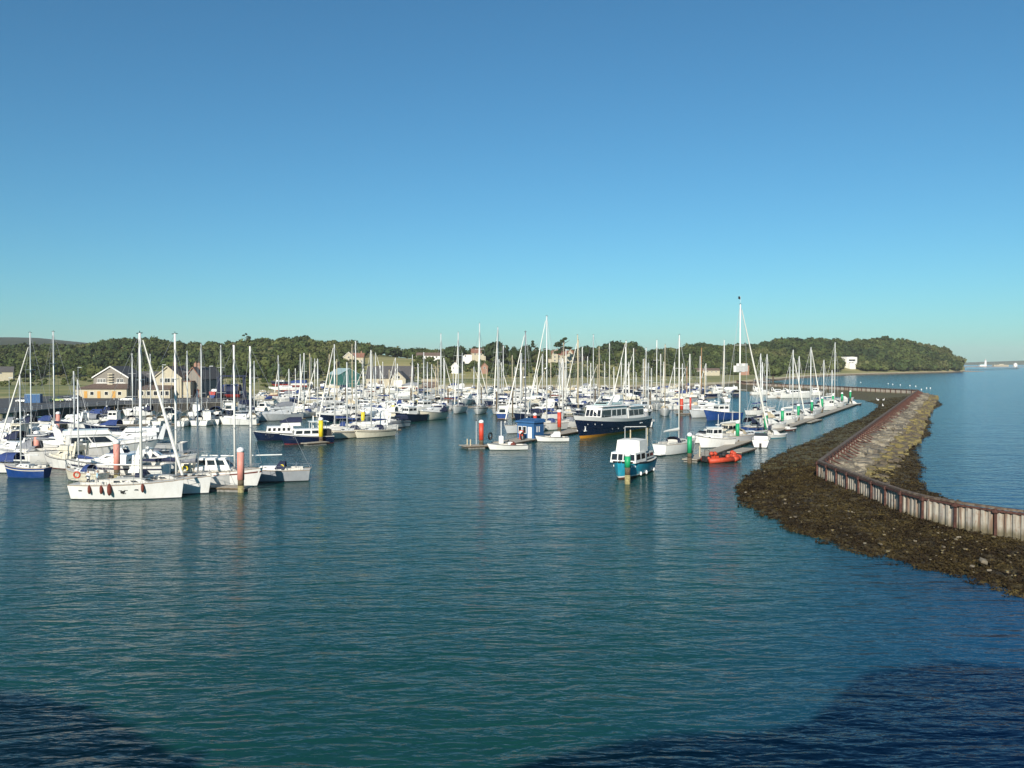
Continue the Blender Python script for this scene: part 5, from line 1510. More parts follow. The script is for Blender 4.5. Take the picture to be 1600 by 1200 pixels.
    if rails and style != 'open':
        mm = MB(); pts = []
        for t, s_ in ((.50, -1), (.65, -1), (.8, -1), (.92, -1), (1, -1), (1, 1), (.92, 1), (.8, 1), (.65, 1), (.50, 1)):
            p = h.P(t, 1, s_, -.06); q = (p[0], p[1], p[2] + .6); mm.tube(p, q, .022, .022, 4); pts.append(q)
        mm.path(pts, .024, 4); mm.build("bow_rail", M['steel'], r)
    BOATS.append((r, px, py, dict(kind='motor', style=style, hull=hull, cov=hood, label=label, yaw=yaw, L=L, hood=hood)))
    return r, h, zd

def fender(root, h, t, side, col='cred', label="", big=1.0, cat="fender"):
    p = h.P(t, .8, side, .15 * big)
    w = root.matrix_world if False else Matrix.Translation(root.location) @ Matrix.Rotation(root.rotation_euler.z, 4, 'Z')
    q = w @ Vector(p)
    o = MB().lathe([(.03, .55), (.10, .48), (.17, .25), (.17, -.25), (.10, -.48), (.03, -.55)], 10).build("fender", M[col], None, True)
    o.location = q; o.scale = (big, big, big * .9)
    MB().tube((0, 0, .55), (0, -.02, 1.0), .015, .015, 4).build("fender_line", M['wire'], o)
    return tag(o, label, cat, "fenders hung over the near yacht's side")

# ---------------- the left marina, near boats
r, h, zd, zt = yacht(199, 779, 1, 12.2, 517, cov=None, gen=True, hood=None, stripe=None, det=2, label="long white yacht nearest of all, side on, with four maroon fenders", mx=.115, spar='sparwhite', mast_r=.17, spr=2, fb=2.05, rake=.35, gr=1.5, B=3.9)
MB().tube((-1.34 - .12, 0, zd + .55), (-1.34 - 4.4, 0, zd + 1.7), .10, .10, 6)
for k, (px_, t) in enumerate([(150, .215), (168, .325), (182, .40), (228, .68)]):
    fender(r, h, t, -1, 'cred', ["leftmost maroon fender, near the long white yacht's stern", "second maroon fender, a bit narrower, on the long white yacht", "fattest maroon fender, amidships on the long white yacht", "single maroon fender towards the long white yacht's bow"][k], [1.0, 1.0, 1.35, 1.0][k])
# little emblem on the topsides
e = MB()
for (a, b, c_, d_) in [(.47, .50, .70, .73), (.485, .515, .55, .69), (.50, .53, .52, .56), (.52, .55, .70, .73), (.51, .525, .6, .70)]:
    e.add([h.P(a, c_, -1, .02), h.P(b, c_, -1, .02), h.P(b, d_, -1, .02), h.P(a, d_, -1, .02)], [(0, 1, 2, 3)])
e.build("emblem", M['black'], r)
for t in (.12, .62):
    q = h.P(t, .72, -1, .012); MB().cbox(q[0], q[1], q[2], .42, .04, .12).build("port_light", M['glass'], r)
MB().hexa([(-1.6, -.05, zd + .5), (-1.5, -.05, zd + .5), (-1.5, .05, zd + .5), (-1.6, .05, zd + .5)], [(-3.0, -.04, zd + 3.6), (-1.5, -.04, zd + 4.6), (-1.5, .04, zd + 4.6), (-3.0, .04, zd + 3.6)])
j = MB(); rows = []
for t in range(7):
    x = 1.15 - .2 * t; zt_ = zd + 1.4 + 3.0 * (1 - t / 6) ** 1.4
    rows.append([(x, .10 * math.sin(t), zd + 1.15), (x, .06, zt_)])
j.grid(rows); j.build("hoisted_sail", M['sail'], r)
lb = empty("horseshoe_lifebuoy", r.location + Vector((-5.1, -1.2, 2.75)), 0, "orange lifebuoy on the stern rail of the nearest white yacht", "lifebuoy")
mm = MB()
for i in range(14):
    a, b = 2 * math.pi * i / 14, 2 * math.pi * (i + 1) / 14; mm.tube((.33 * math.cos(a), 0, .33 * math.sin(a)), (.33 * math.cos(b), 0, .33 * math.sin(b)), .09, .09, 6, False)
mm.build("ring", M['orange'], lb, True)
person(r.location + Vector((-4.6, .3, 1.25)), -100, M['cwhite'], M['cnavy'], "person in white standing in the cockpit of the nearest yacht")
person(r.location + Vector((-3.9, .9, 1.25)), 30, paint('shirt_pale_blue', (.35, .55, .65), .8, .05), M['cgrey'], "person in pale blue standing by the nearest yacht's wheel")

yacht(243, 772, 2, 12.4, 518, cov='cnavy', gen=False, hood='cnavy', det=2, label="second white yacht, bow just ahead of the nearest yacht's bow", mx=.18, spar='sparwhite', mast_r=.14, fb=2.0, rake=.4)
r, h, zd, zt = yacht(345, 760, -2, 10.2, 536, cov=None, gen=False, hood=None, det=2, label="white motor sailer with glazed doghouse behind the pontoon end", mx=.16, spar='sparwhite', mast_r=.14, fb=2.25, stripe='cred')
m, fc = house(-2.9, 1.5, 2.3, 1.9, zd + .2, zd + 1.65, .3, .8, .15, .1); c = m.build("doghouse", M['white'], r)
panes(c, fc, [('f', .08, .47, .25, .85), ('f', .53, .92, .25, .85), ('s', .08, .3, .45, .85), ('s', .36, .6, .45, .85), ('s', .66, .9, .45, .85), ('p', .1, .9, .45, .85)])
m, fc = house(-4.9, -3.0, 2.3, 2.3, zd + .1, zd + 1.2, .3, .2, .15, .1); c = m.build("aft_cabin", M['cream'], r); panes(c, fc, [('s', .3, .7, .4, .8)])
lb = empty("horseshoe_lifebuoy", at(294, 761, 0) + Vector((0, -1.3, 2.35)), .3, "yellow horseshoe lifebuoy on the motor sailer's stern rail", "lifebuoy")
mm = MB()
for i in range(11):
    a, b = math.pi * (1.6 * i / 11 - .3), math.pi * (1.6 * (i + 1) / 11 - .3); mm.tube((.3 * math.cos(a), 0, .3 * math.sin(a)), (.3 * math.cos(b), 0, .3 * math.sin(b)), .1, .1, 6, False)
mm.build("ring", M['yellow'], lb, True)
r, h, zd, zt = yacht(424, 752, 188, 9.6, 538, hull='grey', cov=None, gen=False, hood='cnavy', det=2, label="grey hulled yacht with white stern turned to the right, right of the piles", mx=.27, spar='sparwhite', mast_r=.15, fb=1.8, stripe=None)
MB().add([h.P(0, k, s_, .012) if True else 0 for k, s_ in ((.25, -1), (.6, -1), (1, -1), (1, 1), (.6, 1), (.25, 1))], [(0, 1, 2, 3, 4, 5)]).build("transom", M['white'], r)
for o in r.children:
    if o.name.startswith("transom"): o.location.x = -.02
lb = empty("horseshoe_lifebuoy", at(441, 752, 0) + Vector((0, -.6, 1.85)), 0, "yellow lifebuoy on the rail of the grey hulled yacht", "lifebuoy")
mm = MB()
for i in range(11):
    a, b = math.pi * (1.6 * i / 11 - .3), math.pi * (1.6 * (i + 1) / 11 - .3); mm.tube((.28 * math.cos(a), 0, .28 * math.sin(a)), (.28 * math.cos(b), 0, .28 * math.sin(b)), .1, .1, 6, False)
mm.build("ring", M['yellow'], lb, True)
yacht(308, 764, 20, 9, 607, cov='cgrey', gen=False, hood=None, det=1, label="slim yacht with thin leaning grey mast between two white yachts", mx=.0, hull='white')
yacht(39, 746, 173, 6.2, 582, hull='blue', cov=None, gen=False, hood=None, det=2, label="small blue hulled yacht with short mast at the far left", mx=.12, boot='bootblue', stripe='cream', spr=1, fb=1.6)
r, h, zd, zt = yacht(130, 752, 155, 7.0, 590, hull='cream', cov='cblue', gen=False, hood='cblue', det=2, label="small cream yacht with pale blue hatch behind the long yacht's stern", mx=.15, spr=1)
yacht(42, 722, 170, 10.5, 517, cov='cgrey', gen=True, hood='cgrey', det=1, label="tall masted yacht with white furled headsail at the far left", mx=-.06, hull='white')
yacht(88, 690, 170, 11, 516, cov='cnavy', gen=False, hood='cnavy', det=1, label="tall bare masted yacht behind the farthest faded red pile", mx=.05, hull='navy')
motor(104, 732, 160, 8.5, 'fly', hood=None, det=2, top='cream', label="white cruiser with big canvas box cover left of the flybridge cruiser", boot='bootred')
for o in []: pass
r, h, zd = motor(150, 722, 25, 17.5, 'fly', det=2, hs=1.35, label="large white flybridge cruiser stern on behind the faded red pile", top='white', B=5.4, fb=3.1, hood=None)
# tender carried on the flybridge cruiser's stern
q = r.location + Vector((-6.6, -3.6, 4.3))
t_ = empty("tender", q, math.radians(-4), "black and white inflatable tender carried on the big flybridge cruiser's stern", "dinghy")
mm = MB()
for s_ in (-1, 1): mm.path([(-1.5, s_ * .6, 0), (.7, s_ * .6, .05), (1.4, s_ * .3, .2), (1.6, 0, .25)], .2, 8)
mm.build("tube", M['cgrey'], t_, True)
MB().box(-1.4, 1.0, -.5, .5, -.12, 0).build("floor", M['black'], t_); MB().path([(-1.5, -.82, .02), (.7, -.82, .07), (1.4, -.5, .2)], .05, 4).build("stripe", M['white'], t_)
motor(180, 746, 182, 13.0, 'cruiser', det=2, fb=2.4, label="sleek white sports cruiser with tinted eye shaped windows behind the long yacht", hood=None, stripe='cnavy')
motor(232, 738, 8, 10.5, 'cruiser', det=2, label="motor cruiser with tall navy canopy behind the two nearest masts", hood='cnavy', hull='white', stripe='cnavy')
motor(212, 712, 190, 15, 'fly', det=1, hs=1.3, fb=2.8, label="pale grey flybridge cruiser behind the sports cruiser", hull='pale', top='pale')
motor(86, 708, 165, 9, 'cruiser', det=1, hood='cbeige', label="cruiser with beige folded canopy above the second faded red pile")
motor(62, 700, 170, 8, 'cuddy', det=1, hood='cnavy', hull='navy', label="navy cuddy boat under dark cover left of the beige canopy cruiser")
motor(20, 716, 170, 9, 'cruiser', det=1, hood='cgrey', label="grey covered cruiser at the left picture edge")
motor(30, 690, 170, 8.5, 'wheel', det=1, hull='navy', top='cream', label="small wheelhouse boat with aerials near the left picture edge")
motor(-8, 738, 175, 8, 'cuddy', det=1, hood='cblue', label="boat cut off by the left picture edge beside the blue yacht")
motor(0, 700, 172, 9, 'cruiser', det=1, hood='cnavy', label="white cruiser cut off by the left edge under the quay")
yacht(120, 700, 168, 9, None, cov='cnavy', hull='navy', gen=False, hood='cnavy', det=1, label="low navy yacht in the gap between quay pontoon and flybridge cruiser")
motor(160, 676, 175, 9, 'cuddy', det=1, hull='navy', hood='cblue', label="long dark blue covered boat under the clubhouse quay")
motor(150, 655, 180, 9, 'cruiser', det=1, hull='navy', top='cblue', hood='cnavy', label="navy covered motor boat moored at the foot of the quay wall")
motor(215, 650, 185, 8.5, 'cruiser', det=1, hull='white', hood='cnavy', label="white hardtop launch with navy sides against the quay wall")
for (px, py, yaw, L, st, hull, hood, lab) in [(25, 672, 172, 9, 'cruiser', 'white', 'cnavy', "white cruiser under the quay at the far left"), (60, 668, 172, 9, 'cuddy', 'white', 'cblue', "white cuddy boat with rounded blue cover under the quay"), (112, 672, 175, 10, 'fly', 'white', None, "white flybridge boat right of the farthest faded red pile"),
        (132, 664, 178, 8, 'cuddy', 'white', 'cgrey', "small grey covered boat near the quay piles"), (178, 664, 178, 8, 'wheel', 'white', None, "small white wheelhouse boat below the walking people"), (70, 684, 170, 9, 'cruiser', 'white', 'cbeige', "white cruiser with cream hood left of the farthest faded red pile"),
        (5, 688, 172, 9, 'fly', 'white', 'cgrey', "white flybridge boat at the left edge below the quay"), (205, 694, 185, 10, 'cruiser', 'white', 'cnavy', "white cruiser with navy hood behind the sports cruiser"), (262, 730, 5, 8, 'cuddy', 'white', 'cgrey', "white boat with round fenders behind the second yacht's mast"),
        (270, 655, 92, 9, 'cruiser', 'white', 'cnavy', "white cruiser stern on close under the cream hall"), (360, 648, 95, 11, 'fly', 'navy', 'cnavy', "dark flybridge boat close under the boat hoist"), (308, 650, 92, 8, 'wheel', 'white', None, "white wheelhouse boat tucked under the quay wall"),
        (412, 643, 92, 10, 'cruiser', 'white', None, "white cruiser at the corner where the quay ends"), (340, 650, 95, 9, 'cuddy', 'white', 'cblue', "blue hooded boat tucked under the quay by the hoist")]:
    motor(px, py, yaw, L, st, hull=hull, hood=hood, det=1, label=lab)
# quay row of white sterns
for k, (px, py, yaw, L, top, st, lab) in enumerate([(206, 664, 105, 9, 550, 'y', "white yacht stern on under the clubhouse, left of a row of four"), (234, 663, 100, 8.5, 551, 'y', "white yacht stern on beside the cream hall's bay"), (253, 665, 95, 9, 570, 'y', "round white stern below the cream hall's bay windows"),
        (291, 665, 92, 9.5, 546, 'y', "broad white stern with beige cockpit below the dark store"), (313, 664, 90, 9, 535, 'y', "white stern with tall mast right of the dark store"), (325, 664, 88, 8, None, 'w', "white wheelhouse boat at the quay row's right part"),
        (344, 662, 92, 9.5, 537, 'y', "white yacht with tall mast near the blue quay crane"), (372, 664, 185, 9, None, 'c', "white cruiser side on at the right end of the quay row"), (396, 660, 92, 10, 562, 'y', "white yacht at the end of the quay row, mast against the wood")]):
    if st == 'y': yacht(px, py, yaw, L, top, cov=random.choice(['cblue', 'cnavy', 'cbeige']), gen=False, hood=random.choice([None, 'cnavy', 'cbeige']), det=1, label=lab)
    elif st == 'w': motor(px, py, yaw, L, 'wheel', det=1, label=lab)
    else: motor(px, py, yaw, L, 'cruiser', det=1, label=lab, hood=None)
motor(388, 655, 300, 15, 'fly', hull='navy', top='grey', det=1, label="big dark flybridge yacht with masts against it, left of the grey cruiser", hood='cnavy', B=4.8, fb=2.5)
motor(432, 657, 222, 13.5, 'fly', hull='pale', top='pale', det=1, label="pale grey flybridge yacht showing its bow, above the two navy barges", B=4.3, fb=2.2, hood='cgrey')

# the two navy barges at the yellow T end
def barge(px, py, yaw, L, boot, label, fly=False, big=False):
    r, h, zd = motor(px, py, yaw, L, 'open', hull='navy', boot=boot, det=2, label=label, B=3.9, fb=2.0, name="river_barge", cat="barge")
    for o in list(r.children):
        if o.name.split('.')[0] in ("console", "windscreen", "thwart"): bpy.data.objects.remove(o)
    h.band(.93, 1.0, .03).build("gunwale_stripe", M['white'], r)
    m, fc = house(-.26 * L, .26 * L, 2.9, 2.5, 1.2, 2.75, .1, .3, .1, .1); c = m.build("saloon", M['white'], r)
    n = 3 if big else 5
    for k in range(n):
        u = .06 + k * .90 / n; w = .24 if big else .10
        for sd in 'sp': MB().pane(fc[sd], u, u + w, .45, .82, .02).build("window", M['glass'], c)
    panes(c, fc, [('f', .1, .45, .4, .85), ('f', .55, .9, .4, .85)])
    if fly:
        m, fc = house(-.40 * L, -.02 * L, 2.6, 2.4, 2.8, 3.5, .1, .4, .05); c = m.build("upper_deck", M['white'], r)
        canopy_arch(-.42 * L, -.0 * L, 2.6, 3.45, 1.0).build("canopy", M['cnavy'], r, True)
        for k in range(5): MB().pane(fc['s'], .05 + .19 * k, .18 + .19 * k, .3, .95, .02).build("window", M['glass'], c)
    else:
        a = MB()
        for x in (-.36 * L, -.08 * L):
            for s_ in (-1, 1): a.tube((x, s_ * 1.3, 1.8), (x, s_ * 1.3, 4.0), .05, .05, 5)
        a.build("roof_post", M['white'], r); MB().box(-.40 * L, -.05 * L, -1.5, 1.5, 4.0, 4.12).build("sun_roof", M['white'], r)
        m, fc = house(-.46 * L, -.27 * L, 2.8, 2.9, 1.1, 2.6, .1, 0, .05); m.build("aft_canvas", M['black'], r)
barge(436, 688, 197, 10.0, 'boot', "dark navy barge with five small side windows, left of the yellow pile", True)
barge(478, 693, 203, 9.8, 'bootred', "navy barge with red waterline and three large windows by the yellow pile", False, True)
# forward yachts and cruisers along the yellow piles
yacht(546, 684, 233, 9.6, 564, hull='cream', cov='cnavy', gen=False, hood='cnavy', det=2, label="small cream yacht bow to us, first right of the yellow pile", stripe='cnavy', spr=1)
yacht(584, 683, 228, 10.0, 545, hull='cream', cov='cblue', gen=False, hood='cnavy', det=2, label="small cream yacht with black rubbing band, second right of the yellow pile", stripe='black', spr=1)
yacht(527, 676, 200, 8.5, 536, hull='white', cov='cblue', gen=True, hood='cblue', det=1, label="tall masted yacht stern behind the yellow pile's T end")
yacht(560, 672, 200, 8.5, 531, hull='white', cov='cnavy', gen=False, hood='cnavy', det=1, label="yacht with the highest mast beside the second yellow pile")
motor(588, 674, 205, 9, 'fly', det=1, label="white flybridge boat with two dark front windows above the cream yachts", hood='cwhite')
motor(614, 668, 236, 9.2, 'cuddy', det=2, hull='pale', hood='cnavy', label="low grey white cuddy boat between the cream yachts and navy wheelhouse boat", stripe='cnavy')
motor(640, 659, 236, 11.0, 'wheel', det=2, hull='navy', label="navy hulled boat with white three windowed wheelhouse right of the cuddy boat", fb=2.5)
motor(673, 656, 242, 11.5, 'cruiser', det=2, hull='cream', label="cream cruiser with one wide black windscreen at the front row's right", fb=2.6, B=4.3, hood='cnavy')
motor(628, 652, 210, 9, 'fly', det=1, label="white flybridge boat with pale blue screens behind the yellow pile", hood=None)
# bow-on trio
yacht(717, 645, 262, 13, 518, det=2, cov='cgrey', gen=True, hood='cnavy', label="left of three large yachts bow on, left of the red pile", B=4.5, fb=2.3)
yacht(750, 646, 265, 12.5, 504, det=2, cov='cwhite', gen=True, hood='cgrey', label="middle of three large bow on yachts, with the highest mast", stripe='black', B=4.5, fb=2.3)
yacht(779, 646, 258, 13, 510, det=2, cov='cnavy', gen=True, hood='cnavy', label="right of three large bow on yachts, brown mast base", stripe='black', B=4.5, fb=2.3)
yacht(690, 643, 262, 12, 520, det=1, cov='cblue', gen=False, hood='cblue', label="yacht with dark topped mast left of the large bow on trio")
motor(728, 632, 262, 12, 'fly', det=1, label="two storey white cruiser between the masts of the bow on trio", B=4.4, fb=2.2)
yacht(818, 676, 222, 11, 516, det=2, hull='pale', cov='cgrey', gen=True, hood=None, label="pale yacht with dark mast and leaning white headsail behind the kiosk", mx=-.05, spar='cgrey', radar=True)
yacht(853, 672, 218, 11.5, 492, det=2, hull='white', cov='cblue', gen=True, hood='cblue', label="white yacht with very tall mast just behind the blue kiosk", mx=-.02, radar=True)
yacht(883, 668, 215, 10, 558, det=1, cov='cwhite', gen=False, hood='cgrey', label="yacht between the second red pile and the navy motor yacht's bow")
r, h, zd = motor(792, 703, 190, 7.0, 'open', det=2, label="long white workboat with maroon heap aboard at the fuel platform", fb=1.2)
MB().lathe([(.05, -.1), (.6, 0), (.55, .4), (.2, .7)], 8, (-1.0, 0, .7)).build("net_heap", M['cred'], r)
motor(862, 690, 186, 6.4, 'open', det=2, label="white workboat with small canopy right of the blue kiosk", hood='cwhite', fb=1.2)

# ---------------- big navy motor yacht
def big_yacht():
    a, b = at(903, 686), at(1000, 671.5)
    c = (a + b) / 2; L = (b - a).length + 2.6; yaw = math.atan2(a.y - b.y, a.x - b.x)
    r = empty("classic_motor_yacht", c, yaw, "large classic motor yacht with navy hull, orange waterline and white superstructure", "motor yacht")
    B = 6.2
    h = Hull(L, B, 3.9, 2.7, .80, 2.6, 0, 2.4, .25, flare=.30, draft=.6)
    h.skin(.55, None, 5, 21).build("hull", M['navy'], r, True)
    h.skin(None, .55, 2, 21).build("boot_top", M['bootorange'], r, True)
    h.band(.985, 1.18, .03, 21).build("bulwark", M['white'], r, True)
    h.band(.60, .625, .05, 21, 0, .9).build("rubbing_strake", M['navy'], r)
    h.deck().build("deck", M['teak'], r)
    for k, t in enumerate([.90, .83, .76]):
        for sd in (-1, 1):
            q = h.P(t, .80, sd, .02); MB().tube((q[0], q[1] - sd * .06, q[2]), (q[0], q[1] + sd * .03, q[2]), .14, .14, 8).build("porthole", M['steel'], r)
    for t in (.30, .36, .46, .54, .62):
        for sd in (-1, 1):
            q = h.P(t, .56, sd, .02); MB().tube((q[0], q[1] - sd * .06, q[2]), (q[0], q[1] + sd * .03, q[2]), .14, .14, 8).build("porthole", M['steel'], r)
    for sd in (-1, 1):
        q = h.P(.93, .58, sd, .05)
        MB().cbox(q[0], q[1], q[2], .12, .2, 1.0).cbox(q[0], q[1], q[2] - .4, .8, .25, .16).cbox(q[0], q[1], q[2] + .45, .5, .2, .14).build("anchor", M['gull'], r)
    # name board: a small white script mark on the quarter
    mk = MB()
    for k, (u, w) in enumerate([(0, .5), (.6, .18), (.85, .18), (1.1, .25)]):
        q = h.P(.22 - u / L, .80, 1, .03); mk.cbox(q[0], q[1], q[2], w * .8, .05, .25 if k == 0 else .14)
    mk.build("lettering", M['gull'], r)
    z0 = 2.9
    # raised fore part with raked front, then long deckhouse, then aft saloon
    def blk(x0, x1, w0, w1, z0, z1, rb, rf, si, nm, spec, crown=.12):
        m, fc = house(x0, x1, w0, w1, z0, z1, rb, rf, si, crown); c = m.build(nm, M['white'], r); panes(c, fc, spec); return fc
    W = [('s', .05, .22, .38, .80), ('s', .25, .41, .38, .80), ('s', .44, .60, .38, .80), ('s', .64, .98, .34, .82), ('p', .02, .36, .34, .82), ('p', .40, .56, .38, .80), ('p', .59, .75, .38, .80), ('p', .78, .95, .38, .80),
         ('f', .05, .24, .42, .84), ('f', .285, .475, .42, .84), ('f', .525, .715, .42, .84), ('f', .76, .95, .42, .84)]
    blk(-.10 * L, .27 * L, 4.9, 4.0, z0, 5.9, 0, 1.0, .25, "deckhouse", W)
    blk(-.38 * L, -.115 * L, 4.9, 4.9, z0 - .3, 5.5, .5, 0, .2, "aft_saloon", [('s', .05, .32, .38, .80), ('s', .35, .62, .38, .80), ('s', .65, .94, .38, .80), ('p', .05, .32, .38, .80), ('p', .35, .62, .38, .80), ('p', .65, .94, .38, .80), ('b', .2, .8, .1, .8)])
    MB().hexa([(-.12 * L, -2.7, 6.05), (.245 * L, -2.1, 6.05), (.245 * L, 2.1, 6.05), (-.12 * L, 2.7, 6.05)], [(-.12 * L, -2.6, 6.22), (.235 * L, -1.9, 6.3), (.235 * L, 1.9, 6.3), (-.12 * L, 2.6, 6.22)]).build("boat_deck", M['white'], r)
    MB().hexa([(-.42 * L, -2.7, 5.63), (-.125 * L, -2.75, 5.63), (-.125 * L, 2.75, 5.63), (-.42 * L, 2.7, 5.63)], [(-.42 * L, -2.6, 5.8), (-.125 * L, -2.65, 5.8), (-.125 * L, 2.65, 5.8), (-.42 * L, 2.6, 5.8)]).build("aft_canopy_deck", M['white'], r)
    for s_ in (-1, 1):
        for x in (-.41 * L, -.385 * L): MB().tube((x, s_ * 2.4, 2.6), (x, s_ * 2.4, 5.62), .05, .05, 6).build("stanchion", M['gull'], r)
    m, fc = house(-.06 * L, .15 * L, 3.6, 3.0, 6.31, 6.7, .2, .3, .1); m.build("flybridge", M['tealroof'], r)
    MB().pane(fc['f'], .05, .95, .5, 1.2, .02).build("windscreen", M['glass'], r)
    a_ = MB()      # radar arch leaning aft
    for s_ in (-1, 1): a_.hexa([(.10 * L, s_ * 1.6 - .1, 6.3), (.15 * L, s_ * 1.6 - .1, 6.3), (.15 * L, s_ * 1.6 + .1, 6.3), (.10 * L, s_ * 1.6 + .1, 6.3)], [(.05 * L, s_ * 1.5 - .1, 8.0), (.065 * L, s_ * 1.5 - .1, 8.0), (.065 * L, s_ * 1.5 + .1, 8.0), (.05 * L, s_ * 1.5 + .1, 8.0)])
    a_.box(-.06 * L, .065 * L, -1.6, -1.4, 8.01, 8.12); a_.box(-.06 * L, .065 * L, 1.4, 1.6, 8.01, 8.12)
    a_.build("radar_arch", M['white'], r)
    MB().hexa([(-.13 * L, -.9, 6.25), (-.07 * L, -.9, 6.25), (-.07 * L, .9, 6.25), (-.13 * L, .9, 6.25)], [(-.13 * L, -.7, 8.2), (-.09 * L, -.7, 8.2), (-.09 * L, .7, 8.2), (-.13 * L, .7, 8.2)]).build("funnel", M['white'], r)
    b_ = MB(); pts = []
    for t in (.55, .65, .75, .85, .93, 1.0):
        for s_ in (-1, 1):
            p = h.P(t, 1.18, s_, -.05); b_.tube(p, (p[0], p[1], p[2] + .5), .03, .03, 4)
    for s_ in (-1, 1): b_.path([(lambda p: (p[0], p[1], p[2] + .5))(h.P(t, 1.18, s_, -.05)) for t in (.55, .65, .75, .85, .93, 1.0)], .03, 4)
    b_.build("bow_rail", M['steel'], r)
    b_ = MB()
    for s_ in (-1, 1):
        P_ = [(-.40 * L + k * .55 * L / 10, s_ * 2.3, 5.85 if k < 5 else 6.25) for k in range(11)]
        for p in P_: b_.tube(p, (p[0], p[1], p[2] + .8), .025, .025, 4)
        b_.path([(p[0], p[1], p[2] + .8) for p in P_], .025, 4)
    b_.build("upper_rail", M['steel'], r)
    t_ = empty("ship_tender", Matrix.Translation(c) @ Matrix.Rotation(yaw, 4, 'Z') @ Vector((-.27 * L, 0, 6.1)), yaw, "small covered tender on the boat deck of the navy motor yacht", "dinghy")
    hh = Hull(3.6, 1.5, .55, .5, .8, .4, 0, 2, .03, draft=.2); hh.skin(None, None, 4, 9).build("hull", M['white'], t_, True); hh.deck(camber=.2).build("cover", M['cblue'], t_)
big_yacht()

# ---------------- teal fishing boat with canvas screen
def teal_boat():
    a, b = at(967, 750), at(1009, 735)
    c = (a + b) / 2; L = (b - a).length + .8; yaw = math.atan2(a.y - b.y, a.x - b.x)
    r = empty("fishing_boat", c, yaw, "teal wooden fishing boat with white cabin and tall white canvas screen", "fishing boat")
    B = 4.3
    h = Hull(L, B, 2.35, 1.9, .74, .6, 0, 2.6, .2, flare=.2)
    h.skin(.42, None, 5, 19).build("hull", M['teal'], r, True)
    h.skin(.25, .42, 1, 19, .01).build("waterline_band", M['white'], r, True)
    h.skin(None, .25, 2, 19).build("bottom_paint", M['bootbrown'], r, True)
    h.deck((-.44 * L, -.08 * L), B * .34, .7).build("deck", M['deck'], r)
    h.rail(.07).build("gunwale", M['black'], r)
    h.band(.93, .99, .03, 17).build("rubbing_strake", M['black'], r)
    mk = MB()
    for sd in (1, -1):
        for k in range(5):
            q = h.P(.86 - .022 * k, .78, sd, .03); mk.cbox(q[0], q[1], q[2], .13, .05, .26 if k % 2 else .2)
    mk.build("lettering", M['gull'], r)
    # low forward cabin with large windows
    m, fc = house(.02 * L, .33 * L, 4.0, 3.5, 2.0, 3.3, 0, .2, .10, .06); cb = m.build("cabin", M['white'], r)
    panes(cb, fc, [('f', .04, .26, .25, .85), ('f', .30, .48, .25, .85), ('f', .52, .70, .25, .85), ('f', .74, .96, .25, .85), ('s', .1, .45, .3, .85), ('s', .55, .9, .3, .85), ('p', .1, .45, .3, .85), ('p', .55, .9, .3, .85)])
    # upper white canvas wheelhouse
    m, fc = house(-.10 * L, .17 * L, 3.5, 3.3, 3.2, 4.75, 0, .25, .12, .1); m.build("canvas_screen", M['cwhite'], r)
    m, fc = house(-.36 * L, -.07 * L, 3.2, 3.3, 2.1, 2.9, 0, 0, .05); cc = m.build("aft_shelter", M['deck'], r)
    panes(cc, fc, [('p', .1, .4, .3, .85), ('p', .5, .9, .3, .85), ('s', .1, .9, .3, .85)])
    g = MB()
    for s_ in (-1, 1): g.tube((-.1 * L, s_ * 1.5, 2.9), (-.10 * L, s_ * 1.5, 6.3), .05, .04, 5)
    g.tube((-.10 * L, -1.5, 6.3), (-.1 * L, 1.5, 6.45), .05, .05, 5)
    g.build("gantry", M['alu'], r)
    MB().tube((-.02 * L, -.4, 4.7), (-.02 * L, -.4, 6.0), .09, .08, 6).build("exhaust", M['cbeige'], r)
    MB().tube((-.38 * L, .6, 2.8), (-.38 * L, .6, 6.0), .08, .06, 6).build("aft_mast", M['cbeige'], r)
    MB().tube((.43 * L, 0, 2.2), (.45 * L, 0, 3.2), .05, .04, 6).build("bitt", M['black'], r)
    MB().cbox(-.3 * L, .3, 3.2, 1.1, 1.6, .5, .3).build("tarpaulin", M['tealroof'], r)
    mw = Matrix.Translation(c) @ Matrix.Rotation(yaw, 4, 'Z')
    person(mw @ Vector((-.42 * L, .5, 1.75)), -150, M['cred'], M['cgrey'], "person in a red top at the stern of the teal fishing boat", .2, 1.05)
    for k, t in enumerate((.62, .45, .14)):
        q = mw @ Vector(h.P(t, .35, 1, .16)); o = MB().lathe([(.04, .4), (.2, .2), (.2, -.2), (.04, -.4)], 8).build("fender", M['gull'], None, True); o.location = q; o.scale = (.7, .7, .7)
        tag(o, ["white fender low at the teal boat's bow shoulder", "white fender low amidships on the teal boat", "white fender low near the teal boat's stern"][k], "fender")
teal_boat()

# ---------------- right hand walkway boats
r, h, zd, zt = yacht(1060, 708, 46, 11.0, 521, det=2, cov='cwhite', gen=False, hood='cnavy', label="white yacht stern to us beside the first green pile of the walkway", mx=.02, spar='sparwhite', spr=2, fb=2.2, B=3.9)
MB().box(-6.9, -5.45, -1.2, 1.2, .22, .36).build("bathing_platform", M['white'], r)
motor(1098, 692, 215, 6.6, 'cuddy', det=2, label="small white cuddy boat behind the white wheelhouse launch", hood='cwhite')
motor(1117, 699, 208, 7.6, 'wheel', det=2, label="bright white wheelhouse launch beside the first walkway berth", fb=2.1)
motor(1140, 690, 212, 8.0, 'wheel', det=2, label="cream topped wheelhouse boat left of the tallest masted yacht", top='cream', fb=2.0)
r, h, zd, zt = yacht(1165, 691, 40, 15, 474, det=2, cov='cwhite', gen=True, hood='cbeige', hull='pale', label="tall pale grey yacht with the highest mast, white bundle halfway up it", mx=-.12, spar='sparwhite', B=4.2, fb=1.9, gr=1.2)
bg_ = MB()
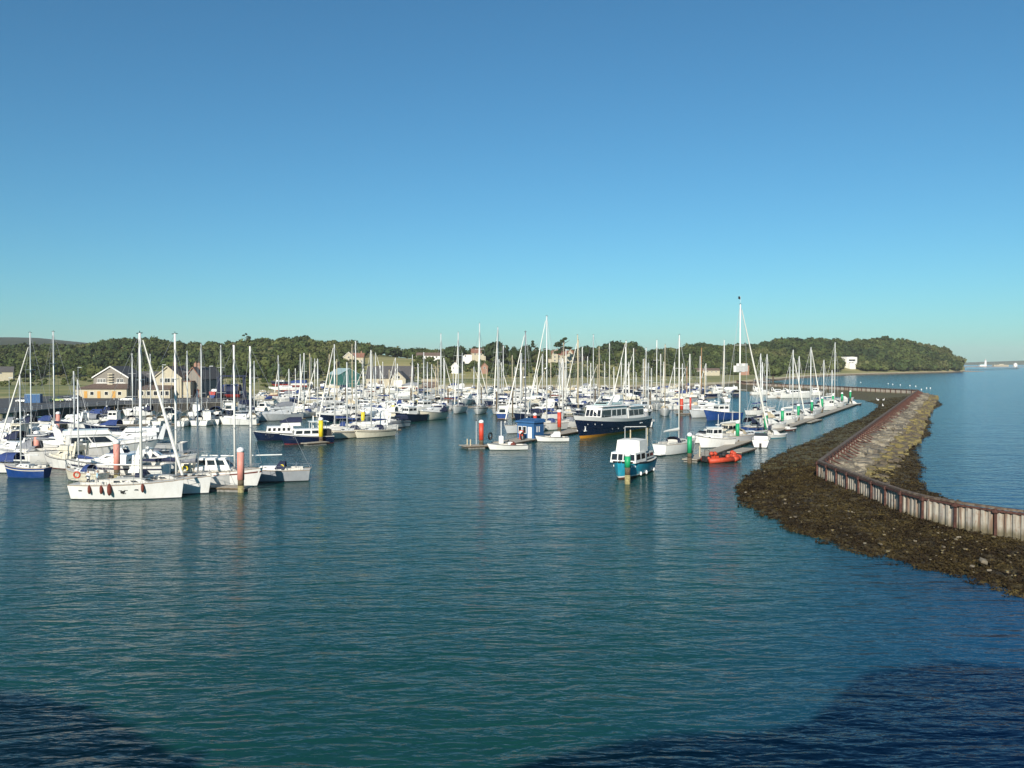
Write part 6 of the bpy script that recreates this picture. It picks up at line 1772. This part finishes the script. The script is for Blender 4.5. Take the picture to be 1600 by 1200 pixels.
for k in range(4): bg_.cbox(-1.5 + (-1.6 + k * 1.0) * .9, 0, zd + (zt - zd) * .50 + (.25 if k % 2 else 0), .95, .6, 1.2 + .3 * (k % 2))
bg_.build("radar_reflector", M['cwhite'], r)
MB().add([(-1.8, 0, zt + .6), (-2.5, 0, zt + .7), (-2.45, .02, zt + 1.2), (-1.8, 0, zt + 1.15)], [(0, 1, 2, 3)]).build("burgee", M['black'], r)
MB().tube((-1.8, 0, zt - .4), (-1.8, 0, zt + 1.3), .03, .02, 4).build("aerial", M['alu'], r)
yacht(1186, 676, 38, 9.5, 564, det=2, hull='blue', cov='cnavy', gen=False, hood='cnavy', label="royal blue hulled yacht with dark boom tent before the third green pile", boot='bootblue', mx=.12, bim='cnavy')
motor(1128, 656, 200, 11, 'wheel', det=2, hull='blue', boot='bootblue', label="bright blue fishing boat with white three windowed wheelhouse", fb=2.7, B=4.2)
motor(1102, 652, 215, 12.5, 'fly', det=2, label="white flybridge motor yacht bow on left of the blue fishing boat", hull='pale', fb=2.3, B=4.4)
r, h, zd = motor(1190, 697, 72, 7.6, 'cuddy', det=2, label="white outboard boat stern to us on the outer side of the walkway", fb=1.9, B=3.3)
motor(1214, 684, 22, 5.4, 'open', det=1, hull='white', boot='teal', hood='cwhite', label="white and pale teal covered dinghy beside the walkway", fb=.8)
motor(1233, 673, 22, 4.4, 'open', det=1, hull='cred', boot='boot', hood=None, label="small brown wooden dinghy beside the walkway", fb=.6)
motor(1336, 633, 10, 5.5, 'open', det=1, hull='black', hood='cwhite', label="black and white dinghy at the far end of the walkway", fb=.7)
def rib():
    p = at(1130, 722); r = empty("inflatable_boat", p, math.radians(22), "orange rigid inflatable with orange bags and dark outboards by the walkway", "inflatable boat")
    L = 6.2
    mm = MB()
    for s_ in (-1, 1): mm.path([(-L / 2, s_ * .95, .35), (L * .2, s_ * .95, .42), (L * .38, s_ * .7, .55), (L * .5, 0, .72)], .40, 10)
    mm.build("tube", M['orange'], r, True)
    Hull(L * .95, 1.9, .4, .3, .9, .6, 0, 2, 0, draft=.3).skin(None, None, 3, 9).build("hull", M['black'], r, True)
    MB().box(-L * .46, L * .3, -.7, .7, .25, .33).build("floor", M['cgrey'], r)
    MB().cbox(-.3, 0, .75, .8, .6, .9).build("console", M['black'], r)
    for x in (-1.1, -1.8): MB().cbox(x, 0, .65, .5, .45, .6).build("seat", M['orange'], r)
    for s_ in (-.35, .35): MB().cbox(-L / 2 - .15, s_, .6, .4, .32, .8).build("outboard_motor", M['black'], r)
    a = MB()
    for s_ in (-1, 1): a.tube((-L * .42, s_ * .8, .5), (-L * .46, s_ * .6, 1.9), .035, .035, 5)
    a.tube((-L * .46, -.6, 1.9), (-L * .46, .6, 1.9), .035, .035, 5); a.build("roll_bar", M['black'], r)
    rr = random.Random(5)
    for k in range(14):
        o = MB().lathe([(.05, -.28), (.26, -.15), (.28, .1), (.1, .3)], 8).build("kit_bag", M['orange' if k % 4 else 'black'], r, True)
        o.location = (rr.uniform(-2.2, 2.3), rr.uniform(-.8, .8), .75 + rr.uniform(0, .6)); o.scale = (1.5, 1.2, 1.1)
rib()
yacht(1013, 666, 80, 9.6, 565, det=1, cov='cbeige', gen=False, hood='cwhite', label="small white yacht stern to us right behind the navy motor yacht", mx=-.02)
# yachts and launches between the walkway and far wall
for (px, py, yaw, L, top, hull, lab) in [(1186, 648, 30, 9, 551, 'white', "white yacht with slim mast above the blue hulled yacht"), (1196, 645, 30, 9, 552, 'white', "white yacht, right one of a pair of slim masts over the pool"),
        (1236, 658, 28, 10, 545, 'white', "white yacht with twin looking masts on the inner walkway side"), (1246, 650, 28, 9, 555, 'pale', "pale yacht right of the twin looking masts"), (1264, 649, 26, 10, 541, 'pale', "grey yacht with thick white mast and furled sail at the walkway"),
        (1285, 638, 25, 9, 561, 'white', "white yacht with spreaders near the walkway's far part"), (1298, 634, 25, 9, 577, 'cream', "cream yacht with short mast near the walkway's far end"), (1302, 631, 25, 11, 534, 'white', "yacht with the rightmost tall mast of the harbour"), (1232, 622, 10, 9, 572, 'white', "white yacht with dull mast under the far wall")]:
    yacht(px, py, yaw, L, top, hull=hull, det=1, cov=random.choice(['cblue', 'cnavy', 'cwhite']), gen=lab.startswith("grey") or lab.startswith("white yacht with twin"), hood=random.choice([None, 'cnavy']), label=lab)
for (px, py, yaw, L, st, hull, hood, lab) in [(1211, 672, 30, 7.5, 'cuddy', 'white', 'cwhite', "white cuddy boat with big white cover right of the blue yacht"), (1213, 662, 28, 8.5, 'cruiser', 'white', 'cbeige', "white cruiser with beige canopy inside the walkway"), (1228, 664, 28, 7.5, 'wheel', 'white', None, "white wheelhouse boat with cream hood by the fifth green pile"),
        (1206, 655, 30, 8, 'cruiser', 'white', None, "low white cruiser in the pool left of the walkway"), (1262, 656, 28, 6, 'cuddy', 'white', 'cwhite', "small white cuddy boat nosing the walkway between green piles"), (1276, 644, 28, 7, 'cuddy', 'white', None, "small white open topped boat near the seventh green pile"),
        (1296, 641, 25, 7.5, 'wheel', 'white', None, "white day boat by the third last green pile"), (1308, 636, 22, 7, 'cuddy', 'white', 'cwhite', "white covered boat by the second last green pile"), (1322, 628, 12, 7, 'open', 'white', 'cwhite', "low white launch before the last green pile"),
        (1188, 617, 5, 9, 'fly', 'white', None, "white motor boat left end of the far pool row"), (1216, 617, 5, 9, 'cruiser', 'white', None, "white cruiser, second in the far pool row"), (1244, 622, 5, 15, 'cruiser', 'white', None, "long low white cruiser in the middle of the far pool row"), (1272, 618, 5, 9, 'wheel', 'white', None, "white wheelhouse boat right end of the far pool row"), (1207, 622, 8, 5, 'open', 'white', None, "tiny white dinghy in the far pool")]:
    motor(px, py, yaw, L, st, hull=hull, hood=hood, det=1, label=lab)

# ---------------- the crowd of masts in the middle
CROWD = [  # px, mast top row, waterline row
 (432, 554, 632), (437, 568, 624), (455, 575, 640), (477, 550, 652), (491, 559, 622), (500, 559, 648), (518, 552, 632), (549, 536, 640), (555, 568, 660), (566, 560, 632), (571, 575, 622), (580, 547, 634), (584, 550, 626), (598, 564, 622), (620, 558, 622), (624, 567, 634),
 (645, 553, 626), (656, 568, 622), (663, 549, 632), (667, 564, 640), (672, 568, 624), (684, 563, 626), (697, 558, 640), (706, 574, 620), (722, 550, 628), (738, 572, 620), (760, 575, 622), (781, 543, 634), (786, 565, 624), (790, 539, 628), (798, 554, 622), (805, 572, 640), (814, 546, 650), (818, 572, 630), (840, 575, 622), (864, 566, 634),
 (874, 560, 650), (880, 534, 636), (885, 544, 646), (891, 566, 626), (903, 530, 650), (906, 522, 640), (913, 541, 630), (921, 556, 624), (923, 566, 640), (931, 522, 634), (936, 540, 642), (945, 564, 622), (956, 535, 630), (959, 572, 640), (971, 558, 624), (978, 541, 636), (982, 531, 644), (993, 543, 626), (1005, 560, 622), (1009, 542, 650),
 (1018, 574, 622), (1026, 530, 640), (1030, 552, 626), (1039, 537, 649), (1056, 565, 624), (1076, 572, 622), (1096, 542, 624), (1105, 567, 620), (1132, 530, 628), (1131, 548, 620)]
CR = random.Random(21)
for (px, top, py) in CROWD:
    near_ = py > 636
    L = CR.uniform(8.5, 11) if top > 545 else CR.uniform(10.5, 13)
    yaw = CR.choice([262, 258, 266, 82, 86, 95, 215, 185]) if near_ else CR.choice([262, 90, 85, 200, 175, 15])
    wood = (px in (1096, 1076))
    yacht(px, py, yaw + CR.uniform(-6, 6), L, top, hull=CR.choice(['white'] * 6 + ['cream', 'navy', 'pale', 'blue']), cov=CR.choice(['cblue', 'cnavy', 'cwhite', 'cgrey', 'cbeige', 'cblue', 'cgreen', 'cred', None]), gen=CR.random() < .45,
          hood=CR.choice([None, 'cnavy', 'cblue', 'cbeige', 'cgrey']), det=0 if py < 630 else 1, spr=1 if py < 630 else 2, spar='wood' if wood else ('cbeige' if CR.random() < .25 else 'sparwhite' if CR.random() < .5 else 'alu'), boot=CR.choice(['boot', 'boot', 'bootred', 'bootblue']))
occupied = [(px, py) for (_, px, py, _) in BOATS]
for k in range(46):
    px, py = CR.uniform(430, 1110), CR.choice([616, 620, 624, 629, 634, 640])
    if 700 < px < 800 and py > 632: continue
    if all(abs(px - a) > 7 or abs(py - b) > 6 for a, b in occupied):
        yacht(px, py, CR.choice([262, 88, 95, 200, 175, 10]) + CR.uniform(-8, 8), CR.uniform(8, 11), CR.uniform(545, 582), hull=CR.choice(['white', 'white', 'white', 'pale', 'cream', 'navy']), cov=CR.choice(['cblue', 'cnavy', 'cwhite', 'cgrey', None]), gen=CR.random() < .5,
              hood=CR.choice([None, 'cnavy', 'cblue', 'cbeige']), det=0, spr=1, spar=CR.choice(['sparwhite', 'alu', 'cbeige']), boot=CR.choice(['boot', 'bootred', 'bootblue']))
        occupied.append((px, py))
def fill(y, x0, x1, step, dn):
    x = x0
    while x < x1:
        px = x + CR.uniform(-3, 3); py = y + CR.uniform(-2.0, 2.0)
        if all(abs(px - a) > 9 * (y - 567) / 70 + 2 or abs(py - b) > 5 for a, b in occupied):
            st = CR.choice(['cruiser', 'cruiser', 'fly', 'wheel', 'cuddy'])
            motor(px, py, CR.choice([262, 88, 200, 175, 10, 225]) + CR.uniform(-8, 8), CR.uniform(8, 12), st, hull=CR.choice(['white'] * 6 + ['navy', 'pale', 'blue', 'cream']), top=CR.choice(['white'] * 6 + ['cream']), hood=CR.choice([None, 'cnavy', 'cblue', 'cbeige', 'cwhite', 'cgrey']), det=0, rails=y > 630, boot=CR.choice(['boot', 'bootred', 'bootblue']))
            occupied.append((px, py))
        x += step
fill(613, 560, 1140, 12, 0)
fill(619, 450, 1150, 12, 0)
fill(625, 405, 1095, 14, 0)
fill(631, 400, 1075, 15, 0)
fill(638, 445, 705, 16, 0)
fill(638, 785, 1060, 16, 0)
fill(645, 440, 690, 17, 0)
fill(645, 800, 1000, 17, 0)
fill(653, 445, 600, 18, 0)
fill(655, 785, 880, 18, 0)
fill(660, 520, 600, 18, 0)
pontoon(wpt(470, 629), wpt(1120, 622), 3.0, "long far pontoon running behind the mast crowd", 0.5, 12)
pontoon(wpt(700, 637), wpt(1050, 637), 2.6, "middle pontoon among the crowded yachts", 0.5, 10)
pontoon(wpt(800, 655), wpt(905, 652), 2.4, "short pontoon behind the tall masts at the kiosk", 0.5, 6)
# poles of the crowded pontoons
for k, (px, py, yt) in enumerate([(776, 648, 612), (642, 636, 606), (700, 636, 608), (860, 640, 610), (930, 640, 608), (1016, 640, 612), (600, 632, 606), (540, 636, 606)]):
    pile(px, py, yt, 'bare', ["dark bare pile behind the right bow on yacht", "dark bare pile in the crowd above the navy wheelhouse boat", "dark bare pile in the crowd left of the bow on trio", "dark bare pile in the crowd behind the second red pile", "dark bare pile above the navy motor yacht's wheelhouse", "dark bare pile above the small stern on yacht", "dark bare pile in front of the slate barn", "dark bare pile in front of the teal shed"][k], .28)
# boats laid up ashore in the yard
def ashore(px, d, yaw, L, hull, hood, label, mast=None):
    z = float(land_z((px - 800) / F * d, d)); lift = 1.3
    p = on(px, d, z + lift); r = empty("laid_up_boat", p, math.radians(yaw), label, "boat ashore", "boats laid up in the yard")
    B = 1.0 + .23 * L; h = Hull(L, B, 1.7, 1.35, .75, .8, 0, 2.1, .05, draft=.9)
    h.skin(.15, None, 3, 13).build("hull", M[hull], r, True); h.skin(None, .15, 3, 13).build("bottom_paint", M['bootred' if L > 9 else 'bootblue'], r, True); h.deck().build("deck", M['deck'], r)
    m, fc = house(-.2 * L, .22 * L, B * .6, B * .4, 1.3, 2.1, .1, .6, .1, .05); c = m.build("cabin", M['white'], r); panes(c, fc, [('s', .15, .8, .4, .8), ('p', .2, .85, .4, .8)])
    if hood: canopy_arch(-.48 * L, .44 * L, B * 1.02, 1.2, 1.7).build("tarpaulin", M[hood], r, True)
    for x in (-.3 * L, .0, .25 * L):
        for s_ in (-1, 1): MB().tube((x, s_ * B * .5, -lift - .3), (x, s_ * B * .3, .1), .08, .08, 5).build("cradle_leg", M['rust'], r)
    if mast: MB().tube((.05 * L, 0, 1.6), (.05 * L, 0, top_z(mast, d) - z - lift), .13, .1, 6).build("mast", M['alu'], r)
ashore(462, 440, 182, 12, 'white', 'cblue', "boat ashore under a torn blue tarpaulin in front of the wood")
ashore(438, 430, 175, 10, 'navy', None, "dark hulled boat ashore left of the blue tarpaulin boat")
ashore(446, 405, 183, 16, 'white', None, "long low white hull ashore above the quay end")
ashore(486, 450, 100, 9, 'white', None, "white boat ashore right of the blue tarpaulin boat", 558)
ashore(505, 455, 95, 9, 'white', 'cwhite', "white covered boat ashore left of the teal shed")
ashore(520, 450, 170, 9, 'cream', None, "cream boat ashore beside the teal shed door")
ashore(585, 462, 175, 9, 'white', None, "white boat ashore before the cream boat store")
ashore(640, 458, 170, 10, 'white', 'cgrey', "grey covered boat ashore right of the white door workshop")
ashore(352, 300, 185, 10, 'navy', 'cnavy', "dark covered boat ashore right of the dark slate store")
ashore(336, 296, 95, 8, 'red', None, "maroon hulled boat ashore beside the dark slate store")
ashore(372, 306, 90, 9, 'white', 'cnavy', "white boat with navy cover ashore at the quay's end")
ashore(352, 330, 178, 12, 'navy', 'cblue', "long blue covered boat in the back of the yard")
def hoist():
    r = empty("boat_hoist", on(362, 284, 2.75), .2, "dark navy travelling boat hoist frame standing on the quay end", "boat hoist")
    m = MB()
    for x in (-4, 4):
        for y in (-2.5, 2.5): m.box(x - .25, x + .25, y - .25, y + .25, .6, 7)
        m.box(x - .3, x + .3, -2.8, 2.8, 7.01, 7.6)
    m.box(-4.3, 4.3, 2.2, 2.8, 7.61, 8.1); m.build("frame", M['cnavy'], r)
    for x in (-4, 4):
        for y in (-2.5, 2.5): MB().tube((x, y - .2, .5), (x, y + .2, .5), .5, .5, 12).build("wheel", M['black'], r)
    for x in (-2, 2): MB().path([(x, -2.5, 7), (x, -2.0, 3), (x, 2.0, 3), (x, 2.5, 7)], .05, 4).build("sling", M['cbeige'], r)
hoist()

# ---------------- labels for the crowd
ORD = ["first", "second", "third", "fourth", "fifth", "sixth", "seventh", "eighth", "ninth", "tenth", "eleventh", "twelfth"]
def zone(px):
    for lim, nm in ((505, "before the boat yard"), (575, "before the teal shed"), (700, "before the slate barn"), (800, "behind the bow-on trio"), (895, "behind the kiosk"), (960, "above the navy motor yacht's bow"), (1030, "above the navy motor yacht's stern"), (1300, "left of the blue fishing boat")):
        if px < lim: return nm
def rowname(py):
    return "shoreward row" if py < 623.5 else "middle rows" if py < 637 else "nearer rows"
cells = {}
for (r, px, py, q) in BOATS:
    if q['label']: continue
    yw = q['yaw'] % 360
    face = "bow to us" if 225 < yw < 315 else "stern to us" if 45 < yw < 135 else "side on"
    if q['kind'] == 'yacht':
        desc = HC[q['hull']] + " yacht"; extra = (CC[q['cov']] + " boom cover") if q['cov'] else "bare boom"
    else:
        desc = HC[q['hull']] + " " + dict(cruiser="cruiser", fly="flybridge cruiser", wheel="wheelhouse boat", cuddy="cuddy boat", open="launch")[q['style']]
        extra = (CC[q['cov']] + " canopy") if q['cov'] else "no canopy"
    cells.setdefault((desc, extra, rowname(py), zone(px)), []).append((px, r, face))
for (desc, extra, row, zn), lst in cells.items():
    lst.sort(key=lambda t: t[0])
    for k, (px, r, face) in enumerate(lst):
        if len(lst) == 1: r["label"] = "%s, %s, %s, %s" % (desc, extra, row, zn)
        else: r["label"] = "%s %s, %s, %s, %s" % (ORD[k], desc, extra, row, zn)
for (r, px, py, q) in BOATS:
    if '_d' in r: del r['_d']

# ------------------------------------------------------------------ the ferry we stand on (its unseen upper works are shaped to throw the shadow on the near water)
def ferry():
    r = empty("ferry", (0, -5.4, 0), 0, "white car ferry at its berth, carrying the viewpoint on its open top deck", "ferry")
    MB().box(-75, 45, -16, 4.5, -1.5, 8).build("hull", M['white'], r)
    MB().box(-70, 40, -15, 4.2, 8.01, 13.1).build("passenger_deck", M['white'], r)
    MB().box(-70, 40, -15.2, 4.4, 13.11, 13.3).build("top_deck", M['deck'], r)
    MB().prism([(-50, 13.32), (26, 13.32), (26, 19.0), (20, 21.0), (14, 22.5), (8, 23.0), (4, 22.3), (1, 19.8), (-1, 19.3), (-5, 19.2), (-9, 18.4), (-13, 17.0), (-16, 15.2), (-17, 15.8), (-22, 17.9), (-28, 19.8), (-34, 21.2), (-42, 21.6), (-50, 20.0)], -9, -2.2).build("superstructure", M['white'], r)  # unseen skyline, its outline drawn to give the wanted shadow patches
    for x, y, z in ((-36, -6, 22.5), (-24, -6, 18.6), (-5.5, -5, 18.8), (8, -6, 24.3), (16.5, -6, 23.0)):
        MB().lathe([(1.6, 13.4), (1.6, z - .6), (1.1, z)], 14, (x, y, 0)).build("funnel", M['cred'], r)  # unseen cylinders added to vary the outline of the shadow
    fr = random.Random(9)
    for k in range(34):
        x = -46 + k * 2.0 + fr.uniform(-.8, .8)
        z1 = float(np.interp(x, [-50, -42, -34, -28, -22, -17, -14, -11, -8, -5, -1, 1, 4, 8, 14, 20, 26], [20, 21.6, 21.2, 19.8, 17.9, 15.8, 14.6, 15.6, 17.6, 17.9, 18.4, 19.6, 22.3, 23, 22.5, 21, 19]))
        w = fr.uniform(.25, 1.1)
        if k % 3: MB().box(x - w, x + w, -5 - w, -5 + w, 13.33, z1 + fr.uniform(.3, 1.3)).build("shadow_box", M['white'], r)  # unseen box of random height, added to roughen the shadow's edge
        else: MB().tube((x, -4.4, 13.33), (x, -4.4, z1 + fr.uniform(1.0, 2.6)), .12, .06, 6).build("aerial", M['white'], r)  # thin pole, likewise added to break up the shadow's edge
    for k in range(40):
        x = -50 + k * 2.0
        if abs(x) > 3: MB().tube((x, 4.0, 13.3), (x, 4.0, 14.4), .04, .04, 5).build("rail_post", M['white'], r)
ferry()

# ------------------------------------------------------------------ the air
def haze():
    m = bpy.data.materials.new("haze_air"); m.use_nodes = True; nt = m.node_tree; nt.nodes.clear()
    v = nt.nodes.new("ShaderNodeVolumePrincipled"); v.inputs['Density'].default_value = 0.00006; v.inputs['Color'].default_value = (0.97, 0.98, 1.0, 1); v.inputs['Anisotropy'].default_value = 0.0
    o_ = nt.nodes.new("ShaderNodeOutputMaterial"); nt.links.new(v.outputs[0], o_.inputs['Volume'])
    o = MB().box(-9000, 9000, -9000, 9000, -2.5, 175).build("haze", m)
    tag(o, "thin pale sea haze over the whole harbour", None, None, "stuff")
haze()
